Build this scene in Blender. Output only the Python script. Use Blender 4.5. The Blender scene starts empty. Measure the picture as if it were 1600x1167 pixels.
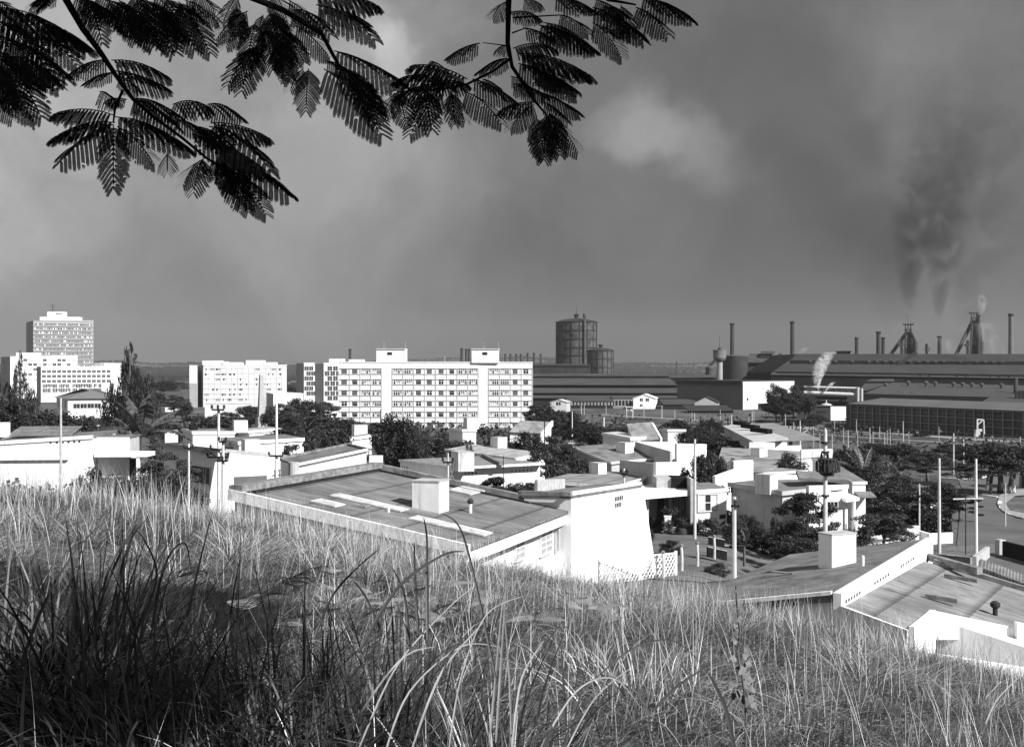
import bpy, bmesh, math, random
import numpy as np
from mathutils import Vector

R = math.radians
SC = bpy.context.scene
COL = SC.collection
rnd = random.Random(7)

# ------------------------------------------------------------------ camera
F = 1900.0          # focal length in photo pixels (photo is 1600 wide)
HY = 575.0          # horizon row in the photo
EYE = 12.0          # camera height over the lower streets
cam_d = bpy.data.cameras.new('camera')
cam = bpy.data.objects.new('camera', cam_d)
COL.objects.link(cam)
cam.location = (0, 0, EYE)
cam.rotation_euler = (R(90), 0, 0)
cam_d.sensor_width = 36
cam_d.lens = 36 * F / 1600
cam_d.shift_y = -(583.5 - HY) / 1600
cam_d.clip_start = 0.05
cam_d.clip_end = 30000
SC.camera = cam

# ------------------------------------------------------------------ light
SUN_AZ, SUN_EL = 52.0, 37.0     # right of straight-behind-the-camera, elevation
EXPOSURE = 0.8
SC.view_settings.view_transform = 'Standard'
SC.view_settings.look = 'None'
SC.view_settings.exposure = EXPOSURE
SC.view_settings.gamma = 1
to_sun = Vector((math.sin(R(SUN_AZ)) * math.cos(R(SUN_EL)), -math.cos(R(SUN_AZ)) * math.cos(R(SUN_EL)), math.sin(R(SUN_EL))))
sun_d = bpy.data.lights.new('sun', 'SUN')
sun_d.energy = 5.0
sun_d.angle = R(0.5)
sun_d.color = (1, 1, 1)
sun = bpy.data.objects.new('sun', sun_d)
sun.rotation_euler = to_sun.to_track_quat('Z', 'Y').to_euler()
COL.objects.link(sun)

def dirpx(px, py):
    v = Vector(((px - 800) / F, 1.0, -(py - HY) / F))
    return v.normalized()

world = bpy.data.worlds.new('World')
SC.world = world
world.use_nodes = True
wn = world.node_tree.nodes; wl = world.node_tree.links
wn.clear()
def N(nodes, typ, **kw):
    n = nodes.new(typ)
    for k, v in kw.items():
        if k.startswith('i_'):
            n.inputs[k[2:].replace('_', ' ')].default_value = v
        elif k.startswith('n_'):
            n.inputs[int(k[2:])].default_value = v
        else:
            setattr(n, k, v)
    return n
def math_node(nodes, links, op, a, b=None, clamp=False):
    n = nodes.new('ShaderNodeMath'); n.operation = op; n.use_clamp = clamp
    for i, s in enumerate((a, b)):
        if s is None: continue
        if isinstance(s, (int, float)): n.inputs[i].default_value = s
        else: links.new(s, n.inputs[i])
    return n.outputs[0]
def build_sky():
    nn, ll = wn, wl
    out = nn.new('ShaderNodeOutputWorld')
    bg = nn.new('ShaderNodeBackground')
    ll.new(bg.outputs[0], out.inputs[0])
    tc = nn.new('ShaderNodeTexCoord')
    g = tc.outputs['Generated']
    # soft warp so the smoke banks have ragged edges
    w1 = N(nn, 'ShaderNodeTexNoise', i_Scale=3.5, i_Detail=6.0, i_Roughness=0.55); ll.new(g, w1.inputs['Vector'])
    sub = nn.new('ShaderNodeVectorMath'); sub.operation = 'SUBTRACT'; ll.new(w1.outputs['Color'], sub.inputs[0]); sub.inputs[1].default_value = (.5, .5, .5)
    sc_ = nn.new('ShaderNodeVectorMath'); sc_.operation = 'SCALE'; ll.new(sub.outputs[0], sc_.inputs[0]); sc_.inputs['Scale'].default_value = 0.30
    ad = nn.new('ShaderNodeVectorMath'); ad.operation = 'ADD'; ll.new(g, ad.inputs[0]); ll.new(sc_.outputs[0], ad.inputs[1])
    nrm = nn.new('ShaderNodeVectorMath'); nrm.operation = 'NORMALIZE'; ll.new(ad.outputs[0], nrm.inputs[0])
    wd = nrm.outputs[0]
    sep = nn.new('ShaderNodeSeparateXYZ'); ll.new(wd, sep.inputs[0])
    mr = N(nn, 'ShaderNodeMapRange', interpolation_type='SMOOTHSTEP')
    mr.inputs['From Min'].default_value = -.42; mr.inputs['From Max'].default_value = .16
    mr.inputs['To Min'].default_value = .185; mr.inputs['To Max'].default_value = .062
    ll.new(sep.outputs['X'], mr.inputs['Value'])
    mz = N(nn, 'ShaderNodeMapRange', interpolation_type='SMOOTHSTEP')
    mz.inputs['From Min'].default_value = -.02; mz.inputs['From Max'].default_value = .17
    mz.inputs['To Min'].default_value = .70; mz.inputs['To Max'].default_value = 1.12
    ll.new(sep.outputs['Z'], mz.inputs['Value'])
    cur = math_node(nn, ll, 'MULTIPLY', mr.outputs[0], mz.outputs[0])
    # banks of lighter cloud / darker smoke: px, py, radius px, amplitude
    for (px, py, rad, amp) in SKY_BLOBS:
        dt = nn.new('ShaderNodeVectorMath'); dt.operation = 'DOT_PRODUCT'; ll.new(wd, dt.inputs[0]); dt.inputs[1].default_value = dirpx(px, py)
        m = N(nn, 'ShaderNodeMapRange', interpolation_type='SMOOTHSTEP')
        m.inputs['From Min'].default_value = math.cos(rad / F); m.inputs['From Max'].default_value = 1.0
        m.inputs['To Min'].default_value = 0; m.inputs['To Max'].default_value = amp
        ll.new(dt.outputs['Value'], m.inputs['Value'])
        cur = math_node(nn, ll, 'ADD', cur, m.outputs[0])
    n2 = N(nn, 'ShaderNodeTexNoise', i_Scale=9.0, i_Detail=10.0, i_Roughness=0.6); ll.new(wd, n2.inputs['Vector'])
    m2 = N(nn, 'ShaderNodeMapRange'); m2.inputs['From Min'].default_value = .3; m2.inputs['From Max'].default_value = .7
    m2.inputs['To Min'].default_value = .72; m2.inputs['To Max'].default_value = 1.28
    ll.new(n2.outputs['Fac'], m2.inputs['Value'])
    cur = math_node(nn, ll, 'MULTIPLY', cur, m2.outputs[0])
    n3 = N(nn, 'ShaderNodeTexNoise', i_Scale=2.2, i_Detail=4.0); ll.new(g, n3.inputs['Vector'])
    m3 = N(nn, 'ShaderNodeMapRange'); m3.inputs['From Min'].default_value = .35; m3.inputs['From Max'].default_value = .65
    m3.inputs['To Min'].default_value = .9; m3.inputs['To Max'].default_value = 1.1
    ll.new(n3.outputs['Fac'], m3.inputs['Value'])
    cur = math_node(nn, ll, 'MULTIPLY', cur, m3.outputs[0])
    sky = nn.new('ShaderNodeTexSky'); sky.sky_type = 'NISHITA'; sky.sun_disc = False
    sky.sun_elevation = R(SUN_EL); sky.sun_rotation = R(180 - SUN_AZ)
    bw = nn.new('ShaderNodeRGBToBW'); ll.new(sky.outputs[0], bw.inputs[0])
    s2 = math_node(nn, ll, 'MULTIPLY', bw.outputs[0], 0.006)      # daylight left over behind the smoke
    cur = math_node(nn, ll, 'ADD', cur, s2)
    cur = math_node(nn, ll, 'MULTIPLY', cur, 10.0)
    ll.new(cur, bg.inputs['Color'])
    bg.inputs['Strength'].default_value = 0.1
SKY_BLOBS = [(560, 60, 230, .035), (608, 105, 60, .09), (565, 70, 70, .04), (150, 180, 420, .015), (15, 415, 120, .055), (1000, 222, 85, .055), (1050, 255, 100, .035), (1105, 295, 90, .03),
             (640, 330, 260, .010), (1450, 120, 330, .010), (1590, 60, 220, .02), (1210, 480, 260, -.018), (820, 500, 240, -.02), (850, 280, 70, .015), (760, 420, 90, -.012), (1250, 200, 180, -.012),
             (1350, 330, 160, -.018), (1500, 310, 90, .018), (1330, 60, 200, -.012), (330, 560, 200, -.02), (1560, 430, 120, .016), (860, 230, 150, -.012), (1420, 420, 100, -.022), (1480, 240, 120, -.012), (1590, 330, 90, .016), (480, 420, 160, .012), (250, 330, 150, -.01), (1470, 440, 80, -.022), (1425, 500, 60, -.018), (1510, 380, 60, -.016), (1440, 330, 50, -.014), (1575, 480, 50, -.012), (1485, 150, 90, -.012), (1390, 230, 70, -.010), (1540, 500, 60, .012)]
build_sky()

# ------------------------------------------------------------------ helpers
def W(px, py, D):
    return Vector(((px - 800) / F * D, D, EYE - (py - HY) / F * D))
def Wd(px, py, drop):
    return W(px, py, drop * F / (py - HY))
def ZY(py, D):
    return EYE - (py - HY) / F * D

def tag(o, label=None, cat=None, group=None, kind=None):
    if label: o['label'] = label
    if cat: o['category'] = cat
    if group: o['group'] = group
    if kind: o['kind'] = kind
    return o
def thing(name, label, cat, loc, group=None):
    o = bpy.data.objects.new(name, None)
    o.empty_display_size = 0.5
    COL.objects.link(o)
    o.location = loc
    o['wl'] = 0
    del o['wl']
    WL[o.name] = Vector(loc)
    return tag(o, label, cat, group)
WL = {}

class MB:
    def __init__(s):
        s.v = []; s.f = []; s.m = []; s.mi = 0
    def face(s, pts):
        b = len(s.v); s.v += [tuple(p) for p in pts]; s.f.append(tuple(range(b, b + len(pts)))); s.m.append(s.mi)
    def pp(s, o, a, b, c):
        o = Vector(o); a = Vector(a); b = Vector(b); c = Vector(c)
        p = [o, o + a, o + a + b, o + b, o + c, o + a + c, o + a + b + c, o + b + c]
        k = len(s.v); s.v += [tuple(q) for q in p]
        fs = [(0, 3, 2, 1), (4, 5, 6, 7), (0, 1, 5, 4), (1, 2, 6, 5), (2, 3, 7, 6), (3, 0, 4, 7)]
        if a.cross(b).dot(c) < 0: fs = [f[::-1] for f in fs]
        for f in fs: s.f.append(tuple(k + i for i in f)); s.m.append(s.mi)
        return s
    def box(s, c, sx, sy, sz, yaw=0):
        ca, sa = math.cos(yaw), math.sin(yaw)
        a = Vector((ca, sa, 0)) * sx; b = Vector((-sa, ca, 0)) * sy; u = Vector((0, 0, sz))
        return s.pp(Vector(c) - a / 2 - b / 2, a, b, u)      # c = centre of the base
    def bar(s, p, q, w, h=None):
        p = Vector(p); q = Vector(q); h = h or w
        d = (q - p); up = Vector((0, 0, 1)) if abs(d.normalized().z) < .95 else Vector((0, 1, 0))
        a = d.cross(up).normalized() * w; b = a.cross(d).normalized() * h
        return s.pp(p - a / 2 - b / 2, a, b, d)
    def tube(s, pts, rad, n=8, cap=True):
        pts = [Vector(p) for p in pts]
        k0 = len(s.v); L = len(pts)
        for i, p in enumerate(pts):
            d = (pts[min(i + 1, L - 1)] - pts[max(i - 1, 0)])
            d = d.normalized() if d.length > 0 else Vector((0, 0, 1))
            up = Vector((0, 0, 1)) if abs(d.z) < .9 else Vector((1, 0, 0))
            a = d.cross(up).normalized(); b = d.cross(a).normalized()
            r = rad[i] if hasattr(rad, '__len__') else rad
            for j in range(n):
                t = 2 * math.pi * j / n
                s.v.append(tuple(p + a * math.cos(t) * r + b * math.sin(t) * r))
        for i in range(L - 1):
            for j in range(n):
                j2 = (j + 1) % n
                s.f.append((k0 + i * n + j, k0 + i * n + j2, k0 + (i + 1) * n + j2, k0 + (i + 1) * n + j)); s.m.append(s.mi)
        if cap:
            s.f.append(tuple(k0 + j for j in range(n))[::-1]); s.m.append(s.mi)
            s.f.append(tuple(k0 + (L - 1) * n + j for j in range(n))); s.m.append(s.mi)
        return s
    def lathe(s, c, prof, n=20):
        c = Vector(c)
        return s.tube([c + Vector((0, 0, z)) for r, z in prof], [max(r, .001) for r, z in prof], n)
    def prism(s, top, zb):
        """solid under a top polygon, vertical walls down to zb (number or list)"""
        top = [Vector(p) for p in top]; n = len(top)
        area = sum(top[i].x * top[(i + 1) % n].y - top[(i + 1) % n].x * top[i].y for i in range(n))
        if area < 0: top = top[::-1]
        bot = [Vector((p.x, p.y, zb)) for p in top]
        k = len(s.v); s.v += [tuple(p) for p in top + bot]
        s.f.append(tuple(range(k, k + n))); s.m.append(s.mi)
        s.f.append(tuple(range(k + n, k + 2 * n))[::-1]); s.m.append(s.mi)
        for i in range(n):
            j = (i + 1) % n
            s.f.append((k + i, k + n + i, k + n + j, k + j)); s.m.append(s.mi)
        return s
    def build(s, name, mats, parent=None, smooth=False, label=None):
        me = bpy.data.meshes.new(name)
        off = Vector((0, 0, 0))
        if parent is not None: off = WL[parent.name]
        va = np.array(s.v, dtype=np.float64) - np.array(off)
        if parent is None:
            # local origin at base centre
            off = Vector(((va[:, 0].min() + va[:, 0].max()) / 2, (va[:, 1].min() + va[:, 1].max()) / 2, va[:, 2].min()))
            va = va - np.array(off)
        me.from_pydata(va.tolist(), [], s.f)
        if not isinstance(mats, (list, tuple)): mats = [mats]
        for m in mats: me.materials.append(m)
        if len(mats) > 1: me.polygons.foreach_set('material_index', s.m)
        if smooth: me.polygons.foreach_set('use_smooth', [True] * len(s.f))
        me.update()
        o = bpy.data.objects.new(name, me)
        COL.objects.link(o)
        if parent is not None:
            o.parent = parent; WL[o.name] = WL[parent.name]
        else:
            o.location = off; WL[o.name] = Vector(off)
        if label: o['label'] = label
        return o

def raw_mesh(name, verts, faces_flat, nper, mat, smooth=False, col=None):
    """fast mesh from numpy arrays; all faces have nper corners"""
    me = bpy.data.meshes.new(name)
    nv = len(verts); nf = len(faces_flat) // nper
    me.vertices.add(nv); me.vertices.foreach_set('co', np.asarray(verts, dtype=np.float32).ravel())
    me.loops.add(nf * nper); me.loops.foreach_set('vertex_index', np.asarray(faces_flat, dtype=np.int32))
    me.polygons.add(nf)
    me.polygons.foreach_set('loop_start', np.arange(0, nf * nper, nper, dtype=np.int32))
    if smooth: me.polygons.foreach_set('use_smooth', np.ones(nf, dtype=bool))
    me.update(calc_edges=True)
    me.materials.append(mat)
    if col is not None:
        at = me.attributes.new('shade', 'FLOAT', 'POINT')
        at.data.foreach_set('value', np.asarray(col, dtype=np.float32))
    return me

# ------------------------------------------------------------------ materials (all grey: the photograph is black and white)
MATS = {}
def mat(name, v, var=.25, scale=2.0, rough=.85, bump=.0, bscale=20., streak=0, spec=.3, detail=5, dirt=0, dscale=.6, coord='Object'):
    if name in MATS: return MATS[name]
    m = bpy.data.materials.new(name); m.use_nodes = True
    nn, ll = m.node_tree.nodes, m.node_tree.links
    b = nn['Principled BSDF']
    b.inputs['Roughness'].default_value = rough
    b.inputs['Specular IOR Level'].default_value = spec
    tc = nn.new('ShaderNodeTexCoord')
    src = tc.outputs[coord]
    n1 = N(nn, 'ShaderNodeTexNoise', i_Scale=scale, i_Detail=float(detail), i_Roughness=.6); ll.new(src, n1.inputs['Vector'])
    mr = N(nn, 'ShaderNodeMapRange'); mr.inputs['From Min'].default_value = .3; mr.inputs['From Max'].default_value = .7
    mr.inputs['To Min'].default_value = v * (1 - var); mr.inputs['To Max'].default_value = v * (1 + var)
    ll.new(n1.outputs['Fac'], mr.inputs['Value'])
    cur = mr.outputs[0]
    if streak:
        mp = nn.new('ShaderNodeMapping'); mp.inputs['Scale'].default_value = (3.5, 3.5, .22); ll.new(src, mp.inputs[0])
        n2 = N(nn, 'ShaderNodeTexNoise', i_Scale=1.3, i_Detail=6.0, i_Roughness=.65); ll.new(mp.outputs[0], n2.inputs['Vector'])
        m2 = N(nn, 'ShaderNodeMapRange', interpolation_type='SMOOTHSTEP'); m2.inputs['From Min'].default_value = .52; m2.inputs['From Max'].default_value = .72
        m2.inputs['To Min'].default_value = 1; m2.inputs['To Max'].default_value = 1 - streak
        ll.new(n2.outputs['Fac'], m2.inputs['Value'])
        cur = math_node(nn, ll, 'MULTIPLY', cur, m2.outputs[0])
    if dirt:
        n3 = N(nn, 'ShaderNodeTexNoise', i_Scale=dscale, i_Detail=7.0, i_Roughness=.7); ll.new(src, n3.inputs['Vector'])
        m3 = N(nn, 'ShaderNodeMapRange', interpolation_type='SMOOTHSTEP'); m3.inputs['From Min'].default_value = .45; m3.inputs['From Max'].default_value = .68
        m3.inputs['To Min'].default_value = 1; m3.inputs['To Max'].default_value = 1 - dirt
        ll.new(n3.outputs['Fac'], m3.inputs['Value'])
        cur = math_node(nn, ll, 'MULTIPLY', cur, m3.outputs[0])
    ll.new(cur, b.inputs['Base Color'])
    if bump:
        n4 = N(nn, 'ShaderNodeTexNoise', i_Scale=bscale, i_Detail=6.0); ll.new(src, n4.inputs['Vector'])
        bp = nn.new('ShaderNodeBump'); bp.inputs['Strength'].default_value = bump; bp.inputs['Distance'].default_value = .05
        ll.new(n4.outputs['Fac'], bp.inputs['Height']); ll.new(bp.outputs[0], b.inputs['Normal'])
    MATS[name] = m
    return m

def corr_mat(name, v, az, pitch=.18, var=.3, bumpd=.035, wet=.35):
    """corrugated sheets: waves whose grooves run along azimuth az+90 (down the slope)"""
    m = mat(name, v, var, 1.1, .9, 0, dirt=wet, dscale=.55)
    nn, ll = m.node_tree.nodes, m.node_tree.links
    b = nn['Principled BSDF']
    tc = [n for n in nn if n.bl_idname == 'ShaderNodeTexCoord'][0]
    mp = nn.new('ShaderNodeMapping'); mp.vector_type = 'POINT'; mp.inputs['Rotation'].default_value = (0, 0, az - math.pi / 2)
    ll.new(tc.outputs['Object'], mp.inputs[0])
    wv = nn.new('ShaderNodeTexWave'); wv.wave_type = 'BANDS'; wv.bands_direction = 'X'; wv.inputs['Scale'].default_value = .314 / pitch; wv.inputs['Distortion'].default_value = 0
    ll.new(mp.outputs[0], wv.inputs['Vector'])
    # sheet overlaps across the slope, blotchy lichen stretched along the grooves
    mp2 = nn.new('ShaderNodeMapping'); mp2.inputs['Scale'].default_value = (5.5, .5, 1); ll.new(mp.outputs[0], mp2.inputs[0])
    n5 = N(nn, 'ShaderNodeTexNoise', i_Scale=1.0, i_Detail=8.0, i_Roughness=.75); ll.new(mp2.outputs[0], n5.inputs['Vector'])
    sp = nn.new('ShaderNodeSeparateXYZ'); ll.new(mp.outputs[0], sp.inputs[0])
    lap = math_node(nn, ll, 'FRACT', math_node(nn, ll, 'DIVIDE', sp.outputs['Y'], 1.75))
    lapm = N(nn, 'ShaderNodeMapRange', interpolation_type='SMOOTHSTEP'); lapm.inputs['From Min'].default_value = 0; lapm.inputs['From Max'].default_value = .16
    lapm.inputs['To Min'].default_value = .45; lapm.inputs['To Max'].default_value = 1; ll.new(lap, lapm.inputs['Value'])
    rr = N(nn, 'ShaderNodeMapRange'); rr.inputs['From Min'].default_value = .3; rr.inputs['From Max'].default_value = .7
    rr.inputs['To Min'].default_value = .5; rr.inputs['To Max'].default_value = 1.5; ll.new(n5.outputs['Fac'], rr.inputs['Value'])
    old = b.inputs['Base Color'].links[0].from_socket
    c = math_node(nn, ll, 'MULTIPLY', old, rr.outputs[0])
    c = math_node(nn, ll, 'MULTIPLY', c, lapm.outputs[0])
    ll.new(c, b.inputs['Base Color'])
    bp = nn.new('ShaderNodeBump'); bp.inputs['Strength'].default_value = .8; bp.inputs['Distance'].default_value = bumpd
    ll.new(wv.outputs['Fac'], bp.inputs['Height']); ll.new(bp.outputs[0], b.inputs['Normal'])
    return m

def leaf_mat(name, v, spread=.5, transl=.25, rough=.55, attr=False, spec=.35):
    if name in MATS: return MATS[name]
    m = bpy.data.materials.new(name); m.use_nodes = True
    nn, ll = m.node_tree.nodes, m.node_tree.links
    b = nn['Principled BSDF']; b.inputs['Roughness'].default_value = rough; b.inputs['Specular IOR Level'].default_value = spec
    if attr:
        a = nn.new('ShaderNodeAttribute'); a.attribute_name = 'shade'; cur = a.outputs['Fac']
        cur = math_node(nn, ll, 'MULTIPLY', cur, v)
    else:
        gi = nn.new('ShaderNodeNewGeometry'); oi = nn.new('ShaderNodeObjectInfo')
        x = math_node(nn, ll, 'MULTIPLY', gi.outputs['Random Per Island'], v * spread * 2)
        x = math_node(nn, ll, 'ADD', x, v * (1 - spread))
        y = math_node(nn, ll, 'MULTIPLY', oi.outputs['Random'], .7)
        y = math_node(nn, ll, 'ADD', y, .65)
        cur = math_node(nn, ll, 'MULTIPLY', x, y)
    ll.new(cur, b.inputs['Base Color'])
    tr = nn.new('ShaderNodeBsdfTranslucent'); ll.new(cur, tr.inputs['Color'])
    mx = nn.new('ShaderNodeMixShader'); mx.inputs[0].default_value = transl
    out = nn['Material Output']
    ll.new(b.outputs[0], mx.inputs[1]); ll.new(tr.outputs[0], mx.inputs[2]); ll.new(mx.outputs[0], out.inputs[0])
    MATS[name] = m
    return m

M_white = mat('whitewash', .80, .05, 1.2, .9, bump=.15, bscale=9, streak=.22)
M_white2 = mat('old_whitewash', .74, .08, 1.6, .9, bump=.15, streak=.5)
M_clean = mat('white_render', .78, .06, .9, .9, streak=.38, bump=.1, bscale=7)
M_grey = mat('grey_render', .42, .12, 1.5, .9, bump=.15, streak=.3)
M_conc = mat('concrete', .40, .2, 3, .9, bump=.2, streak=.35)
M_pole = mat('pole_concrete', .52, .15, 4, .9, streak=.3)
M_edge = mat('weathered_parapet', .20, .45, 3.5, .95, bump=.3, dirt=.5, dscale=2)
M_edgew = mat('parapet_fascia', .78, .12, 3, .9, streak=.5, dirt=.35, dscale=5)
M_dark = mat('dark_opening', .018, .4, 1, .35, spec=.5)
M_glass = mat('window_glass', .03, .6, .8, .15, spec=.6)
M_shut = mat('grey_shutter', .10, .25, 1.3, .7)
M_frame = mat('window_frame', .62, .08, 2, .7)
M_dpaint = mat('dark_paint', .014, .3, 2, .9, spec=.05)
M_iron = mat('sooty_iron', .03, .45, .15, .85, dirt=.4, dscale=.05)
M_sootshade = mat('soot_and_shade', .011, .4, .2, .95, spec=.05)  # sooty walls taken darker still: eave shadow put into the base colour
M_iron2 = mat('plate_iron', .07, .5, .22, .8, dirt=.45, dscale=.1)
M_stack = mat('sooty_brick', .045, .3, .2, .9)
M_millroof = mat('mill_roof', .028, .25, .06, .9, dirt=.25, dscale=.04)
M_millroof2 = mat('mill_roof_lighter', .048, .25, .08, .9, dirt=.2, dscale=.05)
M_millwall = mat('mill_wall', .022, .3, .12, .9)
M_millgrid = mat('mill_frame', .06, .2, .3, .9)
M_bark = mat('bark', .10, .4, 6, .95, bump=.4)
M_tile = mat('roof_tiles', .16, .35, 2, .9, bump=.4, bscale=6)
M_asph = mat('asphalt', .10, .18, .35, .9, dirt=.2, dscale=.15, bump=.1)
M_kerb = mat('kerb_stone', .62, .15, 3, .9)
M_lawn = mat('lawn', .11, .5, .5, .95, bump=.5, bscale=12, dirt=.35, dscale=.25)
M_grass = leaf_mat('dry_grass', 1.0, attr=True, transl=.3, rough=.5)
M_leaf = leaf_mat('leaf', .044, .6, .25)
M_leafd = leaf_mat('leaf_dark', .027, .6, .2)
M_leafl = leaf_mat('leaf_light', .085, .5, .3)
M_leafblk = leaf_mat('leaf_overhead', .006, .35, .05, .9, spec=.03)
M_banana = leaf_mat('banana_leaf', .095, .35, .3, .4)

# ------------------------------------------------------------------ terrain
CX = np.array([-400, 0, 200, 350, 600, 740, 850, 950, 1050, 1150, 1250, 1300, 1420, 1600, 2000], float)
CY = np.array([720, 737, 754, 776, 825, 853, 874, 889, 901, 923, 942, 955, 984, 1030, 1120], float)
DC, A0 = 20.0, 1.75
def terrain(x, y):
    x = np.asarray(x, float); y = np.asarray(y, float)
    r = np.hypot(x, y) + 1e-6
    th = np.arctan2(x, y)
    thc = np.clip(th, -.56, .56)
    px = 800 + F * np.tan(thc)
    cyy = np.interp(px, CX, CY)
    s = (cyy - HY) / F * np.cos(thc) + .022      # grass stands above the soil
    back = np.clip((np.abs(th) - .56) / 1.2, 0, 1)
    s = s * (1 - back) + .03 * back
    c = A0 / DC ** 2; b = s - 2 * A0 / DC
    rr = np.where(back > 0, r * (1 - .75 * back), r)
    hill = A0 + b * rr + c * rr ** 2
    hill = hill - .12 * np.sin(x * .9 + 1.3) * np.cos(y * .7) * np.clip(r / 6, 0, 1)
    g = np.interp(r, [0, 30, 47, 60, 70, 88, 130, 200, 360, 1e5], [7.5, 8.2, 8.6, 9.6, 10.4, 11.6, 12.6, 14, 18, 18])
    ex = np.clip((px - 1080) / 170, 0, 1); ex = ex * ex * (3 - 2 * ex)
    g = g + ex * 1.3 * np.clip((120 - r) / 50, 0, 1)
    k = .6
    h = np.clip(.5 + .5 * (g - hill) / k / 2, 0, 1)
    drop = g * (1 - h) + hill * h - k * h * (1 - h)
    z = EYE - drop
    # far hills
    f1 = np.clip((r - 2600) / 2200, 0, 1); f1 = f1 * f1 * (3 - 2 * f1)
    hh = 44 + 13 * np.sin(th * 9 + 1) + 8 * np.sin(th * 23 + 2.) + 4 * np.sin(th * 51) + 2.5 * np.sin(th * 120 + 1) - 22 * np.clip((th + .12) / .5, 0, 1)
    z = z + f1 * hh
    return z
def T(x, y): return float(terrain(x, y))
def gp(px, py, lo=26., hi=900.):
    """where the sight line through a photo pixel meets the ground beyond the hill crest"""
    D = hi
    ds = np.geomspace(lo, hi, 500)
    xs = (px - 800) / F * ds; zs = EYE - (py - HY) / F * ds
    t = terrain(xs, ds)
    k = np.where(zs <= t)[0]
    D = ds[k[0]] if len(k) else hi
    return Vector(((px - 800) / F * D, D, T((px - 800) / F * D, D)))

def build_ground():
    rad = np.concatenate([np.linspace(.2, 60, 130), np.geomspace(61.5, 9000, 130)])
    ang = np.concatenate([np.linspace(-math.pi, -.62, 50)[:-1], np.linspace(-.62, .62, 300), np.linspace(.62, math.pi, 50)[1:]])
    A, RR = np.meshgrid(ang, rad)
    X = RR * np.sin(A); Y = RR * np.cos(A); Z = terrain(X, Y)
    v = np.stack([X, Y, Z], -1).reshape(-1, 3)
    nr, na = X.shape
    i = np.arange(nr - 1)[:, None] * na + np.arange(na - 1)[None, :]
    f = np.stack([i, i + 1, i + na + 1, i + na], -1).reshape(-1)[::-1].copy()
    m = bpy.data.materials.new('ground'); m.use_nodes = True
    nn, ll = m.node_tree.nodes, m.node_tree.links
    b = nn['Principled BSDF']; b.inputs['Roughness'].default_value = .95; b.inputs['Specular IOR Level'].default_value = .1
    tc = nn.new('ShaderNodeTexCoord')
    na_ = N(nn, 'ShaderNodeTexNoise', i_Scale=.035, i_Detail=10.0, i_Roughness=.7); ll.new(tc.outputs['Object'], na_.inputs['Vector'])
    nb = N(nn, 'ShaderNodeTexNoise', i_Scale=1.7, i_Detail=8.0, i_Roughness=.7); ll.new(tc.outputs['Object'], nb.inputs['Vector'])
    x = N(nn, 'ShaderNodeMapRange'); x.inputs['From Min'].default_value = .35; x.inputs['From Max'].default_value = .68; x.inputs['To Min'].default_value = .035; x.inputs['To Max'].default_value = .15
    ll.new(na_.outputs['Fac'], x.inputs['Value'])
    y = N(nn, 'ShaderNodeMapRange'); y.inputs['From Min'].default_value = .3; y.inputs['From Max'].default_value = .7; y.inputs['To Min'].default_value = .45; y.inputs['To Max'].default_value = 1.5
    ll.new(nb.outputs['Fac'], y.inputs['Value'])
    c = math_node(nn, ll, 'MULTIPLY', x.outputs[0], y.outputs[0])
    ll.new(c, b.inputs['Base Color'])
    bp = nn.new('ShaderNodeBump'); bp.inputs['Distance'].default_value = .15; bp.inputs['Strength'].default_value = .7
    ll.new(nb.outputs['Fac'], bp.inputs['Height']); ll.new(bp.outputs[0], b.inputs['Normal'])
    me = raw_mesh('ground', v, f, 4, m, smooth=True)
    o = bpy.data.objects.new('ground', me); COL.objects.link(o)
    tag(o, kind='structure')
build_ground()

def sheet(name, pix, m, lift=.05, sub=2.5):
    """thin surface draped on the ground, outline from ground pixels, triangulated on a fine grid"""
    pts = [gp(*p) for p in pix]
    bm = bmesh.new()
    vs = [bm.verts.new((p.x, p.y, 0)) for p in pts]
    bm.faces.new(vs)
    bmesh.ops.triangulate(bm, faces=bm.faces[:])
    for _ in range(7):
        es = [e for e in bm.edges if e.calc_length() > sub]
        if not es: break
        bmesh.ops.subdivide_edges(bm, edges=es, cuts=1, use_grid_fill=False)
        bmesh.ops.triangulate(bm, faces=bm.faces[:])
    for v in bm.verts: v.co.z = T(v.co.x, v.co.y) + lift
    bmesh.ops.recalc_face_normals(bm, faces=bm.faces[:])
    me = bpy.data.meshes.new(name); bm.to_mesh(me); bm.free()
    me.materials.append(m)
    o = bpy.data.objects.new(name, me); COL.objects.link(o)
    tag(o, kind='structure')
    return o
def kerb(pix, w=.35, h=.14, m=None, name='kerb'):
    pts = [gp(*p) for p in pix]
    fine = []
    for a, b in zip(pts[:-1], pts[1:]):
        n = max(1, int((b - a).length / 2))
        for i in range(n): fine.append(a.lerp(b, i / n))
    fine.append(pts[-1])
    mb = MB()
    for a, b in zip(fine[:-1], fine[1:]):
        a = Vector((a.x, a.y, T(a.x, a.y) - .1)); b = Vector((b.x, b.y, T(b.x, b.y) - .1))
        d = (b - a); s = Vector((d.y, -d.x, 0)).normalized() * w
        mb.pp(a, d, s, Vector((0, 0, h + .1)))
    o = mb.build(name, m or M_kerb); tag(o, kind='structure'); return o
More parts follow.
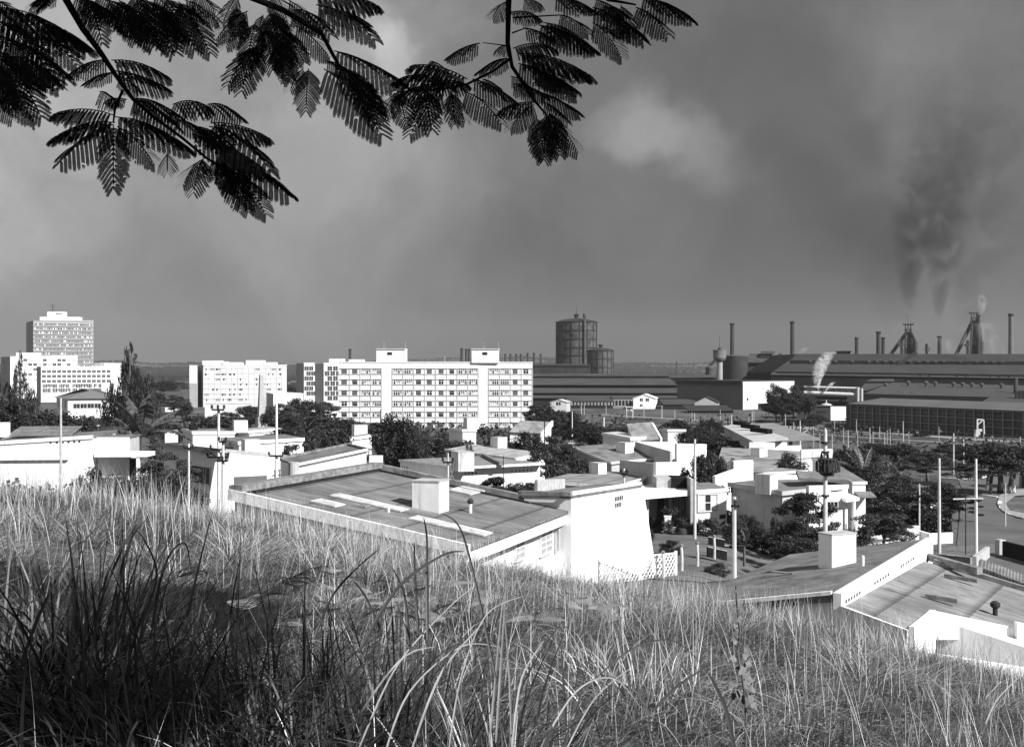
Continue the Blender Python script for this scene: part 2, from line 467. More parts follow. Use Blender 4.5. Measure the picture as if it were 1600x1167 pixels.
# ------------------------------------------------------------------ rectangular plan from one near corner and two side corners
def solve(c, d, px):
    u = (px - 800) / F
    return (u * c.y - c.x) / (d.x - u * d.y)
class Rect:
    """c0 = near corner (px, py, D); face L runs left-and-away, face R runs right-and-away"""
    def __init__(s, px, py, D, az, L=None, Rr=None, lenL=None, lenR=None):
        s.az = R(az)
        s.c = W(px, py, D)
        s.d2 = Vector((math.sin(s.az), math.cos(s.az), 0)); s.d1 = Vector((-math.cos(s.az), math.sin(s.az), 0))
        cap = 19 if D < 240 else 46
        s.L = lenL or solve(s.c, s.d1, L[0]); s.Rn = lenR or solve(s.c, s.d2, Rr[0])
        okL, okR = 0 < s.L < cap, 0 < s.Rn < cap * 1.6
        if not okL and not lenL: s.L = cap * .5
        if not okR and not lenR: s.Rn = cap * .6
        pL = s.c + s.d1 * s.L; pR = s.c + s.d2 * s.Rn
        s.zL = ZY(L[1], pL.y) if L and L[1] and okL else s.c.z
        s.zR = ZY(Rr[1], pR.y) if Rr and Rr[1] and okR else s.c.z
        s.gL = (s.zL - s.c.z) / s.L; s.gR = (s.zR - s.c.z) / s.Rn
        s.yaw = math.atan2(s.d2.y, s.d2.x)
    def p(s, a, b, dz=0, z=None):
        """point a metres along face L, b metres along face R; on the roof plane + dz, or at z"""
        q = s.c + s.d1 * a + s.d2 * b
        q.z = (s.c.z + s.gL * a + s.gR * b + dz) if z is None else z
        return q
    def roofhit(s, px, py, dz=0):
        d = Vector(((px - 800) / F, 1, -(py - HY) / F)); o = Vector((0, 0, EYE))
        # plane z = c.z + gL*a + gR*b + dz
        n = Vector((0, 0, 1)) - s.d1 * s.gL - s.d2 * s.gR
        pt = s.c + Vector((0, 0, dz))
        t = (pt - o).dot(n) / d.dot(n)
        q = o + d * t
        r = q - s.c
        return r.dot(s.d1), r.dot(s.d2)
    def facehit(s, face, px, py):
        d = Vector(((px - 800) / F, 1, -(py - HY) / F)); o = Vector((0, 0, EYE))
        n = Vector((s.d2.x, s.d2.y, 0)) if face == 'L' else Vector((s.d1.x, s.d1.y, 0))
        t = (s.c - o).dot(n) / d.dot(n); q = o + d * t
        r = q - s.c
        return (r.dot(s.d1) if face == 'L' else r.dot(s.d2)), q.z
    def axes(s, face):
        """start point, along, outward normal"""
        return (s.d1, -s.d2) if face == 'L' else (s.d2, -s.d1)
    def slab(s, mb, face, a0, a1, z0, z1, t0, t1):
        """box on a face from a0..a1 along, z0..z1, t0..t1 outward"""
        al, n = s.axes(face)
        o = s.c + al * a0 + n * t0; o.z = z0
        mb.pp(o, al * (a1 - a0), n * (t1 - t0), Vector((0, 0, z1 - z0)))

def window(rc, face, a0, a1, z0, z1, parent, cols=2, rows=2, frame=True, glass=None, shutter=0, off=0, name='window', fm=None):
    """pane + frame with mullions as a sub-part; optional lowered shutter"""
    if a1 < a0: a0, a1 = a1, a0
    mb = MB(); rc.slab(mb, face, a0, a1, z0, z1, .005 + off, .03 + off)
    w = mb.build(name, glass or M_glass, parent)
    if frame:
        f = MB(); t = min(.07, (a1 - a0) * .07)
        rc.slab(f, face, a0 - t, a1 + t, z0 - t, z0, .005 + off, .12 + off); rc.slab(f, face, a0 - t, a1 + t, z1, z1 + t, .005 + off, .12 + off)
        rc.slab(f, face, a0 - t, a0, z0, z1, .005 + off, .10 + off); rc.slab(f, face, a1, a1 + t, z0, z1, .005 + off, .10 + off)
        for i in range(1, cols):
            x = a0 + (a1 - a0) * i / cols; rc.slab(f, face, x - t * .45, x + t * .45, z0, z1, .032 + off, .07 + off)
        for i in range(1, rows):
            z = z0 + (z1 - z0) * i / rows; rc.slab(f, face, a0, a1, z - t * .4, z + t * .4, .034 + off, .066 + off)
        f.build('frame', fm or M_frame, w)
    if shutter:
        h = MB(); rc.slab(h, face, a0, a1, z1 - (z1 - z0) * shutter, z1, .08 + off, .11 + off)
        h.build('shutter', M_shut, w)
    return w

def holes(rc, face, pts, s, parent, name='vent_hole'):
    for (px, py) in pts:
        mb = MB(); a, z = rc.facehit(face, px, py)
        rc.slab(mb, face, a - s / 2, a + s / 2, z - s / 2, z + s / 2, .003, .012)
        mb.build(name, M_dark, parent)

def house(label, rc, roofmat, wall=M_white, eave=(.35, .35, .35, .35), thick=.14, fascia=None, wallmat2=None, name='bungalow', group='low white bungalows below the hill', zb=None, drop=.0):
    """walls under a (sloping) roof slab; eave = overhang front(L face), right(R face), back, far-left"""
    e0, e1, e2, e3 = eave
    base = rc.c.copy(); zb = zb if zb is not None else min(T(q.x, q.y) for q in (rc.p(0, 0), rc.p(rc.L, 0), rc.p(0, rc.Rn), rc.p(rc.L, rc.Rn))) - .8
    ctr = rc.p(rc.L / 2, rc.Rn / 2, z=zb)
    h = thing(name, label, 'house', ctr, group)
    mb = MB()
    L, Q = rc.L, rc.Rn
    # eave offsets move walls inside the roof outline
    mb.prism([rc.p(e1, e0, -thick - drop), rc.p(L - e3, e0, -thick - drop), rc.p(L - e3, Q - e2, -thick - drop), rc.p(e1, Q - e2, -thick - drop)], zb)
    mb.build('wall', wall, h)
    # wall faces as seen for windows
    rb = MB()
    a = [rc.p(0, 0), rc.p(L, 0), rc.p(L, Q), rc.p(0, Q)]
    b = [q - Vector((0, 0, thick)) for q in a]
    k = 0
    rb.v = [tuple(q) for q in a + b]
    n = 4
    rb.f = [(0, 3, 2, 1), (4, 5, 6, 7)] + [(i, (i + 1) % 4, 4 + (i + 1) % 4, 4 + i) for i in range(4)]
    rb.m = [0] * 6
    roof = rb.build('roof', roofmat, h)
    if fascia:
        f = MB(); o = .03
        for (q0, q1) in ((a[0], a[1]), (a[0], a[3])):
            d = (q1 - q0)
            nrm = (-rc.d2 if q1 is a[1] else -rc.d1) * o
            f.pp(q0 + Vector((0, 0, .03)) - (rc.d1 * 0), d, nrm, Vector((0, 0, -thick - .08)))
        f.build('fascia', fascia, h)
    h_in = Rect.__new__(Rect); h_in.__dict__.update(rc.__dict__)
    h_in.c = rc.p(e1, e0); h_in.L = L - e1 - e3; h_in.Rn = Q - e0 - e2
    return h, roof, h_in

def roof_tank(rc, roof_or_house, px, py, w, d, hgt, az=None, m=None, name='water_tank', lid=True, h=None):
    """white rendered tank box standing on the roof; px,py = its near bottom corner"""
    a, b = rc.roofhit(px, py)
    o = rc.p(a, b, -.3); ca = rc.az if az is None else R(az)
    d2 = Vector((math.sin(ca), math.cos(ca), 0)); d1 = Vector((-math.cos(ca), math.sin(ca), 0))
    mb = MB(); mb.pp(o, d1 * w, d2 * d, Vector((0, 0, hgt + .3)))
    t = mb.build(name, m or M_white2, h)
    if lid:
        l = MB(); e = .025
        l.pp(o - d1 * e - d2 * e + Vector((0, 0, hgt + .303)), d1 * (w + 2 * e), d2 * (d + 2 * e), Vector((0, 0, .04)))
        l.build('lid', M_conc, t)
    return t
def roof_vent(rc, px, py, hgt, h, r=.07, cap=True):
    a, b = rc.roofhit(px, py); o = rc.p(a, b, -.1)
    mb = MB(); mb.tube([o, o + Vector((0, 0, hgt))], r, 10)
    t = mb.build('vent_pipe', M_white2, h)
    if cap:
        c = MB(); c.lathe(o + Vector((0, 0, hgt)), [(r * 1.1, .0), (r * 2.0, .05), (r * 2.0, .12), (r * .6, .2)], 10)
        c.build('cowl', M_iron, t)
def roof_strip(rc, p0, p1, wid, m, h, name='skylight_strip', dz=.02, th=.05):
    a0, b0 = rc.roofhit(*p0); a1, b1 = rc.roofhit(*p1)
    b = (b0 + b1) / 2
    q = rc.p(a0, b0, dz); r = rc.p(a1, b0, dz)
    mb = MB(); mb.pp(q, r - q, rc.p(a0, b0 + wid, dz) - q, Vector((0, 0, th)))
    return mb.build(name, m, h)
def edge_beam(rc, A, B, w, hgt, m, h, name='parapet', dz=0, ext=0):
    """raised kerb along roof from local (a,b) to (a,b)"""
    p = rc.p(*A, dz); q = rc.p(*B, dz); d = q - p; s = Vector((d.y, -d.x, 0)).normalized() * w
    mb = MB(); mb.pp(p, d, s, Vector((0, 0, hgt)))
    return mb.build(name, m, h)
def wall_piece(parent, px0, px1, py0, py1, D0, D1, m, name='wall', th=.18, zb=None, zb_py=None):
    """upright slab between two pixel columns at depths D0, D1; top rows py0 (left), py1 (right)"""
    p = W(px0, py0, D0); q = W(px1, py1, D1)
    zz = zb if zb is not None else (min(ZY(zb_py, D0), ZY(zb_py, D1)) if zb_py else min(T(p.x, p.y), T(q.x, q.y)) - .5)
    d = Vector((q.x - p.x, q.y - p.y, 0)); s = Vector((-d.y, d.x, 0)).normalized() * th
    mb = MB(); mb.prism([p, q, q + s, p + s], zz)
    return mb.build(name, m, parent)

AZA = 19.6
C_roofA = corr_mat('corrugated_cement', .175, R(AZA), var=.4, wet=.6)
C_roofB = corr_mat('corrugated_cement_pale', .22, R(29.8), var=.5, wet=.6)
C_roofL = mat('felt_roof', .15, .3, 1.2, .95, bump=.35, bscale=5, dirt=.45, dscale=.35)
C_roofM = corr_mat('corrugated_cement_mid', .25, R(70), var=.3)
M_palegl = mat('painted_reflection_glass', .30, .3, 2, .3)  # pale base colour stands in for bright window reflections
M_transl = mat('translucent_sheet', .50, .25, 3, .6, dirt=.3, dscale=2)

def build_houses():
    # ---- A: the near bungalow whose roof fills the middle of the picture
    D0 = 5.5 * F / (855 - HY)
    rc = Rect(735, 855, D0, AZA, (360, 768), (890, 797))
    h, roof, hi = house('nearest bungalow, big corrugated roof with pale skylight strips and a white tank', rc, C_roofA, M_white, eave=(.1, .55, .1, .1), thick=.10)
    L, Q = rc.L, rc.Rn
    f = MB(); p = rc.p(.0, -.01, .10); q = rc.p(L + .02, -.01, .10)
    f.pp(p, q - p, -rc.d2 * .14, Vector((0, 0, -.36))); f.build('front_board', M_edgew, h)
    edge_beam(rc, (L, -.1), (L, Q + .1), .5, .22, M_edge, h, 'parapet')
    edge_beam(rc, (L * .999, Q), (-.1, Q), -.28, .20, M_edge, h, 'parapet')
    mb = MB(); p = rc.p(L - .6, .6, .015); q = rc.p(L - .6, Q - .5, .015); mb.pp(p, q - p, rc.d1 * .10, Vector((0, 0, .06))); mb.build('flashing', M_dark, h)
    mb = MB(); p = rc.p(L * .99, Q - .42, .015); q = rc.p(1.5, Q - .42, .015); mb.pp(p, q - p, -rc.d2 * .10, Vector((0, 0, .06))); mb.build('flashing', M_dark, h)
    # corrugated eave edge on the right
    mb = MB(); n = int(Q / .18)
    for i in range(n):
        a = rc.p(-.02, i * .18 + .03, -.085); mb.pp(a, rc.d1 * .5, rc.d2 * .10, Vector((0, 0, .075)))
    mb.build('eave_corrugation', M_edge, h)
    f = MB(); p = rc.p(.1, 0, -.12); q = rc.p(.1, Q, -.12); f.pp(p, q - p, rc.d1 * .08, Vector((0, 0, -.42))); f.build('side_board', M_white, h)
    for (a, b, wd) in (((485, 785), (536, 791), .75), ((515, 776), (648, 795), .75), ((638, 812), (765, 836), .8), ((700, 767), (745, 772), 1.6)):
        roof_strip(rc, a, b, wd, M_transl, h)
    roof_tank(rc, h, 686, 802, 1.02, .9, 1.08, h=h)
    roof_vent(rc, 735, 801, .42, h, .06); roof_vent(rc, 607, 800, .26, h, .04, cap=False)
    mb = MB(); a = rc.roofhit(570, 795); q = rc.p(*a, .02); mb.pp(q, rc.d1 * .5, rc.d2 * .5, Vector((0, 0, .08))); mb.build('roof_hatch', M_edge, h)
    # windows on the right wall
    a0, z1 = hi.facehit('R', 842, 831); a1, z0 = hi.facehit('R', 859, 862)
    window(hi, 'R', a0, a1, z0 + .05, z1, h, 2, 4, glass=M_palegl)
    a0, z1 = hi.facehit('R', 803, 848); a1, z0 = hi.facehit('R', 816, 870)
    window(hi, 'R', a0, a1, z0, z1, h, 2, 3, glass=M_palegl)
    mb = MB(); q = rc.p(.35, Q - .3, -.3); mb.tube([q, q + Vector((0, 0, -1.3))], .06, 8); mb.build('downpipe', M_conc, h)

    # ---- C: tall white gable wall just behind A
    rc = Rect(893, 774, 46.9, 25, (815, 772), (1003, 757))
    h, roof, hi = house('bungalow behind the nearest roof, tall blank white end wall with slits', rc, C_roofL, M_clean, eave=(.02, .02, .1, .1), thick=.12)
    edge_beam(rc, (rc.L, -.12), (-.1, -.12), .25, .16, M_edge, h, 'parapet')
    edge_beam(rc, (.0, -.1), (.0, rc.Rn), -.22, .12, M_white, h, 'coping')
    holes_px = [(961 + i * 2.7, 779.5 - i * .6) for i in range(5)] + [(961.5 + i * 2.7, 789.5 - i * .6) for i in range(4)]
    for row in (holes_px[:5], holes_px[5:]):
        mb = MB()
        for (px, py) in row:
            a, z = hi.facehit('R', px, py); hi.slab(mb, 'R', a - .05, a + .07, z - .09, z + .09, .004, .02)
        mb.build('vent_slits', M_dark, h)
    q = hi.p(0, hi.Rn, z=0); pt = W(994, 770, q.y); pb = W(1010, 890, q.y)
    mb = MB(); o = Vector((q.x, q.y, 0))
    v = [Vector((q.x - .1, q.y, ZY(760, q.y))), Vector((q.x + .02, q.y + .0, ZY(760, q.y))), Vector((q.x + .75, q.y + .35, T(q.x, q.y) - .6)), Vector((q.x - .1, q.y, T(q.x, q.y) - .6))]
    s = hi.d2 * .25 + hi.d1 * .0
    mb.v = [tuple(x) for x in v] + [tuple(x + s) for x in v]
    mb.f = [(0, 1, 2, 3), (7, 6, 5, 4), (0, 4, 5, 1), (1, 5, 6, 2), (2, 6, 7, 3), (3, 7, 4, 0)]; mb.m = [0] * 6
    mb.build('buttress', M_clean, h)
    # lattice fence at its foot
    lat = thing('lattice_fence', 'white diamond lattice fence at the foot of the tall blank white wall', 'fence', W(1000, 900, 50))
    pa = W(941, 876, 49.5); pb = W(1056, 883, 53.5); pa.z = T(pa.x, pa.y) + 1.0; pb.z = T(pb.x, pb.y) + 1.0
    d = Vector((pb.x - pa.x, pb.y - pa.y, 0)); ln = d.length; d.normalize()
    mb = MB(); hgt = 1.0; SP = .25
    za = pa.z - hgt; n = int(ln / SP)
    for i in range(-5, n + 1):
        for sgn in (1, -1):
            x0 = i * SP + (0 if sgn > 0 else hgt * .9); x1 = x0 + sgn * hgt * .9
            t0, t1 = 0., 1.
            # clip to 0..ln
            lo, hi_ = min(x0, x1), max(x0, x1)
            if hi_ <= 0 or lo >= ln: continue
            def cl(t): return x0 + (x1 - x0) * t
            if cl(0) < 0: t0 = (0 - x0) / (x1 - x0)
            if cl(0) > ln: t0 = (ln - x0) / (x1 - x0)
            if cl(1) < 0: t1 = (0 - x0) / (x1 - x0)
            if cl(1) > ln: t1 = (ln - x0) / (x1 - x0)
            def P(t):
                x = cl(t); q = pa + d * x; q.z = pa.z + (pb.z - pa.z) * x / ln - hgt + hgt * t; return q
            mb.bar(P(t0), P(t1), .045, .025 + .004 * sgn)
    mb.build('lattice', M_white, lat)
    mb = MB(); mb.bar(pa, pb, .06, .07); mb.build('top_rail', M_white, lat)
    for x in (0, ln * .5, ln):
        q = pa + d * x; q.z = pa.z + (pb.z - pa.z) * x / ln
        mb = MB(); mb.box((q.x, q.y, q.z - 1.4), .12, .12, 1.5); mb.build('post', M_white2, lat)

    # ---- D
    rc = Rect(967, 759, 88, 22, (838, 752), (1030, 740))
    h, roof, hi = house('bungalow with pale flat roof and small tank, right behind the tall blank wall', rc, corr_mat('corrugated_cement_old', .24, R(22)), M_white, eave=(.2, .12, .1, .1), thick=.12, fascia=M_edgew)
    roof_tank(rc, h, 935, 741, 1.0, 1.0, .85, az=45, h=h)
    edge_beam(rc, (-.02, -.05), (-.02, rc.Rn), .12, .1, M_white, h, 'coping')
    holes(hi, 'R', [(1009, 750), (1013.5, 749), (1018, 748), (1011, 753.5), (1015.5, 752.5)], .13, h)
    wall_piece(h, 840, 883, 749.5, 748, 66.5, 70, M_conc, 'garden_wall')
    # ---- E
    rc = Rect(955, 722, 105, 60, (893, 698), (1040, 714))
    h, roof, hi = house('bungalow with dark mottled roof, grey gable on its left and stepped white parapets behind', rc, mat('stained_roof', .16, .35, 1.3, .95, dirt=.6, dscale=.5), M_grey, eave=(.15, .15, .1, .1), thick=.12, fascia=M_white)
    roof_tank(rc, h, 977, 709, 1.15, 1.05, .95, h=h, az=50)
    wall_piece(h, 990, 1058, 689.5, 691, 112, 114, M_clean, 'parapet_wall', .3)
    wall_piece(h, 1057.5, 1104, 693, 694, 97, 98.5, M_clean, 'parapet_wall', .3)
    wall_piece(h, 968, 1025.5, 718.5, 724, 99, 93, M_grey, 'screen_wall', .2)
    wall_piece(h, 1025, 1061.5, 722.5, 722, 92, 93.5, M_clean, 'screen_wall', .3)
    w = wall_piece(h, 992, 1047, 690, 705, 111, 104, M_grey, 'gable', .2)
    # ---- F: house with window and carport
    rc = Rect(1088, 766, 85, 72, (1060, 756), (1138, 763))
    h, roof, hi = house('bungalow with wide white-framed window and a flat carport canopy on its left', rc, C_roofL, M_white, eave=(.05, .05, .1, .1), thick=.18, fascia=M_white)
    a0, z1 = hi.facehit('R', 1091, 773); a1, z0 = hi.facehit('R', 1120, 797)
    w = window(hi, 'R', a0, a1, z0, z1, h, 3, 2)
    mb = MB(); am = a0 + (a1 - a0) / 3; hi.slab(mb, 'R', a0 + .05, am, z0 + .05, z1 - .05, .036, .05); hi.slab(mb, 'R', am + (a1 - a0) / 3, a1 - .05, z0 + .05, z1 - .05, .036, .05); mb.build('curtain', M_frame, w)
    holes(hi, 'R', [(1134 , 768)], .15, h)
    # canopy slab
    zt = ZY(768, 83); mb = MB()
    c0 = W(994, 768, 81); c1 = W(1080, 768, 84); c1.z = c0.z = zt
    s = Vector((-.2, .98, 0)) * 5
    mb.prism([c0, c1, c1 + s, c0 + s], zt - .36); mb.build('canopy', M_white2, h)
    wall_piece(h, 1026, 1049, 746.5, 746.5, 85.5, 85.5, M_conc, 'roof_box', 2.5, zb=zt + .003)
    wall_piece(h, 1049.2, 1079, 746.8, 747.8, 85.3, 85.3, M_dpaint, 'dark_panel', 2.5, zb=zt + .003)
    wall_piece(h, 1079, 1086, 748, 750, 83.6, 83.6, M_conc, 'fin_wall', 2.2)
    wall_piece(h, 1000, 1079, 772, 772, 87.2, 87.2, M_grey, 'rear_wall', .2)
    wall_piece(h, 1027, 1038, 775, 775, 87.0, 87.0, M_dark, 'door', .1, zb_py=812)
    mb = MB()
    for i in range(7):
        x = 1048 + i * 4.4; p = W(x, 776, 86.0); mb.box((p.x, p.y, T(p.x, p.y)), .1, .4, ZY(776, 86) - T(p.x, p.y), .3)
    mb.build('slatted_screen', M_conc, h)
    p = W(1012, 776, 83.2); mb = MB(); mb.box((p.x, p.y, T(p.x, p.y) - .2), .14, .14, zt - .36 - T(p.x, p.y) + .2); mb.build('column', M_frame, h)
    # front garden wall and picket fence
    fw = thing('garden_wall', 'low white garden wall with gate pier in front of the windowed bungalow', 'wall', W(1090, 832, 81.5))
    def low_wall(parent, pix, hgt, th, m, nm='wall'):
        mb = MB()
        for (a, b) in zip(pix[:-1], pix[1:]):
            p = gp(*a); q = gp(*b); d = Vector((q.x - p.x, q.y - p.y, 0)); s = Vector((-d.y, d.x, 0)).normalized() * th
            p.z = T(p.x, p.y) + hgt; q.z = T(q.x, q.y) + hgt
            mb.prism([p, q, q + s, p + s], min(p.z, q.z) - hgt - .5)
        return mb.build(nm, m, parent)
    low_wall(fw, [(1046, 833), (1070, 836), (1135, 834), (1215, 829)], .42, .2, M_white)
    p = gp(1043, 834); mb = MB(); mb.box((p.x, p.y, p.z - .2), .42, .42, 1.35); mb.box((p.x, p.y, p.z + 1.15), .5, .5, .08); mb.build('pier', M_white, fw)
    pk = thing('picket_fence', 'short white picket fence beside the carport of the windowed bungalow', 'fence', gp(1030, 832))
    p0 = gp(1019, 828); p1 = gp(1041, 834); n = 11; mb = MB()
    for i in range(n):
        q = p0.lerp(p1, i / (n - 1)); q.z = T(q.x, q.y); mb.box((q.x, q.y, q.z), .11, .04, .85 + .08 * (i % 2), .5)
    mb.build('picket', M_white, pk)
    mb = MB(); mb.bar(p0 + Vector((0, .05, .65)), p1 + Vector((0, .05, .65)), .06); mb.bar(p0 + Vector((0, .05, .25)), p1 + Vector((0, .05, .25)), .06); mb.build('rail', M_white, pk)
    # ---- G
    rc = Rect(1222, 768, 82, 56, (1137, 754), (1326, 757))
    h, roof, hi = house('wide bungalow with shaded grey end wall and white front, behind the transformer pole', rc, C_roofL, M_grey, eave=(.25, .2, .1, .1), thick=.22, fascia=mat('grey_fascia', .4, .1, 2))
    roof_tank(rc, h, 1203, 766, 1.15, 1.15, 1.0, h=h, az=40)
    wall_piece(h, 1264, 1324.5, 759, 757.5, 80.5, 83, M_clean, 'front_wall', .25)
    wall_piece(h, 1210, 1276, 740.5, 743, 88, 89, M_clean, 'parapet_wall', .25)
    holes(hi, 'L', [(1139, 763), (1143, 763), (1139, 767.5), (1143, 767.5), (1217, 770)], .18, h)
    fr = Rect(1264, 760, 80.4, 87, lenL=1, Rr=(1324, None))
    mb = MB()
    for i in range(6):
        a, z = fr.facehit('R', 1299 + i * 3, 767.5 - i * .3); fr.slab(mb, 'R', a - .06, a + .07, z - .05, z + .05, .0, .02)
    mb.build('vent_holes', M_dark, h)
    a0, z1 = fr.facehit('R', 1292, 784); a1, z0 = fr.facehit('R', 1308, 800); window(fr, 'R', a0, a1, z0, z1, h, 3, 2)
    # pantile strip roofs and the upper block
    mb = MB(); p = W(1250, 749, 84); q = W(1328, 752, 86); d = q - p; nn_ = 26
    for i in range(nn_):
        a = p + d * (i / nn_); mb.tube([a, a + Vector((.25, 1.9, .35))], .12, 6)
    mb.build('tile_roof', M_tile, h)
    r2 = Rect(1332, 753, 86, 82, lenL=7.5, Rr=(1355, None)); r2.gL = .16
    hb, ro, hi2 = house('small white block with sloping roof and awning at the right end of the wide bungalow', r2, C_roofL, M_white, eave=(.02, .05, .1, .1), thick=.12, fascia=M_white, group=None)
    holes(hi2, 'R', [(1335.5, 755), (1341, 755), (1347, 755)], .16, hb)
    mb = MB(); p = W(1334, 770, 85.9); mb.pp(p, Vector((1.25, .15, 0)), Vector((.1, -1.0, -.25)), Vector((0, 0, .1))); mb.build('awning', M_tile, hb)
    zc = ZY(777, 82.5); mb = MB(); c0 = W(1322, 777, 81.5); c1 = W(1343, 777, 82.5); c0.z = c1.z = zc; s = Vector((0, 3, 0)); mb.prism([c0, c1, c1 + s, c0 + s], zc - .22); mb.build('canopy', M_white2, hb)
    p = W(1334, 781, 82.3); mb = MB(); mb.tube([(p.x, p.y, T(p.x, p.y) - .2), (p.x, p.y, zc - .22)], .13, 10); mb.build('column', M_white, hb)
    # ---- H
    DR = 8.5
    rc = Rect(1190, 739, DR * F / (739 - HY), 60, (1150, None), (1262, None))
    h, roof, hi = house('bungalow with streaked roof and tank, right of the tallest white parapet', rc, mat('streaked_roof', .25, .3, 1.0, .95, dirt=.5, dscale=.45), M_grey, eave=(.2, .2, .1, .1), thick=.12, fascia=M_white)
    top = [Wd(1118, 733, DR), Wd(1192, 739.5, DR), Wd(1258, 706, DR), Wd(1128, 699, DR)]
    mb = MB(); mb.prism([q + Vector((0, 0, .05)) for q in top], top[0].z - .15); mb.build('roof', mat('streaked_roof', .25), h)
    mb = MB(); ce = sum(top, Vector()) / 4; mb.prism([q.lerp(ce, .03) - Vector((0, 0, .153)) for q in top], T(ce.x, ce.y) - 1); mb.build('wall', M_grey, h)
    roof_tank(rc, h, 1187, 715, 1.1, 1.15, .85, h=h, az=50)
    wall_piece(h, 1146.5, 1177, 720, 719, 95, 96, M_clean, 'parapet_wall', .4)
    wall_piece(h, 1122, 1147, 724, 720, 101, 95.2, M_grey, 'side_parapet', .3)
    p = W(1135, 746, 92); mb = MB(); 
    wall_piece(h, 1118, 1149, 744, 733, 91, 93, M_clean, 'garden_wall', .25)
    wall_piece(h, 1252, 1301.5, 702.5, 701.5, 106, 106, M_white2, 'rear_wall', .4)
    wall_piece(h, 1165, 1252, 697.5, 696, 131, 132, M_white, 'back_parapet', .3)
    # ---- I
    rc = Rect(712, 730, 96, 66, (623, 718), (851, 723))
    h, roof, hi = house('bungalow with square vent holes, shaded left wall and weathered tank, behind the nearest roof', rc, C_roofM, M_white, eave=(.1, .7, .1, .1), thick=.12, fascia=M_edgew)
    roof_tank(rc, h, 716, 731, 1.55, 1.35, 1.2, h=h, az=66, m=mat('stained_tank', .55, .25, 2, .9, streak=.6))
    holes(hi, 'R', [(727 + i * 5.6, 739.5 - i * .25) for i in range(4)] + [(800 + i * 6, 735.5 - i * .25) for i in range(6)], .13, h)
    holes(hi, 'L', [(628.5, 729.5), (632, 730), (636, 730.5), (630, 736.5), (634, 737), (700, 739.5), (704, 740), (708, 740.4), (702, 747), (706.5, 747.4)], .2, h)
    mb = MB(); a0, b0 = rc.roofhit(752, 713); a1, b1 = rc.roofhit(780, 727); p = rc.p(a0, b0, .0); q = rc.p(a1, b1, .0); mb.pp(p, q - p, Vector((.35, .1, 0)), Vector((0, 0, .25))); mb.build('roof_ridge_beam', M_edge, h)
    # ---- J
    rc = Rect(806, 716, 117, 40, (694, 702), (850, 707))
    h, roof, hi = house('bungalow with pale flat roof and white tank, in front of the long apartment block', rc, corr_mat('pale_cement_roof', .34, R(40), wet=.2), M_white, eave=(.2, .4, .1, .1), thick=.12, fascia=M_white)
    roof_tank(rc, h, 778, 700, 1.15, 1.25, 1.05, h=h, az=48)
    wall_piece(h, 806, 851, 716, 712, 114, 116, M_clean, 'side_wall', .3)
    # ---- H1 left long house
    rc = Rect(-25, 691, 124, 84, lenL=11, Rr=(146, 680))
    h, roof, hi = house('long white bungalow at the left edge, small holes under its flat roof', rc, C_roofL, M_clean, eave=(.05, .1, .1, .1), thick=.30, fascia=M_white2)
    holes(hi, 'R', [(4, 694), (14, 693.5)], .2, h); holes(hi, 'R', [(79, 691.5), (89, 691.3), (98, 691), (107, 690.6), (116, 690.3), (124, 690)], .2, h)
    p = hi.c.copy(); mb = MB(); a0, z1 = hi.facehit('R', 0, 716.5); a1, _ = hi.facehit('R', 108, 714.5); hi.slab(mb, 'R', a0, a1, z1 - .15, z1, .003, .35); mb.build('ledge', M_white2, h)
    mb = MB(); p = W(10, 682, 128); mb.pp(p, Vector((6.5, .6, 0)), Vector((-.5, 5, .75)), Vector((0, 0, .1))); mb.build('tiled_pitch', corr_mat('old_tiles', .17, R(84), pitch=.3), h)
    mb = MB(); p = W(-10, 683, 127); mb.pp(p, Vector((1.2, .1, 0)), Vector((0, 1.2, 0)), Vector((0, 0, 1.5))); mb.build('water_tank', M_white, h)
    r2 = Rect(146, 683, 127.5, 86, lenL=5, Rr=(202, 683))
    hb, ro, hi2 = house('low square wing with flat canopy on a white column, right of the long left bungalow', r2, C_roofL, M_grey, eave=(.02, .02, .1, .1), thick=.1, group=None)
    hi2n = wall_piece(hb, 145.5, 202, 683, 683, 127.0, 127.2, mat('pale_render', .6, .08, 2, .9, streak=.15), 'front_wall', .2)
    zc = ZY(707.5, 125.5); mb = MB(); c0 = W(147, 707, 125.2); c1 = W(229, 707, 125.5); c0.z = c1.z = zc; s = Vector((0, 3, 0)); mb.prism([c0, c1, c1 + s, c0 + s], zc - .42); mb.build('canopy', M_white, hb)
    p = W(216, 714, 125.7); mb = MB(); mb.box((p.x, p.y, T(p.x, p.y) - .5), .32, .32, zc - .42 - T(p.x, p.y) + .5); mb.build('column', M_white, hb)
    wall_piece(hb, 200, 214, 716, 716, 128, 128, M_dark, 'doorway', .2)
    wall_piece(hb, 203, 232, 730, 731, 129, 129, M_white, 'yard_wall', .2)
    # ---- H2
    rc = Rect(343, 701, 103, 50, (240, 690), (476, 714))
    h, roof, hi = house('big white bungalow with raking buttress, shuttered windows and a shaded garage recess', rc, mat('slab_roof', .36, .2, 1.5, .95, dirt=.3), M_clean, eave=(.9, .02, .1, .1), thick=.28, fascia=None)
    # left face shaded render
    lf = MB(); hi.slab(lf, 'L', 0.1, hi.L - .1, rc.c.z - 5.2, rc.c.z - .35, .003, .05); lf.build('end_wall', mat('shaded_render', .78, .08, 2, .9, streak=.2), h)
    roof_tank(rc, h, 383, 704, 1.45, 1.5, 1.05, h=h, az=62)
    a1, z1 = hi.facehit('L', 309, 728); a0, z0 = hi.facehit('L', 330, 757)
    w = window(hi, 'L', a0, a1, z0, z1, h, 2, 1, off=.05); sh = MB(); hi.slab(sh, 'L', a1 - .1, a1 + .7, z0, z1, .12, .2); sh.build('shutter', M_dpaint, w)
    mb = MB()
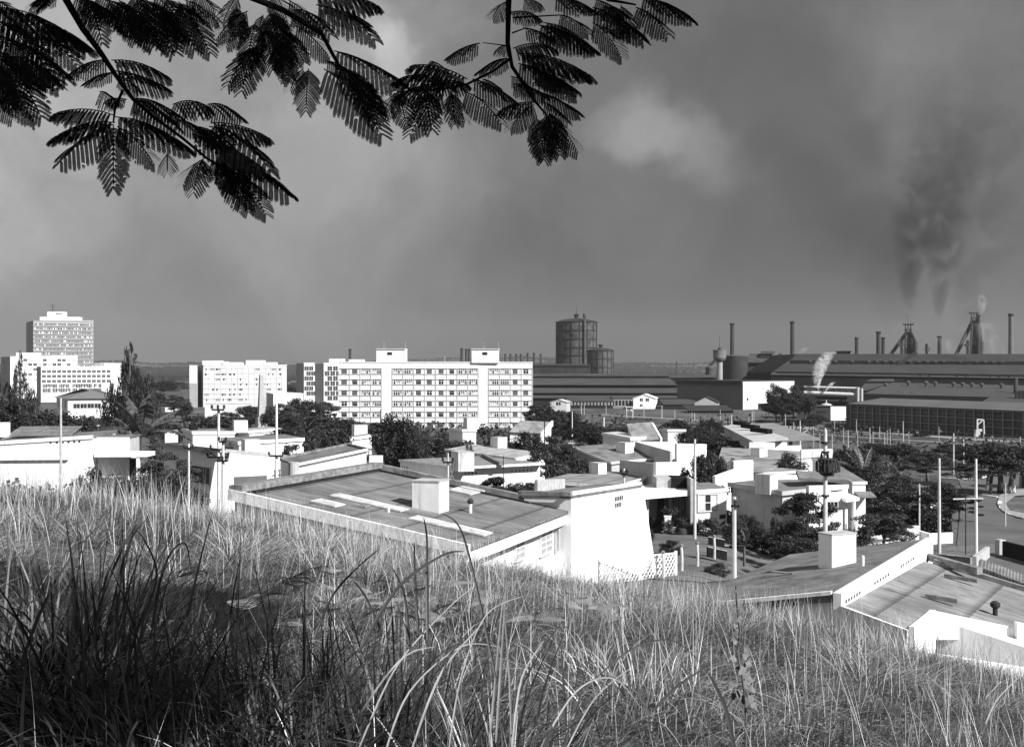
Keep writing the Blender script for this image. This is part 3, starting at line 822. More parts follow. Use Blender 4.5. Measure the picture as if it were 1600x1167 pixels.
    for i in range(7):
        a, z = hi.facehit('L', 315.5 + i * 2.4, 707 + i * .2); hi.slab(mb, 'L', a - .07, a + .07, z - .15, z + .15, .051, .06)
    mb.build('vent_slits', M_dark, h)
    # raking buttress
    mb = MB(); p = W(336, 722, 101); q = W(322, 770, 100.5)
    v = [Vector((p.x, p.y, ZY(722, 101))), Vector((p.x + 1.1, p.y, ZY(722, 101))), Vector((q.x + 1.9, q.y, T(q.x, q.y) - .3)), Vector((q.x, q.y, T(q.x, q.y) - .3))]
    s = Vector((.15, 1.2, 0)); mb.v = [tuple(x) for x in v] + [tuple(x + s) for x in v]; mb.f = [(0, 3, 2, 1), (4, 5, 6, 7), (0, 1, 5, 4), (1, 2, 6, 5), (2, 3, 7, 6), (3, 0, 4, 7)]; mb.m = [0] * 6
    mb.build('buttress', M_clean, h)
    a0, z1 = hi.facehit('R', 359, 745); a1, z0 = hi.facehit('R', 418, 742)
    mb = MB(); q = hi.facehit('R', 352, 765)
    al, nrm = hi.axes('R')
    P = lambda px, py, t=.02: (lambda az_: Vector((hi.c + al * az_[0] + nrm * t).to_tuple()[:2] + (az_[1],)))(hi.facehit('R', px, py))
    # flat dark polygon (raked left side) on the wall, standing in for recess shade
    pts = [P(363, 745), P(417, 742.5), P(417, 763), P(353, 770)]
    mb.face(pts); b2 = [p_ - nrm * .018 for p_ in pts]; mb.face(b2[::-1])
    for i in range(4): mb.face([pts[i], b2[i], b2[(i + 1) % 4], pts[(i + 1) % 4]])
    mb.build('garage_recess_shade', mat('recess_shade', .10, .3, .6), h)
    # pierced block screen
    mb = MB(); mbd = MB(); p = W(422, 735, 97); q = W(450, 733, 98.5); d = q - p; d.z = 0; ln = d.length; d.normalize(); zt = ZY(735, 97)
    mb2 = MB(); zb_ = T(p.x, p.y) - .2
    for i in range(5): mb.pp(Vector((p.x, p.y, zb_)) + d * (i * ln / 4 - .05), d * .1, Vector((0, .15, 0)), Vector((0, 0, zt - zb_)))
    k = 0; zz = zt
    while zz > zb_ + .3: mb.pp(Vector((p.x, p.y + .002, zz - .1)), d * ln, Vector((0, .146, 0)), Vector((0, 0, .1))); zz -= .38
    mb.build('pierced_screen', M_white, h)
    # ---- H3
    rc = Rect(468, 727, 93, 62, (437, 717), (575, 704))
    h, roof, hi = house('bungalow with grey roof and tall white side wall, behind the nearest roof', rc, C_roofL, M_clean, eave=(.02, .1, .1, .1), thick=.12, fascia=None)
    edge_beam(rc, (0, 0), (0, rc.Rn), -.12, .18, M_white, h, 'coping')
    edge_beam(rc, (rc.L - .1, 0), (rc.L - .1, rc.Rn), .3, .16, M_edge, h, 'parapet')
    edge_beam(rc, (0, rc.Rn), (rc.L, rc.Rn), .3, .16, M_edge, h, 'parapet')
    p = W(459, 722, 92); mb = MB(); mb.tube([(p.x, p.y, T(p.x, p.y)), (p.x, p.y, ZY(722, 92))], .42, 14); mb.build('round_pier', M_conc, h)
    wall_piece(h, 577, 598, 711.5, 711.5, 101, 101, M_white2, 'yard_wall', .2)
    mb = MB(); a0, z1 = hi.facehit('R', 495, 742); a1, z0 = hi.facehit('R', 552, 735)
    for i in range(9):
        a = a0 + (a1 - a0) * i / 9; hi.slab(mb, 'R', a, a + (a1 - a0) / 9 * .72, z1 - .55, z1 + .05 + (a - a0) * .03, .003, .02)
    mb.build('strip_window', M_glass, h)
    # ---- row of distant roofs, left middle
    for (args, lab, rm, tank) in [
        (dict(px=372, py=690, D=150, az=64, L=(262, 692), Rr=(476, 684)), 'long low white bungalow just behind the big buttressed one', C_roofL, (250, 688, 1.6)),
        (dict(px=300, py=674, D=178, az=66, L=(255, 672), Rr=(368, 674)), 'small flat bungalow with plain white edge, left of the twin concrete poles in the distance', C_roofL, (358, 673, 2.0)),
        (dict(px=388, py=673, D=186, az=72, L=(372, 670), Rr=(440, 669)), 'pale roofed bungalow in front of the stone obelisk', mat('pale_felt', .3, .2, 1), None),
        (dict(px=108, py=666, D=185, az=70, L=(98, 664), Rr=(156, 664)), 'small white bungalow between the trees behind the long left bungalow', C_roofL, None),
        (dict(px=545, py=684, D=172, az=70, L=(538, 682), Rr=(582, 679)), 'small white bungalow left of the big round tree', C_roofL, (546, 680, 1.9)),
        (dict(px=722, py=671, D=215, az=74, L=(700, 669), Rr=(745, 671)), 'low white building at the foot of the apartment block, near its centre', C_roofL, (722, 668, 2.4)),
        (dict(px=1043, py=671, D=225, az=74, L=(1030, 670), Rr=(1072, 671)), 'small white bungalow with grey window below the rail yard', C_roofL, None),
        (dict(px=985, py=684, D=165, az=60, L=(940, 676), Rr=(1010, 682)), 'bungalow with pale tilted roof sheets among dark bushes', mat('pale_sheets', .42, .2, 1), None),
        (dict(px=246, py=627, D=590, az=62, L=(238, 626), Rr=(268, 627)), 'distant flat white shed left of the slab hospital', C_roofL, None),
        (dict(px=258, py=637, D=500, az=62, L=(252, 636), Rr=(286, 637)), 'distant low white house left of the long slab block', C_roofL, None),
    ]:
        rc = Rect(**args)
        h, roof, hi = house(lab, rc, rm, M_clean, eave=(.15, .15, .1, .1), thick=.35, fascia=M_white, zb=T(rc.c.x, rc.c.y) - 1.2)
        if tank: roof_tank(rc, h, tank[0] + 8, tank[1], tank[2], tank[2], tank[2] * .75, h=h, az=70)
    # tilted roofs by the block's right end
    for (rd, ev, D, lab) in ((((813, 657), (862, 658)), ((795, 675), (845, 677)), 205, 'small house with steep grey lean-to roof at the right foot of the apartment block'), (((979, 662), (1018, 661)), ((990, 689), (1032, 686)), 166, 'small house with sharply tilted pale roof among bushes below the rail yard')):
        r0, r1 = W(*rd[0], D + 3), W(*rd[1], D + 3); e0, e1 = W(*ev[0], D), W(*ev[1], D)
        zb = T(e0.x, e0.y) - .5
        t = thing('lean_to_house', lab, 'house', ((e0.x + e1.x) / 2, D + 1, zb))
        mb = MB(); mb.pp(e0, e1 - e0, r0 - e0, Vector((0, .1, -.15))); mb.build('roof', mat('tilted_roof', .22, .3, .8, .9, dirt=.4), t)
        k = [e0 + Vector((.2, .4, -.2)), e1 + Vector((-.1, .4, -.2)), r1 + Vector((-.1, 0, -.25)), r0 + Vector((.2, 0, -.25))]
        mb = MB(); kb = [Vector((q.x, q.y, zb)) for q in k]; mb.v = [tuple(q) for q in k + kb]; mb.f = [(0, 1, 2, 3), (7, 6, 5, 4)] + [(i, 4 + i, 4 + (i + 1) % 4, (i + 1) % 4) for i in range(4)]; mb.m = [0] * 6
        mb.build('wall', M_white, t)
        mb = MB(); mb.pp(r1 + Vector((.0, -.1, .1)), e1 - r1, Vector((.25, .1, 0)), Vector((0, 0, -.9))); mb.build('verge', M_white, t)
    # long station-like shelter, right middle
    t = thing('covered_walkway', 'long pale shelter roof slanting towards the viewer below the rail yard', 'shelter', W(1175, 690, 150))
    mb = MB(); a = W(1129, 667, 205); b = W(1177, 693, 128); d = b - a
    mb.pp(a, d, Vector((3.8, .4, .35)), Vector((0, 0, .22))); mb.build('roof', mat('pale_cement', .46, .2, .5, .9, dirt=.3), t)
    mb = MB(); a2 = W(1115, 663, 212); mb.prism([a + Vector((.3, 0, -.05)), b + Vector((.3, 0, -.05)), b + Vector((.6, 0, -.05)), a + Vector((.6, 0, -.05))], T(b.x, b.y) - .5)
    mb.build('wall', M_grey, t)
    wall_piece(t, 1171, 1211, 691, 692, 127.6, 127.6, M_white2, 'end_wall', .3)
    for k in range(3):
        q = a.lerp(b, .2 + .27 * k) + Vector((2.3, 0, .6)); mb = MB(); mb.box(q, .7, 5, .55, .22); mb.build('roof_vent', M_dpaint, t)
    t = thing('platform_shelter', 'broad grey shelter roof slanting beside the long pale one', 'shelter', W(1205, 680, 150))
    mb = MB(); a = W(1160, 664, 205); b = W(1206, 690, 132); mb.pp(a, b - a, Vector((5.4, .6, .1)), Vector((0, 0, .25))); mb.build('roof', mat('mid_cement', .22, .25, .4, .9, dirt=.4, dscale=.3), t)
    for k in range(5):
        q = a.lerp(b, .05 + .22 * k) + Vector((2.5, 0, 0)); mb = MB(); mb.box((q.x, q.y, T(q.x, q.y) - .3), .3, .3, q.z - T(q.x, q.y) + .3); mb.build('column', M_conc, t)
    wall_piece(t, 1200, 1230, 690, 691, 131.6, 131.6, M_white2, 'end_wall', .3)

    # ---- B: right foreground bungalow
    D0 = 6.0 * F / (928 - HY)
    rl = Rect(1303, 928, D0, 29.8, (1035, 953), (1447, 842))
    h, roof, hi = house('near bungalow at lower right, dark felt roof, white parapet, sunken white well', rl, mat('dark_felt_roof', .15, .4, 1.4, .95, bump=.6, bscale=7, dirt=.55, dscale=.5), M_clean, eave=(.1, .05, .1, .1), thick=.2)
    QB = rl.Rn
    edge_beam(rl, (.05, -.12), (rl.L, -.12), .0001 + .14, .1, M_edgew, h, 'fascia')
    # the long white parapet wall stands proud between the two roofs
    mb = MB(); p = rl.p(-.02, -.15, .06); q = rl.p(-.02, QB, .06); n_ = -rl.d1 * .22
    mb.prism([p, q, q + n_, p + n_], min(p.z, q.z) - 3.0); wl_ = mb.build('parapet_wall', M_clean, h)
    fr = Rect.__new__(Rect); fr.__dict__.update(rl.__dict__); fr.c = rl.p(-.24, 0)
    for seg in ((1322, 1343), (1367, 1388), (1408, 1427)):
        mb = MB()
        for i in range(6):
            px = seg[0] + (seg[1] - seg[0]) * i / 5
            py = 848 + (1444 - px) * (936 - 848) / (1444 - 1303) - 3.5
            a, z = fr.facehit('R', px, py + 2.5); z = rl.p(0, a).z - .22
            fr.slab(mb, 'R', a - .075, a + .075, z - .045, z + .045, .003, .015)
        mb.build('vent_holes', M_shut, h)
    # tank seen corner-on
    roof_tank(rl, h, 1300, 887, .62, 1.02, 1.02, h=h, az=62, m=mat('streaked_tank', .76, .08, 2, .9, streak=.5))
    roof_vent(rl, 1348, 884, .42, h, .05, cap=False)
    mb = MB(); a = rl.roofhit(1238, 898); q = rl.p(*a, .01); mb.pp(q, rl.d1 * .7, rl.d2 * .15, Vector((0, 0, .05))); mb.build('roof_hatch', M_edge, h)
    # right roof
    rr = Rect.__new__(Rect); rr.__dict__.update(rl.__dict__)
    o = rl.p(-.24, 0); o.z = EYE - 6.32
    rr.c = o; rr.d1 = -rl.d1; rr.L = 14; rr.gL = -.235; rr.gR = -.022
    def rp(a, b, dz=0): return rr.p(a, b, dz)
    def rpoly(name, ab, m, th=.12, dz=0):
        mb = MB(); top = [rp(a, b, dz) for a, b in ab]; k = len(top)
        ar = sum(top[i].x * top[(i + 1) % k].y - top[(i + 1) % k].x * top[i].y for i in range(k))
        if ar < 0: top = top[::-1]
        bot = [q - Vector((0, 0, th)) for q in top]
        mb.v = [tuple(q) for q in top + bot]; mb.f = [tuple(range(k)), tuple(range(k, 2 * k))[::-1]] + [(i, k + i, k + (i + 1) % k, (i + 1) % k) for i in range(k)]; mb.m = [0] * len(mb.f)
        return mb.build(name, m, h)
    a1_, b1_ = rr.roofhit(1420, 987); a2_, b2_ = rr.roofhit(1455, 959); a3_, b3_ = rr.roofhit(1585, 986)
    far = QB - 1.6
    rpoly('roof', [(0, -.1), (a1_, b1_), (a2_, b2_), (a3_, b3_), (9.5, b3_), (9.5, far), (0, far)], C_roofB, .12)
    # lower walls under the right roof
    mb = MB(); mb.prism([rp(.05, .1, -.15), rp(9.3, .1 , -.15), rp(9.3, far - .2, -.15), rp(.05, far - .2, -.15)], T(o.x, o.y) - 3)
    wv = mb
    # well: front part lower than the roof edge
    mb = MB(); mb.prism([rp(.05, b2_ + .3, -.15), rp(9.3, b2_ + .3, -.15), rp(9.3, far - .2, -.15), rp(.05, far - .2, -.15)], o.z - 5); mb.build('wall', M_clean, h)
    def upright(ab0, ab1, z0, z1, th, m, nm):
        p = rp(*ab0); q = rp(*ab1); mb = MB(); d = q - p; s = Vector((-d.y, d.x, 0)).normalized() * th
        a = [p + Vector((0, 0, z1)), q + Vector((0, 0, z1))]
        mb.prism([a[0], a[1], a[1] + s, a[0] + s], min(p.z, q.z) + z0); return mb.build(nm, m, h)
    upright((a2_, b2_ - .12), (a3_, b3_ - .12), -.2, .12, .12, M_clean, 'well_parapet')
    upright((a1_, b1_), (a2_, b2_ - .12), -4.5, .14, -.14, M_clean, 'well_parapet')
    upright((a3_, b3_ - .1), (a3_ + 1.6, b3_ + .9), -1.6, .3, -.2, M_clean, 'well_parapet')
    mb = MB(); p = rp(a1_, b1_); f0 = rp(a2_, b2_, 0)
    q = [rp(a1_ - .1, b1_ - .15, -2.4), rp(a2_ - .1, b2_ - .2, -2.4), rp(a3_ + .2, b3_ - .2, -2.4), rp(a3_ + 1.2, b3_ - 1.5, -2.4)]
    mb.prism(q, o.z - 4.5); mb.build('well_floor', M_clean, h)
    e = upright((a1_, b1_ - .2), (a3_ + 1.2, b3_ - 1.6), -3.2, -.38, -.22, M_clean, 'well_parapet')
    upright((-.0, -.12), (a1_, b1_ - .05), -.6, .07, -.1, M_edgew, 'fascia')
    # raised laps + hatches on the right roof
    def hatch(px, py, w, l):
        a, b = rr.roofhit(px, py); mb = MB(); q = rp(a, b, .0); d_ = rp(a + w, b, .14) - q; mb.pp(q, d_, rr.d2 * l, Vector((0, 0, .12))); mb.build('roof_lantern', M_edge, h)
    hatch(1445, 934, .9, .12); hatch(1475, 902, 1.0, .12)
    a, b = rr.roofhit(1555, 961); q = rp(a, b, 0)
    mb = MB(); mb.lathe(q, [(.07, 0), (.07, .2), (.14, .26), (.14, .36), (.05, .42)], 12); mb.build('vent_cowl', M_iron, h)
    # far beam of the right roof
    p0 = W(1441, 868, 42.2); p1 = W(1531, 893, 39.5)
    mb = MB(); mb.bar(p0 + Vector((0, 0, .02)), p1 + Vector((0, 0, .02)), .22, .22); mb.build('parapet', M_edge, h)
    p0 = rp(.3, far + .02, .05); p1 = rp(9.4, far + .02, .05); mb = MB(); mb.bar(p0, p1, .2, .22); mb.build('parapet', M_edge, h)
    mb = MB()
    for i in range(20):
        a, b = rr.roofhit(1534 + i * 5, 887 + i * 1.9); q = rp(a, b, .22); mb.tube([q, rp(a + .1, b - .9, .1)], [.10, .08], 7)
    t = mb.build('tile_row', M_tile, h)
build_houses()
# ------------------------------------------------------------------ town blocks and the works behind
def strips(rc, face, zs, a0, a1, parent, hgt, n, gap=.12, name='window_band', m=M_glass, mull=None):
    """one ribbon of windows per storey"""
    for z in zs:
        mb = MB(); mb.mi = 0
        w = (a1 - a0) / n
        for i in range(n):
            mb.mi = 1 if rnd.random() < .18 else (2 if rnd.random() < .25 else 0)
            lo = z if rnd.random() < .7 else z + hgt * .35
            rc.slab(mb, face, a0 + i * w + w * gap, a0 + (i + 1) * w - w * gap, lo, z + hgt, .01, .06)
        mb.build(name, [m, M_frame, M_shut], parent)
def ledges(rc, face, zs, a0, a1, parent, t=.35, h=.18, m=M_clean, name='ledge'):
    for z in zs:
        mb = MB(); rc.slab(mb, face, a0, a1, z, z + h, .0, t); mb.build(name, m, parent)
def blockhouse(label, rc, zb, m, name='apartment_block', cat='building', group=None, roofm=None):
    t = thing(name, label, cat, rc.p(rc.L / 2, rc.Rn / 2, z=zb), group)
    mb = MB(); mb.prism([rc.p(0, 0), rc.p(rc.L, 0), rc.p(rc.L, rc.Rn), rc.p(0, rc.Rn)], zb); mb.build('wall', m, t)
    mb = MB(); e = .15
    mb.prism([rc.p(-e, -e, .3), rc.p(rc.L + e, -e, .3), rc.p(rc.L + e, rc.Rn + e, .3), rc.p(-e, rc.Rn + e, .3)], rc.c.z + .003); mb.build('roof', roofm or m, t)
    return t
def topbox(rc, t, px0, px1, py, D, hpy, m, dep=6, name='penthouse'):
    p = W(px0, py, D); q = W(px1, py, D); zb = ZY(hpy, D)
    mb = MB(); mb.prism([p, q, q + Vector((0, dep, 0)), p + Vector((0, dep, 0))], zb); return mb.build(name, m, t)

M_townwhite = mat('town_white', .68, .05, .2, .9, streak=.10)
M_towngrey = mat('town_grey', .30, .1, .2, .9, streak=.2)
M_townpale = mat('town_pale', .44, .07, .3, .9)
M_shutdk = mat('dark_shutter', .05, .3, .5, .8)

def build_town():
    # ---- the long white apartment block
    D = 360
    rc = Rect(529.3, 567, D, 88.5, lenL=13, Rr=(832, None))
    t = blockhouse('long six-storey white apartment block with two roof towers, centre of the town', rc, -8.5, M_clean)
    k = F / D
    X = lambda zx: (500 + zx / 4.444)
    def ax(zx): return rc.facehit('R', X(zx), 600)[0]
    rows = [576.2, 593, 609.8, 626.8, 643.6, 660.4]
    colA = [(150, 187), (225, 260), (290, 350), (365, 425), (510, 570), (585, 645), (668, 702), (743, 777), (825, 858), (900, 932), (960, 1020), (1035, 1095), (1180, 1240), (1255, 1312), (1340, 1372), (1413, 1447)]
    for r_, py in enumerate(rows):
        z1 = ZY(py, D); z0 = z1 - 1.4
        for (x0, x1) in colA:
            a0, a1 = ax(x0), ax(x1); big = (x1 - x0) > 45
            mb = MB(); rc.slab(mb, 'R', a0, a1, z0, z1, .004, .03)
            if big:
                w = mb.build('window', M_glass if rnd.random() < .5 else M_shutdk, t)
                f = MB()
                for i in range(5):
                    x = a0 + (a1 - a0) * i / 4; rc.slab(f, 'R', x - .09, x + .09, z0, z1, .032, .10)
                rc.slab(f, 'R', a0, a1, z1 - .55, z1 - .40, .034, .095)
                for i in range(4):
                    if rnd.random() < .55:
                        x = a0 + (a1 - a0) * i / 4; rc.slab(f, 'R', x + .05, x + (a1 - a0) / 4 - .05, z0, z0 + rnd.uniform(.4, 1.0), .033, .05)
                f.build('frame', M_frame, w)
            else:
                w = mb.build('window', M_dark, t)
                s = MB(); cover = rnd.choice([1, 1, 1, .75, .6, .0])
                if cover: rc.slab(s, 'R', a0, a1, z1 - (z1 - z0) * cover, z1, .035, .09)
                if cover: s.build('shutter', M_shut, w)
                else:
                    f = MB(); rc.slab(f, 'R', (a0 + a1) / 2 - .06, (a0 + a1) / 2 + .06, z0, z1, .032, .07); rc.slab(f, 'R', a0, a1, (z0 + z1) / 2 + .1, (z0 + z1) / 2 + .2, .034, .066); f.build('frame', M_frame, w)
    bays = [(131, 428), (502, 802), (806, 1100), (1171, 1475)]
    for (x0, x1) in bays:
        a0, a1 = ax(x0), ax(x1)
        n = 4
        for py in rows:
            z1 = ZY(py, D)
            mb = MB(); rc.slab(mb, 'R', a0, a1, z1 + .03, z1 + .17, .0, .22); mb.build('floor_line', M_townpale, t)
            mb = MB(); rc.slab(mb, 'R', a0, a1, z1 - 1.62, z1 - 1.47, .0, .18); mb.build('sill_line', M_townpale, t)
        for i in range(n + 1):
            x = a0 + (a1 - a0) * i / n
            mb = MB(); rc.slab(mb, 'R', x - .11, x + .11, -7, ZY(rows[0], D) + .03, .0, .12); mb.build('pilaster', M_townpale, t)
    for (p0, p1, hx) in ((588, 633, (467, 500)), (737, 779.5, (1127, 1162))):
        tw = topbox(rc, t, p0, p1, 545.3, D + .5, 567, M_white2, 7, 'lift_tower')
        a, b = W(X(hx[0]), 550.3, D + .45), W(X(hx[1]), 550.3, D + .45)
        mb = MB(); mb.prism([a, b, b + Vector((0, .3, 0)), a + Vector((0, .3, 0))], ZY(554.6, D)); mb.build('louvre', M_dark, tw)
        a, b = W(p0 - .7, 544.8, D + .2), W(p1 + .7, 544.8, D + .2); mb = MB(); mb.prism([a, b, b + Vector((0, 7.6, 0)), a + Vector((0, 7.6, 0))], ZY(545.6, D)); mb.build('roof', M_white2, tw)
    mb = MB(); a = W(832, 640, D - .4); mb.prism([a, W(836.5, 641, D - .4), W(836.5, 641, D + 8), W(832, 640, D + 8)], -8); mb.build('stair_wing', M_clean, t)
    for px in (600, 633.5, 695, 756, 779): 
        p = W(px, 545, D + 3) if px not in (695,) else W(px, 567, D + 3)
        mb = MB(); mb.tube([p, p + Vector((0, 0, 2.2))], .05, 5); mb.build('aerial', M_conc, t)

    # ---- zigzag white block with scattered square windows
    def zig(label, px0, px1, pxL, top, D, zb, rowsy, cols, dia=0):
        rc = Rect(px0, top, D, 62, (pxL, None), (px1, None))
        t = blockhouse(label, rc, zb, M_townwhite)
        lf = MB(); rc.slab(lf, 'L', .05, rc.L - .05, zb, rc.c.z - .05, .004, .04); lf.build('end_wall', M_towngrey, t)  # end turned from the sun, its shade coloured in as grey
        for i, py in enumerate(rowsy):
            z = ZY(py, D)
            for j, fx in enumerate(cols if i % 2 == dia else [c + .17 for c in cols if c + .17 < 1]):
                a = rc.Rn * fx; window(rc, 'R', a - .85, a + .85, z - .8, z + .8, t, 2, 1, glass=M_shutdk)
        return t, rc
    ys = [575.6, 583.5, 591.3, 599.2, 607, 614.8, 622]
    zig('left half of the white block with staggered square windows', 475, 493, 463, 568, 470, -9, ys[:6], [.22, .62])
    t, rc2 = zig('right half of the white block with staggered square windows, touching the long block', 506, 531, 492, 568.3, 425, -9, ys, [.2, .55, .9], 1)
    topbox(rc2, t, 514, 536, 560.5, 440, 569, M_townwhite); topbox(rc2, t, 545, 567, 561.5, 446, 569, M_townwhite)
    M_slab = mat('slab_render', .56, .08, .3, .9, streak=.15); M_shutpale = mat('pale_shutter', .26, .2, .5); M_tower = mat('tower_facing', .33, .06, .3, .9)
    # ---- slab hospital
    D = 560
    rc = Rect(318, 571, D, 68, (308, None), (448, 570.5))
    t = blockhouse('wide slab block with rows of gridded balconies, left of the obelisk', rc, -9, M_slab)
    mb = MB(); rc.slab(mb, 'L', .05, rc.L - .1, -9, rc.c.z - .1, .004, .05); mb.build('end_wall', M_towngrey, t)  # shade of the left end put in as grey colour
    Lr = rc.Rn * .945; n = 14
    for r_ in range(7):
        z1 = rc.c.z - 1.3 - r_ * 2.35
        for i in range(n):
            if r_ >= 5 and i >= 10.5: continue
            a0 = Lr * i / n + .3; a1 = Lr * (i + 1) / n - .3
            mb = MB(); rc.slab(mb, 'R', a0, a1, z1 - 1.0, z1, .004, .03); w = mb.build('window', rnd.choice([M_slab, M_slab, M_shutpale, M_slab, M_frame]), t)
            if rnd.random() < .33:
                d = MB(); c = rnd.uniform(.1, .5); rc.slab(d, 'R', a0 + (a1 - a0) * c, a0 + (a1 - a0) * (c + rnd.uniform(.2, .45)), z1 - .95, z1 - .1, .035, .05); d.build('open_pane', M_dark, w)
        mb = MB(); rc.slab(mb, 'R', 0, Lr, z1 + .05, z1 + .25, 0, .25); mb.build('floor_line', M_slab, t)
    for i in range(n + 1):
        a = Lr * i / n; mb = MB(); rc.slab(mb, 'R', a - .12, a + .12, -8, rc.c.z - .7, 0, .2); mb.build('fin', M_slab, t)
    for (a, b, y) in ((316, 345, 563.5), (348, 354, 565), (359, 377, 566), (384, 411, 563), (412, 430, 566)):
        topbox(rc, t, a, b, y, D + 24, 574, M_townwhite)
    r3 = Rect(296, 571, D - 6, 74, (287.5, 572), (309, None))
    t3 = blockhouse('narrow stair wing with blank white strip at the left end of the slab block', r3, -9, M_towngrey)
    mb = MB(); r3.slab(mb, 'R', 0, r3.Rn * .9, ZY(598.5, D), r3.c.z - .1, .004, .06); mb.build('white_panel', M_townwhite, t3)
    for r_ in range(7):
        mb = MB(); z = r3.c.z - 1.5 - r_ * 2.35; r3.slab(mb, 'L', 1, r3.L - 1, z - 1, z, .004, .04); mb.build('window', M_dark, t3)
    r4 = Rect(427, 616, 420, 72, (416, None), (474, 616)); t4 = blockhouse('low flat white pavilion right of the obelisk', r4, -9, M_townwhite, name='pavilion')
    mb = MB(); r4.slab(mb, 'L', .1, r4.L - .1, -9, r4.c.z - .1, .003, .03); mb.build('end_wall', M_towngrey, t4)  # left end greyed to colour in its shade
    r5 = Rect(320, 631, 430, 76, (318, None), (392, 630)); blockhouse('low pale building under the slab block, partly behind trees', r5, -9, M_slab, name='pavilion')
    # ---- tower, left
    D = 850
    rc = Rect(52, 501.5, D, 62, (41, None), (146, 501))
    t = blockhouse('tall office tower with many window ribbons and a mast, at far left', rc, -10, M_tower, name='office_tower')
    mb = MB(); rc.slab(mb, 'L', .1, rc.L - .1, -10, rc.c.z - .1, .004, .05); mb.build('end_wall', M_towngrey, t)  # unlit end of the tower, shade painted as grey
    mb = MB(); rc.slab(mb, 'L', rc.L * .45, rc.L * .58, 0, rc.c.z - 2, .051, .4); mb.build('service_shaft', M_tower, t)
    zs = [ZY(508 + i * 6.55, D) for i in range(11)]
    strips(rc, 'R', zs, rc.Rn * .02, rc.Rn * .97, t, 1.35, 42, .2, m=M_shutdk)
    ledges(rc, 'R', [z - .75 for z in zs], 0, rc.Rn, t, .5, .2, M_tower)
    topbox(rc, t, 62, 121, 495, D + 26, 503, M_townwhite, 10); pt = topbox(rc, t, 73.5, 98.5, 487, D + 28, 496, M_townwhite, 8)
    mb = MB()
    for i in range(5): p = W(87.5 + i * 1.9, 489.4, D + 27.9); mb.prism([p, p + Vector((.6, 0, 0)), p + Vector((.6, .3, 0)), p + Vector((0, .3, 0))], p.z - .7)
    mb.build('louvre', M_shutdk, pt)
    mb = MB(); p = W(82, 487, D + 31); mb.tube([p, p + Vector((0, 0, 5.4))], .16, 6)
    for s in (-1, 1): mb.bar(p + Vector((-1.8 * s, 0, 3.9)), p + Vector((1.8 * s, 0, 5.0)), .14); mb.bar(p + Vector((-1.7 * s, 0, 1.0)), p + Vector((0, 0, 2.6)), .14)
    mb.bar(p + Vector((-1.7, 0, 3.2)), p + Vector((1.7, 0, 3.2)), .14); mb.build('mast', M_iron, t)
    # middle-left blocks
    D = 640
    rc = Rect(64, 573.5, D, 64, (57.5, None), (175, 573))
    t = blockhouse('broad white block with three rows of paired windows below the tower', rc, -10, M_townwhite)
    mb = MB(); rc.slab(mb, 'L', .1, rc.L - .1, -10, rc.c.z - .1, .004, .05); mb.build('end_wall', M_towngrey, t)  # this end gets its shade from the grey colour
    for r_, py in enumerate((579, 586.6, 594.4)):
        for i in range(14):
            a = rc.Rn * (.015 + .07 * i); z = ZY(py, D); window(rc, 'R', a, a + rc.Rn * .052, z - 1.15, z + .3, t, 3, 1, glass=M_shutdk)
    strips(rc, 'R', [ZY(606, D), ZY(613, D)], rc.Rn * .02, rc.Rn * .85, t, 2.0, 36, .12)
    topbox(rc, t, 147, 157, 567, D + 30, 574, M_towngrey)
    rc = Rect(157, 567.5, 700, 66, (146, None), (190, 568)); t = blockhouse('plain white block rising behind the casuarina tree', rc, -10, M_townwhite)
    rc = Rect(16, 557.5, 720, 60, (1.5, None), (121, 556.5)); t = blockhouse('white block with dark left end, in front of the tower', rc, -10, M_townwhite)
    mb = MB(); rc.slab(mb, 'L', .1, rc.L - .1, -10, rc.c.z - .1, .004, .05); mb.build('end_wall', M_towngrey, t)  # dark left end: shade put into the grey
    for py in (561.5, 568.5, 576, 584, 592):
        z = ZY(py, 720)
        for i in range(12):
            if rnd.random() < .8:
                a = rc.Rn * (.12 + .072 * i); window(rc, 'R', a, a + 2.1, z - 1.1, z + .4, t, 2, 1, glass=rnd.choice([M_shut, M_shutdk, M_townpale]))
    topbox(rc, t, 25, 58, 551, 745, 558, M_townwhite)
    # tile-roofed hall
    rc = Rect(106, 623, 430, 60, (66, None), (190, None)); zb = -10
    t = thing('town_hall', 'low hall with broad grey hipped roof in front of the white blocks', 'building', rc.p(5, 10, z=zb))
    mb = MB(); mb.prism([rc.p(0, 0), rc.p(rc.L, 0), rc.p(rc.L, rc.Rn), rc.p(0, rc.Rn)], zb); mb.build('wall', M_townwhite, t)
    mb = MB(); a = [rc.p(-1, -1), rc.p(rc.L + 1, -1), rc.p(rc.L + 1, rc.Rn + 1), rc.p(-1, rc.Rn + 1)]; zr = 3.3
    r0 = rc.p(rc.L / 2, rc.L / 2, zr); r1 = rc.p(rc.L / 2, rc.Rn - rc.L / 2, zr)
    for f in ([a[0], a[3], r1, r0], [a[2], a[1], r0, r1], [a[1], a[0], r0], [a[3], a[2], r1]): mb.face(f)
    mb.face(a); mb.build('roof', mat('hall_roof', .14, .15, .3), t)
    for i in range(4):
        a_ = rc.Rn * (.1 + .13 * i); window(rc, 'R', a_, a_ + 2.2, rc.c.z - 3.4, rc.c.z - 1.8, t, 2, 1)
    for i in range(3):
        a_ = rc.L * (.15 + .28 * i); window(rc, 'L', a_, a_ + 2.2, rc.c.z - 3.6, rc.c.z - 1.0, t, 2, 2)
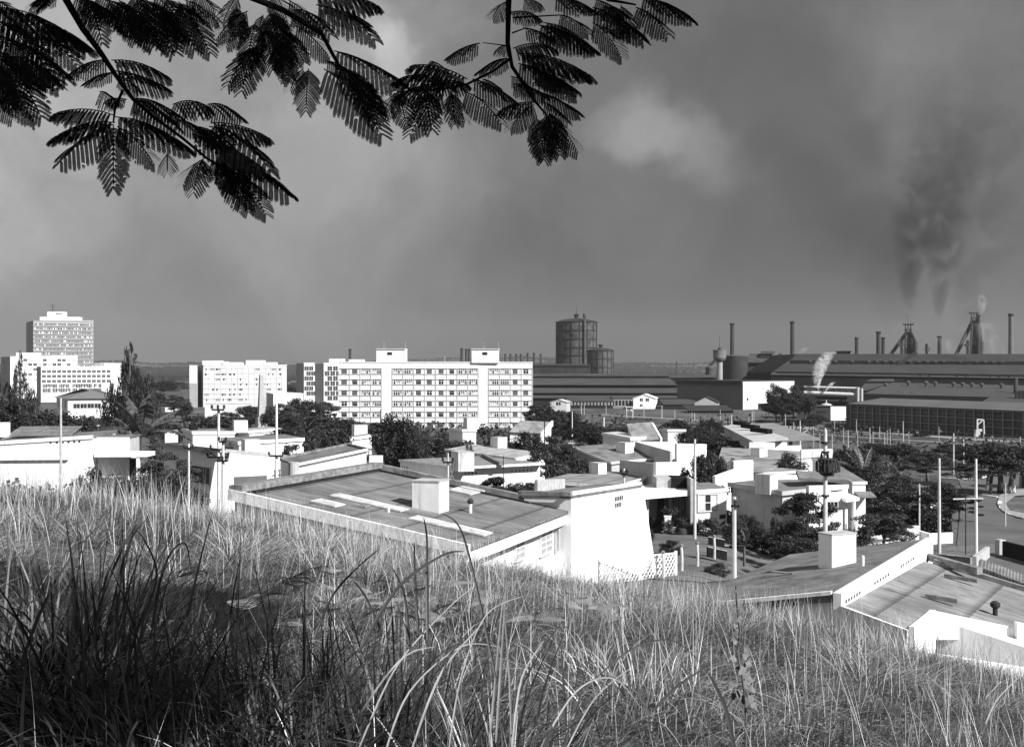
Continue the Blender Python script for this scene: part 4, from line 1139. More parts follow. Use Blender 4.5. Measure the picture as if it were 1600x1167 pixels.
    # white houses at the foot of the slope, far right of the block
    def gable(label, px0, px1, pyE, pyR, D, zb, dep, mwall, mroof, wins=(), cat='house', name='gabled_house', slope=None):
        a = W(px0, pyE, D); b = W(px1, pyE, D); w = b.x - a.x; zr = ZY(pyR, D)
        t = thing(name, label, cat, ((a.x + b.x) / 2, D, zb))
        s = Vector((dep * .25, dep, 0)); v = [a, Vector(((a.x + b.x) / 2, D, zr)), b, Vector((b.x, D, zb)), Vector((a.x, D, zb))]
        mb = MB(); k = 5; mb.v = [tuple(q) for q in v] + [tuple(q + s) for q in v]
        mb.f = [tuple(range(k)), tuple(range(k, 2 * k))[::-1]] + [(i, k + i, k + (i + 1) % k, (i + 1) % k) for i in range(k)]; mb.m = [0] * len(mb.f); mb.build('wall', mwall, t)
        mb = MB(); r0 = v[1] + Vector((0, -.3, .12))
        for e, sg in ((a, -1), (b, 1)):
            q = Vector((e.x + .4 * sg, e.y - .3, e.z + .05)); mb.pp(r0, q - r0, s * 1.06, Vector((0, 0, .15)))
        mb.build('roof', mroof, t)
        for (x0, x1, y0, y1) in wins:
            p = W(x0, y0, D - .02); q = W(x1, y0, D - .02); mb = MB(); mb.prism([p - Vector((0, .03, 0)), q - Vector((0, .03, 0)), q, p], ZY(y1, D)); w_ = mb.build('window', M_glass, t)
            f = MB(); m_ = (p.x + q.x) / 2; f.box((m_, D - .06, ZY(y1, D)), .12, .05, ZY(y0, D) - ZY(y1, D)); f.build('frame', M_frame, w_)
        return t
    gable('bright white gabled house with square windows below the long works sheds', 989.5, 1023, 623, 616.5, 535, -8, 9, M_clean, M_white, [(1000, 1004.5, 622, 627), (1009, 1014, 622, 627), (1000, 1004, 631.5, 635)])
    gable('small pale gabled house among the trees right of the long block', 860, 885, 629, 625, 500, -8, 8, M_townpale, M_townpale, [(869, 876, 628, 633)])
    gable('low pavilion with pale gable and wide dark roof in front of the blank works wall', 1085, 1121, 629.5, 620.5, 520, -8, 10, M_towngrey, M_millroof, name='gabled_shed')
    # sheds with ridge vents left of it
    def longshed(label, x0, x1, prof, D_, mroof, mwall, zb, skew=0, name='works_shed', windows=None):
        """prof: list of (py, D) from the back ridge to the front eave; alternate roof / wall panels"""
        t = thing(name, label, 'shed', (W((x0 + x1) / 2, 0, D_).x, D_, zb))
        pts = [(D, ZY(py, D)) for py, D in prof]
        sk = lambda D: skew * (x1 - x0) / 1900 * D
        dmid = sum(d for d, _ in pts) / len(pts)
        xa = (x0 - 800) / F * dmid; xb = (x1 - 800) / F * dmid
        for i in range(len(pts) - 1):
            (d0, z0), (d1, z1) = pts[i], pts[i + 1]
            wallish = abs(d0 - d1) < 1.5
            mb = MB(); o = Vector((xa, d0, z0)); dx = Vector((xb - xa, skew * (xb - xa), 0)); dn = Vector((0, d1 - d0, z1 - z0))
            if wallish: mb.pp(o, dx, Vector((0, .6, 0)), Vector((0, 0, z1 - z0)))
            else: mb.pp(o + Vector((0, 0, 0)), dx, dn * 1.03, Vector((0, 0, -.3)))
            mb.build('wall' if wallish else 'roof', mwall if wallish else mroof, t)
            if wallish and windows and windows.get(i):
                n, mm = windows[i]; h_ = z0 - z1
                wdt = (xb - xa) / n
                for k in range(min(n, 99)):
                    q = Vector((xa + wdt * (k + .2), d0 + skew * wdt * (k + .2) - .05, z1 + h_ * .2)); m2 = MB(); m2.pp(q, Vector((wdt * .6, skew * wdt * .6, 0)), Vector((0, -.1, 0)), Vector((0, 0, h_ * .55))); m2.build('window', mm, t)
        # closing body
        mb = MB(); bk = prof[0][1] + 8; zt = pts[-1][1]
        mb.pp(Vector((xa + .3, pts[-1][0] + .4, zb)), Vector((xb - xa - .6, skew * (xb - xa - .6), 0)), Vector((0, bk - pts[-1][0], 0)), Vector((0, 0, zt - zb - .2))); mb.build('base_wall', mwall, t)
        return t
    M_mw = mat('works_wall', .016, .2, .1, .9); M_sill = mat('works_pier', .22, .2, .2)  # works walls taken near black, overhang shadow included in the colour
    longshed('long dark works shed, its stacked window rows behind the gabled houses', 812, 1057, [(584, 680), (587, 668), (591, 667), (600.5, 632), (606, 631), (613, 605), (617.5, 604), (621, 585)], 630, M_millroof2, M_mw, -8, -.06, windows={4: (44, M_sill), 6: (40, M_sill)})
    longshed('low office range with pitched roof in front of the long dark works shed', 885, 958, [(619, 552), (626, 543), (635, 542.5)], 545, M_millroof2, M_mw, -8, -.03, windows={1: (14, M_sill)})
    longshed('two-storey grey works office beside the bright gabled house', 955, 992, [(618, 552), (622, 545), (636, 544.5)], 545, M_millroof2, M_towngrey, -8, -.03, windows={1: (7, M_dark)})
    longshed('low shed with pale ridge ventilators left of the pale gabled pavilion', 1034, 1092, [(623.5, 545), (631, 530), (638, 529.5)], 535, M_millroof2, M_mw, -8, -.04)
    longshed('wide low roof in front of the pale gabled pavilion', 1072, 1142, [(633, 505), (641, 488), (645, 487.6)], 495, M_millroof, M_mw, -8, -.03)
    longshed('long roof band behind the blank works wall, with dark clerestory', 838, 1240, [(585.5, 720), (589.5, 700), (598.5, 699.5)], 710, M_millroof2, M_mw, -8, -.03)
    longshed('dark shed rising behind the left gas holder shed roofs', 815, 922, [(568.5, 780), (571, 760), (586, 759)], 760, M_millroof, M_iron, -8, 0)
    # blank wall building, two visible faces
    rc = Rect(1161, 596, 525, 48, (1058, None), (1241, None)); rc.zL = 0
    t = blockhouse('big windowless works hall, grey left side and bright white front', rc, -8, M_townwhite, name='works_hall', roofm=M_millroof)
    mb = MB(); rc.slab(mb, 'L', .05, rc.L - .05, -8, rc.c.z - 1.4, .004, .06); mb.build('side_wall', mat('works_side', .125, .06, .1, .9), t)  # side away from the sun, shade put into this darker grey
    mb = MB(); rc.slab(mb, 'L', .0, rc.L, rc.c.z - 1.4, rc.c.z + .31, .004, 1.0); mb.build('clerestory', M_iron, t)
    mb = MB(); z = ZY(622.5, 525); rc.slab(mb, 'R', .2, rc.Rn - .2, z, z + .3, .0, .1); mb.build('string_course', M_townpale, t)
    mb = MB(); rc.slab(mb, 'R', rc.Rn * .28, rc.Rn * .6, -8, ZY(631, 525), .005, .06); mb.build('door', M_dark, t)
    mb = MB(); rc.slab(mb, 'R', rc.Rn * .07, rc.Rn * .09, ZY(626, 525), ZY(622, 525), .005, .3); mb.build('fitting', M_iron, t)

    # ---- stacks
    def stack(px, top, w, D, lab, m=None, group='factory chimneys', wb=None, zb=-8, band=True):
        p = W(px, top, D); r = w / F * D / 2; rb = r * (wb or 1.25)
        t = thing('factory_chimney', lab, 'chimney', (p.x, p.y, zb), group)
        mb = MB(); mb.tube([(p.x, p.y, zb), (p.x, p.y, p.z)], [rb, r], 16); mb.build('shaft', m or M_stack, t)
        mb = MB(); mb.lathe((p.x, p.y, p.z - r * 1.2), [(r * 1.02, 0), (r * 1.22, .3), (r * 1.22, r), (r * .9, r * 1.25)], 16); mb.build('crown', M_iron, t)
    for a in [(1144, 505, 6, 800, 'tall dark chimney right beside the water tower'), (1238, 502, 6.2, 800, 'tall dark chimney between the gabled mill and the long mill roof'),
              (1338.5, 527, 5.4, 820, 'short chimney above the long mill roof, first right of the white steam'), (1372.5, 518, 6.4, 820, 'taller of the close pair of chimneys left of the first blast furnace'),
              (1379.8, 527, 5.2, 850, 'shorter of the close pair of chimneys left of the first blast furnace'), (1468, 525, 5.8, 820, 'smoking chimney between the two blast furnaces'),
              (1579.5, 490, 7, 780, 'thick pale-sided chimney nearest the right edge'), (547, 545, 4, 1000, 'lone small chimney over the staggered-window block'),
              (1057, 565, 1.6, 900, 'very thin stack in the haze between gas holders and water tower')]:
        stack(*a[:4], a[4], m=mat('pale_stack', .12, .25, .1) if a[0] == 1579.5 else None)
    for i, (px, top, w) in enumerate([(721.5, 544, 4.2), (728.5, 545, 3.4), (733, 545, 3.4), (780.5, 553, 2.6), (789.5, 553, 3), (797.5, 553, 3), (806.5, 553, 3), (814, 553, 3), (824.5, 551.5, 3.2), (834.5, 551.5, 3.4), (845, 553, 3)]):
        lab = ['left', 'middle', 'right'][i] + ' chimney of the close trio beside the right lift tower of the long block' if i < 3 else 'thin chimney, %s from the left in the even row behind the long block' % ['first', 'second', 'third', 'fourth', 'fifth', 'sixth', 'seventh', 'eighth'][i - 3]
        stack(px, top, w, 1150, lab, group='trio of coke works chimneys' if i < 3 else 'row of thin coke works chimneys', wb=1.1)
    # ---- gas holders
    def holder(px0, px1, rim, D, rings, lab, dome, cup):
        c = W((px0 + px1) / 2, rim, D); r = (px1 - px0) / F * D / 2; zb = -9
        t = thing('gas_holder', lab, 'gas tank', (c.x, c.y, zb))
        mb = MB(); mb.lathe((c.x, c.y, zb), [(r, 0), (r, c.z - zb)], 48); mb.build('drum', M_iron2, t, smooth=False)
        mb = MB(); hd = dome / F * D; mb.lathe((c.x, c.y, c.z), [(r * 1.01, 0), (r * .8, hd * .42), (r * .5, hd * .8), (r * .2, hd), (.01, hd)], 48); mb.build('dome', M_iron, t)
        for py in rings:
            z = ZY(py, D); mb = MB(); mb.lathe((c.x, c.y, z - .25), [(r * 1.005, 0), (r * 1.035, .02), (r * 1.035, .4), (r * 1.005, .42)], 48); mb.build('walkway', M_iron, t)
        for i in range(16):
            a = 2 * math.pi * i / 16 + .1; mb = MB(); q = Vector((c.x + math.cos(a) * r * 1.012, c.y + math.sin(a) * r * 1.012, zb)); mb.tube([q, (q.x, q.y, c.z)], .28, 5); mb.build('rib', M_iron, t)
        mb = MB(); k = D / F
        mb.lathe((c.x, c.y, c.z + hd), [(q * k, z * k) for q, z in cup], 14); mb.build('lantern', M_iron, t)
        return t, c, r
    t, c, r = holder(869, 932.5, 503, 900, [503.5, 516.5, 530, 543, 555.5], 'huge dark cylindrical gas holder with a mast on its domed top', 5.5, [(3.2, 0), (3.2, 4), (4.4, 4.4), (4.4, 6), (1, 7.4), (.35, 8), (.3, 18), (0.02, 18.2)])
    mb = MB(); q = W(911.5, 491, 900); q.y = c.y - math.sqrt(max(r * r - (q.x - c.x) ** 2, 1)) - 1; mb.tube([(q.x, q.y, -9), (q.x, q.y, q.z)], .75, 10); mb.lathe((q.x, q.y, q.z - 3.2), [(.8, 0), (1.3, .1), (1.3, 2.8), (.8, 3.2)], 10); mb.build('riser_pipe', M_iron2, t)
    for txt, px, py, s in (('TE', 888, 526.5, 4.0), ('B', 881, 540, 4.0)):
        cu = bpy.data.curves.new('lettering', 'FONT'); cu.body = txt; cu.size = s * 900 / F * 1.9; cu.extrude = .05; cu.materials.append(M_dpaint)
        tmp = bpy.data.objects.new('tmp', cu); COL.objects.link(tmp); dg = bpy.context.evaluated_depsgraph_get()
        me_ = bpy.data.meshes.new_from_object(tmp.evaluated_get(dg)); bpy.data.objects.remove(tmp)
        o = bpy.data.objects.new('lettering', me_); COL.objects.link(o); o.parent = t
        p = W(px, py, 900); p.y = c.y - math.sqrt(r * r - (p.x - c.x) ** 2) - .25
        nx = (p.x - c.x + 1.0) / r; ang = math.asin(max(-1, min(1, nx)))
        o.location = p - WL[t.name]; o.rotation_euler = (R(90), 0, ang)
    holder(918.5, 958.5, 547, 860, [548, 560.5, 574], 'smaller cylindrical gas holder in front of the huge one', 3.6, [(2.6, 0), (2.6, 3), (4.0, 3.2), (4.0, 5), (1, 5.4), (.02, 5.5)])
    # water tower
    D = 620; c = W(1124.5, 547, D); k = D / F
    t = thing('water_tower', 'mushroom water tower with dark tank, pale stem and thin mast', 'water tower', (c.x, c.y, -8))
    mb = MB(); mb.lathe((c.x, c.y, c.z - 19 * k), [(4 * k, 0), (8 * k, 3 * k), (10 * k, 6.5 * k), (10.3 * k, 18.5 * k), (10.7 * k, 18.6 * k), (10.7 * k, 19.3 * k), (2, 19.6 * k)], 28); mb.build('tank', mat('tank_render', .17, .3, .3, .9, streak=.5), t)
    mb = MB(); mb.lathe((c.x, c.y, -8), [(4.7 * k, 0), (4.5 * k, c.z + 8 - 19 * k)], 20); mb.build('stem', M_towngrey, t)
    mb = MB(); mb.lathe((c.x, c.y, c.z), [(3 * k, 0), (3 * k, 3.5 * k), (.5, 3.6 * k), (.12, 4 * k), (.08, 22 * k)], 10); mb.build('mast', M_iron, t)
    # big dark drum + gabled mill + silhouettes
    c = W(1149, 557, 680); r = 19.5 / F * 680
    t = thing('storage_drum', 'squat dark cylindrical tank right of the water tower', 'tank', (c.x, c.y, -8))
    mb = MB(); mb.lathe((c.x, c.y, -8), [(r, 0), (r, c.z + 8)], 40); mb.build('drum', M_iron, t)
    mb = MB(); mb.lathe((c.x, c.y, c.z - .1), [(r * 1.02, 0), (r * 1.02, .5), (r * .5, 1.0), (.02, 1.1)], 40); mb.build('lid', M_iron2, t)
    c = W(1110, 574, 720); r = 7.5 / F * 720
    t = thing('skip_hoist', 'hazy hopper with inclined hoist left of the water tower', 'hoist', (c.x, c.y, -8))
    mb = MB(); mb.lathe((c.x, c.y, -8), [(r, 0), (r, c.z + 8), (r * .5, c.z + 9)], 16); mb.build('hopper', M_iron2, t)
    mb = MB(); mb.bar(W(1104, 578, 720), W(1117, 563, 720), 1.5); mb.build('hoist', M_iron, t)
    # gabled mill
    D = 690
    t = thing('gabled_mill', 'dark mill building with broken gable roof between the chimneys', 'mill', (W(1200, 0, D).x, D, -8))
    A = lambda px, py, d=D: W(px, py, d)
    s = Vector((6, 28, 0))
    v = [A(1199, 566), A(1219, 551), A(1236, 563), A(1236, 640), A(1199, 640)]; v = [Vector((q.x, q.y, max(q.z, -8))) for q in v]
    mb = MB(); n_ = 5; mb.v = [tuple(q) for q in v] + [tuple(q + s) for q in v]; mb.f = [tuple(range(5)), tuple(range(5, 10))[::-1]] + [(i, 5 + i, 5 + (i + 1) % 5, (i + 1) % 5) for i in range(5)]; mb.m = [0] * 7
    mb.build('gable_wall', M_millgrid, t)
    mb = MB(); mb.pp(A(1164, 566), A(1201, 566) - A(1164, 566), Vector((7, 22, 4.8)), Vector((0, 0, .4))); mb.build('roof', M_millroof2, t)
    mb = MB(); mb.pp(A(1188, 553, D + 10), A(1210, 553, D + 10) - A(1188, 553, D + 10), Vector((3, 12, 1.4)), Vector((0, 0, .4))); mb.build('monitor_roof', M_millroof2, t)
    mb = MB(); p = A(1187, 555.2, D + 9); mb.pp(p, Vector((5.5, 0, 0)), Vector((0, 2, 0)), Vector((0, 0, -1.3))); mb.build('louvre', M_dark, t)
    mb = MB(); p = A(1168, 566.4, D + 2); mb.prism([p, A(1200, 566.4, D + 2), A(1200, 566.4, D + 26), A(1168, 566.4, D + 26)], -8); mb.build('wall', M_iron, t)
    # ---- the long mill with two roofs (right edge)
    t = thing('rolling_mill', 'vast dark mill with long stepped roofs stretching to the right edge', 'mill', (W(1450, 0, 600).x, 600, -8))
    def strip(name, l0, l1, r0, r1, D0, D1, m, th=.4):
        """quad between the upper edge (l0..r0 at depth D0) and the lower edge (l1..r1 at depth D1)"""
        q = [W(*l0, D0), W(*r0, D0), W(*r1, D1), W(*l1, D1)]
        mb = MB(); b = [x - Vector((0, 0, th)) - Vector((0, -.3, 0)) for x in q]
        mb.v = [tuple(x) for x in q + b]; mb.f = [(3, 2, 1, 0), (4, 5, 6, 7), (0, 1, 5, 4), (1, 2, 6, 5), (2, 3, 7, 6), (3, 0, 4, 7)]; mb.m = [0] * 6
        return mb.build(name, m, t)
    strip('roof', (1246, 553), (1234, 562.8), (1640, 553), (1640, 565), 640, 622, M_millroof)
    strip('clerestory', (1234, 562.8), (1234, 568.5), (1640, 565), (1640, 571), 622, 621, M_sootshade)
    strip('roof', (1232, 568.5), (1209, 580), (1640, 570.5), (1640, 586), 621, 585, M_millroof2 if False else mat('mill_roof_mid', .034, .2, .06, .9, dirt=.2, dscale=.04))
    strip('wall', (1212, 580), (1212, 583.5), (1640, 586), (1640, 590), 584, 583.5, M_sootshade)  # near-black strip colours in the shade under the eave
    strip('eave', (1205, 583.3), (1205, 585.3), (1640, 589.5), (1640, 591.5), 583, 578, M_millroof2)
    strip('wall', (1205, 585.3), (1205, 640), (1640, 591.5), (1640, 640), 579, 577, M_sootshade)
    p = [W(1246, 553.2, 640.5), W(1234, 562.8, 622.5), W(1209, 580, 585.5), W(1205, 583.5, 583.5), W(1205, 640, 577)]
    mb = MB(); q = [Vector((x.x - .2, x.y + 60, x.z)) for x in p]
    mb.v = [tuple(x) for x in p + q]; mb.f = [(i, i + 1, i + 6, i + 5) for i in range(4)]; mb.m = [0] * 4; mb.build('end_wall', M_sootshade, t)
    mb = MB(); a = W(1426, 553.2, 638); b = W(1402, 570, 618); mb.pp(a, b - a, Vector((2.6, 0, 0)), Vector((0, 0, .9))); mb.build('roof_gutter', M_dark, t)
    for i in range(26):
        px = 1267 + i * 13; 
        if rnd.random() < .7: 
            p = W(px, 563.6, 620.5); mb = MB(); mb.box((p.x, p.y, p.z - .7), 1.6, .4, .9); mb.build('pane', M_millgrid, t)
    for px in (1438, 1452, 1495, 1509, 1547, 1561, 1577):
        p = W(px, 586.5 + (px - 1400) * .018, 581); mb = MB(); mb.tube([p + Vector((0, 0, -1)), p + Vector((0, 0, .8))], .45, 8); mb.build('vent', M_sootshade, t)
    p = W(1308, 549.5, 650); mb = MB(); mb.box(p + Vector((3.5, 0, 0)), 8, 3, .4); mb.box(p + Vector((3.5, 0, -3)), 6.6, 2.5, 3); mb.build('roof_house', M_sootshade, t)
    # ---- middle shed with mushroom ventilators
    t2 = thing('ventilated_shed', 'low grey works roof carrying a row of mushroom ventilators', 'shed', (W(1470, 0, 470).x, 470, -8))
    tt = t
    def strip2(parent, name, l0, l1, r0, r1, D0, D1, m, th=.3):
        q = [W(*l0, D0), W(*r0, D0), W(*r1, D1), W(*l1, D1)]; mb = MB(); b = [x - Vector((0, 0, th)) + Vector((0, .3, 0)) for x in q]
        mb.v = [tuple(x) for x in q + b]; mb.f = [(3, 2, 1, 0), (4, 5, 6, 7), (0, 1, 5, 4), (1, 2, 6, 5), (2, 3, 7, 6), (3, 0, 4, 7)]; mb.m = [0] * 6; return mb.build(name, m, parent)
    strip2(t2, 'roof', (1394, 597.5), (1349, 615), (1640, 603), (1640, 623), 500, 455, M_millroof2 if False else mat('shed_roof', .048, .2, .1, .9, dirt=.25, dscale=.05))
    strip2(t2, 'wall', (1352, 615.2), (1352, 640), (1545, 622), (1545, 645), 455, 454.5, M_sootshade)
    strip2(t2, 'roof', (1550, 618), (1530, 630), (1640, 620), (1640, 636), 452, 430, mat('shed_roof', .12))
    strip2(t2, 'side_roof', (1362, 592), (1352, 596), (1396, 592), (1398, 596), 520, 512, M_millroof2); strip2(t2, 'side_roof', (1352, 599), (1340, 610), (1390, 599), (1352, 610), 510, 480, M_millroof2)
    for px, py in [(1384, 606), (1419, 602.5), (1447, 603), (1461, 603.5), (1489.5, 604.5), (1504, 605), (1518.5, 605.6), (1534, 606), (1564.5, 606.5), (1405, 614), (1411, 615), (1426, 615)]:
        small = py > 612; p = W(px, py, 485 if not small else 462); p.z = ZY(py + (1.5 if small else 1), p.y) - .3; mb = MB(); s_ = .55 if small else 1
        mb.lathe(p, [(.45 * s_, 0), (.42 * s_, 1.4 * s_), (.95 * s_, 1.5 * s_), (.95 * s_, 2.1 * s_), (.5 * s_, 2.5 * s_), (.02, 2.6 * s_)], 10); mb.build('ventilator', M_millgrid, t2)
    p = W(1587, 590, 470); mb = MB(); mb.tube([(p.x, p.y, ZY(618, 470)), (p.x, p.y, p.z)], .8, 10); mb.build('flue', M_millgrid, t2)
    mb = MB()
    for i in range(3): p = W(1589 + i * 6, 613, 445); mb.box((p.x, p.y, p.z - 3), 1.2, 1, 3.6)
    mb.build('hopper', M_dark, t2)
    # ---- gridded window building, obliquely placed
    a = W(1330, 632, 350); b = W(1600, 643.3, 350 * (a.z - EYE) / (a.z - EYE)); Dr = (EYE - a.z) * F / (643.3 - HY); b = W(1600, 643.3, Dr)
    d = (b - a); d.z = 0; az = math.degrees(math.atan2(d.x, d.y))
    rc = Rect.__new__(Rect); rc.az = R(az - 0); rc.c = W(1640, 0, (EYE - a.z) * F / (645 - HY)); 
    u = d.normalized(); e = a + u * ((b - a).length * 1.25); e.z = a.z
    rc.c = e; rc.d1 = -u; rc.d2 = Vector((-u.y, u.x, 0)) * -1
    if rc.d2.y < 0: rc.d2 = -rc.d2
    rc.L = (e - a).length; rc.Rn = 16; rc.gL = rc.gR = 0; rc.yaw = 0
    zb = -8.5
    t3 = thing('gridded_works_office', 'four-storey dark works building with gridded windows and pale roof edge', 'building', rc.p(rc.L / 2, 8, z=zb))
    mb = MB(); mb.prism([rc.p(0, 0), rc.p(rc.L, 0), rc.p(rc.L, 16), rc.p(0, 16)], zb); mb.build('wall', M_millwall, t3)
    q0 = rc.p(-.3, -.8, 0); q1 = rc.p(rc.L + .5, -.8, 0); mb = MB(); mb.pp(q0, q1 - q0, rc.d2 * 12 + Vector((0, 0, 1.5)), Vector((0, 0, .25))); mb.build('roof', mat('works_pale_roof', .095, .15, .1, .9), t3)
    M_gridc = mat('grid_concrete', .20, .15, .3); nb = 25; wdt = rc.L / nb; rh = (a.z + 6.2) / 4
    for i in range(nb + 1):
        mb = MB(); rc.slab(mb, 'L', i * wdt - .17, i * wdt + .17, zb, a.z - .05, 0, .35); mb.build('pier', M_gridc, t3)
    for r_ in range(5):
        z = a.z - .25 - r_ * rh; mb = MB(); rc.slab(mb, 'L', 0, rc.L, z - .13, z + .13, 0, .22); mb.build('floor_line', M_gridc, t3)
    for r_ in range(4):
        z = a.z - .25 - r_ * rh
        for i in range(nb): 
            mb = MB(); rc.slab(mb, 'L', i * wdt + .6, (i + 1) * wdt - .6, z - rh * .78, z - rh * .25, .002, .03); mb.build('window', M_dark, t3)
    mb = MB(); mb.prism([rc.p(rc.L + .02, .1), rc.p(rc.L + 6, 3), rc.p(rc.L + 6, 14), rc.p(rc.L + .02, 16)], zb); mb.build('end_wing', M_millwall, t3)
    # crane-like fitting in front
    t4 = thing('pale_gantry', 'small pale gantry frame in front of the gridded works building', 'gantry', (W(1531, 0, 280).x, 280, -7))
    mb = MB(); P = lambda px, py: W(px, py, 280)
    mb.bar(P(1527, 655), P(1527, 684), .35); mb.bar(P(1527, 655), P(1537, 656), .3); mb.bar(P(1537, 656), P(1538, 678), .25); mb.bar(P(1527, 672), P(1534, 672), .6)
    mb.bar(P(1527, 664), P(1535, 657), .25); mb.build('frame', M_townpale, t4)
    mb = MB(); mb.box(P(1527, 682), 1, 1, 1.6); mb.build('base', M_townpale, t4)
    # billboard
    c0, c1 = W(1298, 635, 385), W(1324, 635, 385)
    t5 = thing('billboard', 'blank white square billboard on short legs left of the gridded works building', 'billboard', ((c0.x + c1.x) / 2, 385, T(c0.x, 385)))
    mb = MB(); mb.prism([c0, c1, c1 + Vector((0, .3, 0)), c0 + Vector((0, .3, 0))], ZY(657, 385)); mb.build('panel', M_white, t5)
    mb = MB(); mb.pp(W(1296.5, 657, 384.9), Vector((W(1325.5, 657, 385).x - W(1296.5, 657, 385).x, 0, 0)), Vector((0, .5, 0)), Vector((0, 0, -.3))); mb.build('bottom_rail', M_dark, t5)
    for px in (1301, 1311, 1321): mb = MB(); p = W(px, 657, 385.3); mb.tube([(p.x, p.y, T(p.x, p.y) - .5), (p.x, p.y, p.z)], .15, 6); mb.build('leg', M_millgrid, t5)
    # conveyor galleries with white bands
    D = 430
    t6 = thing('conveyor_gallery', 'dark works frame crossed by two pale horizontal pipes, behind the white steam', 'gallery', (W(1300, 0, D).x, D, -8))
    mb = MB(); mb.prism([W(1245, 606, D + 3), W(1343, 609, D + 3), W(1343, 609, D + 15), W(1245, 606, D + 15)], -8); mb.build('wall', M_iron, t6)
    for (l, r_, w) in (((1256, 604), (1343, 606.5), .35), ((1256, 613), (1343, 616.5), .6)):
        mb = MB(); mb.tube([W(*l, D), W(*r_, D)], w, 10); mb.build('pipe', M_townpale, t6)
    for px in (1340.5, 1346.5): mb = MB(); mb.tube([W(px, 627, D - 1), W(px, 605 if px < 1345 else 607, D - 1)], .45, 10); mb.build('riser', M_townpale, t6)
    for i in range(9):
        p = W(1258 + i * 9.5, 606, D + 2.9); mb = MB(); mb.box((p.x, p.y, ZY(613, D)), .3, .3, 1.9); mb.build('post', M_millgrid, t6)
    t7 = thing('works_shed', 'low dark shed with barred windows beside the billboard', 'shed', (W(1280, 0, 405).x, 405, -8))
    mb = MB(); mb.prism([W(1262, 634, 405), W(1300, 635, 405), W(1300, 635, 417), W(1262, 634, 417)], -8); mb.build('wall', M_iron, t7)
    mb = MB(); mb.prism([W(1260, 633, 404.6), W(1302, 634, 404.6), W(1302, 632.5, 418), W(1260, 632, 418)], ZY(634.8, 404.6)); mb.build('roof', M_millgrid, t7)
    for i in range(4): p = W(1278 + i * 4, 645, 404.9); mb = MB(); mb.box((p.x, p.y, p.z), .4, .1, .8); mb.build('window', M_dark, t7)
    mb = MB(); mb.lathe(W(1291, 633, 410), [(1.9, 0), (1.6, .4), (.3, .7), (.1, 1.8)], 12); mb.build('ventilator', M_townpale, t7)
    # ---- blast furnaces
    def furnace(cx, top, D, lab, k=1.0, h2=None):
        K = D / F
        t = thing('blast_furnace', lab, 'blast furnace', (W(cx, 0, D).x, D, -8))
        P = lambda px, py, d=0: W(px, py, D + d)
        mb = MB()
        for sx in (-6, 6):
            for sy in (-3, 3):
                mb.bar(P(cx + sx * 1.15, 600, sy), P(cx + sx * .6, top + 6, sy * .7), .9)
        for i in range(6):
            y = top + 8 + i * 8
            mb.bar(P(cx - 6.3, y, -2.5), P(cx + 6.3, y, -2.5), .5)
            mb.bar(P(cx - 6 + (i % 2) * 12, y, -2.6), P(cx + 6 - (i % 2) * 12, y + 8, -2.6), .35)
        mb.build('frame', M_iron, t)
        mb = MB(); c = P(cx + 1, 600); zt = ZY(top + 12, D); mb.lathe((c.x, c.y, -8), [(5 * K, 0), (5.2 * K, (zt + 8) * .45), (3.4 * K, (zt + 8) * .8), (2.2 * K, zt + 8)], 14); mb.build('stack_body', M_iron, t)
        mb = MB(); mb.bar(P(cx - 8, top, 0), P(cx + 8, top, 0), 1.0, 1.0)
        for sx in (-4, 0, 4): mb.bar(P(cx + sx, top + 10), P(cx + sx, top), .5)
        mb.build('top_platform', M_iron, t)
        mb = MB(); mb.bar(P(cx - 30, 552 + 6), P(cx - 2, top + 12), 2.0, 2.0); mb.build('skip_bridge', M_iron2, t)
        mb = MB(); mb.tube([P(cx + 3, top + 9, -3), P(cx + 9, top + 22, -3), P(cx + 11, 600, -3)], [.8, 1.1, 2.2], 9); mb.build('downcomer', M_iron, t)
        mb = MB(); mb.tube([P(cx - 9, 536, -4), P(cx - 13, 540, -4), P(cx - 14, 538, -4)], 1.0, 8); mb.tube([P(cx - 10, 600, -4), P(cx - 9, 532, -4)], [1.5, 1.3], 8); mb.build('bustle_pipe', M_iron2, t)
        mb = MB(); c = P(cx + 12, 600, -6); mb.lathe((c.x, c.y, -8), [(3.4 * K, 0), (3.4 * K, ZY(534, D) + 8), (1.5 * K, ZY(531, D) + 8)], 12); mb.build('stove', M_iron2, t)
        return t
    furnace(1419, 507, 830, 'left blast furnace with skip bridge slanting down to the left')
    furnace(1522, 489, 830, 'right and taller blast furnace, wreathed in smoke')
    stack(1529, 491, 5.2, 810, 'chimney standing against the taller blast furnace')
    c = W(1448, 537, 830); t = thing('gas_washer', 'small vessel with side brackets between the left furnace and the smoking chimney', 'vessel', (c.x, c.y, -8))
    mb = MB(); mb.lathe((c.x, c.y, -8), [(1.6, 0), (.9, c.z + 2), (1.0, c.z + 7), (.7, c.z + 8)], 10); mb.build('column', M_iron, t)
    mb = MB(); mb.bar(c + Vector((-2, 0, -4)), c + Vector((2.4, 0, -3)), .5); mb.bar(c + Vector((2.4, 0, -3)), c + Vector((.6, 0, -6)), .4); mb.build('bracket', M_iron, t)
    # ---- obelisk
    D = 260; K = D / F
    p = W(408.5, 587.5, D); g = T(p.x, p.y) - .5
    t = thing('obelisk', 'tapering pale stone obelisk on a square plinth', 'monument', (p.x, p.y, g))
    zt = p.z; zpl = ZY(651.5, D)
    mb = MB(); yaw = R(28)
    def sq(c, h, z): return [Vector((c.x + math.cos(yaw + R(45 + 90 * i)) * h * 1.414, c.y + math.sin(yaw + R(45 + 90 * i)) * h * 1.414, z)) for i in range(4)]
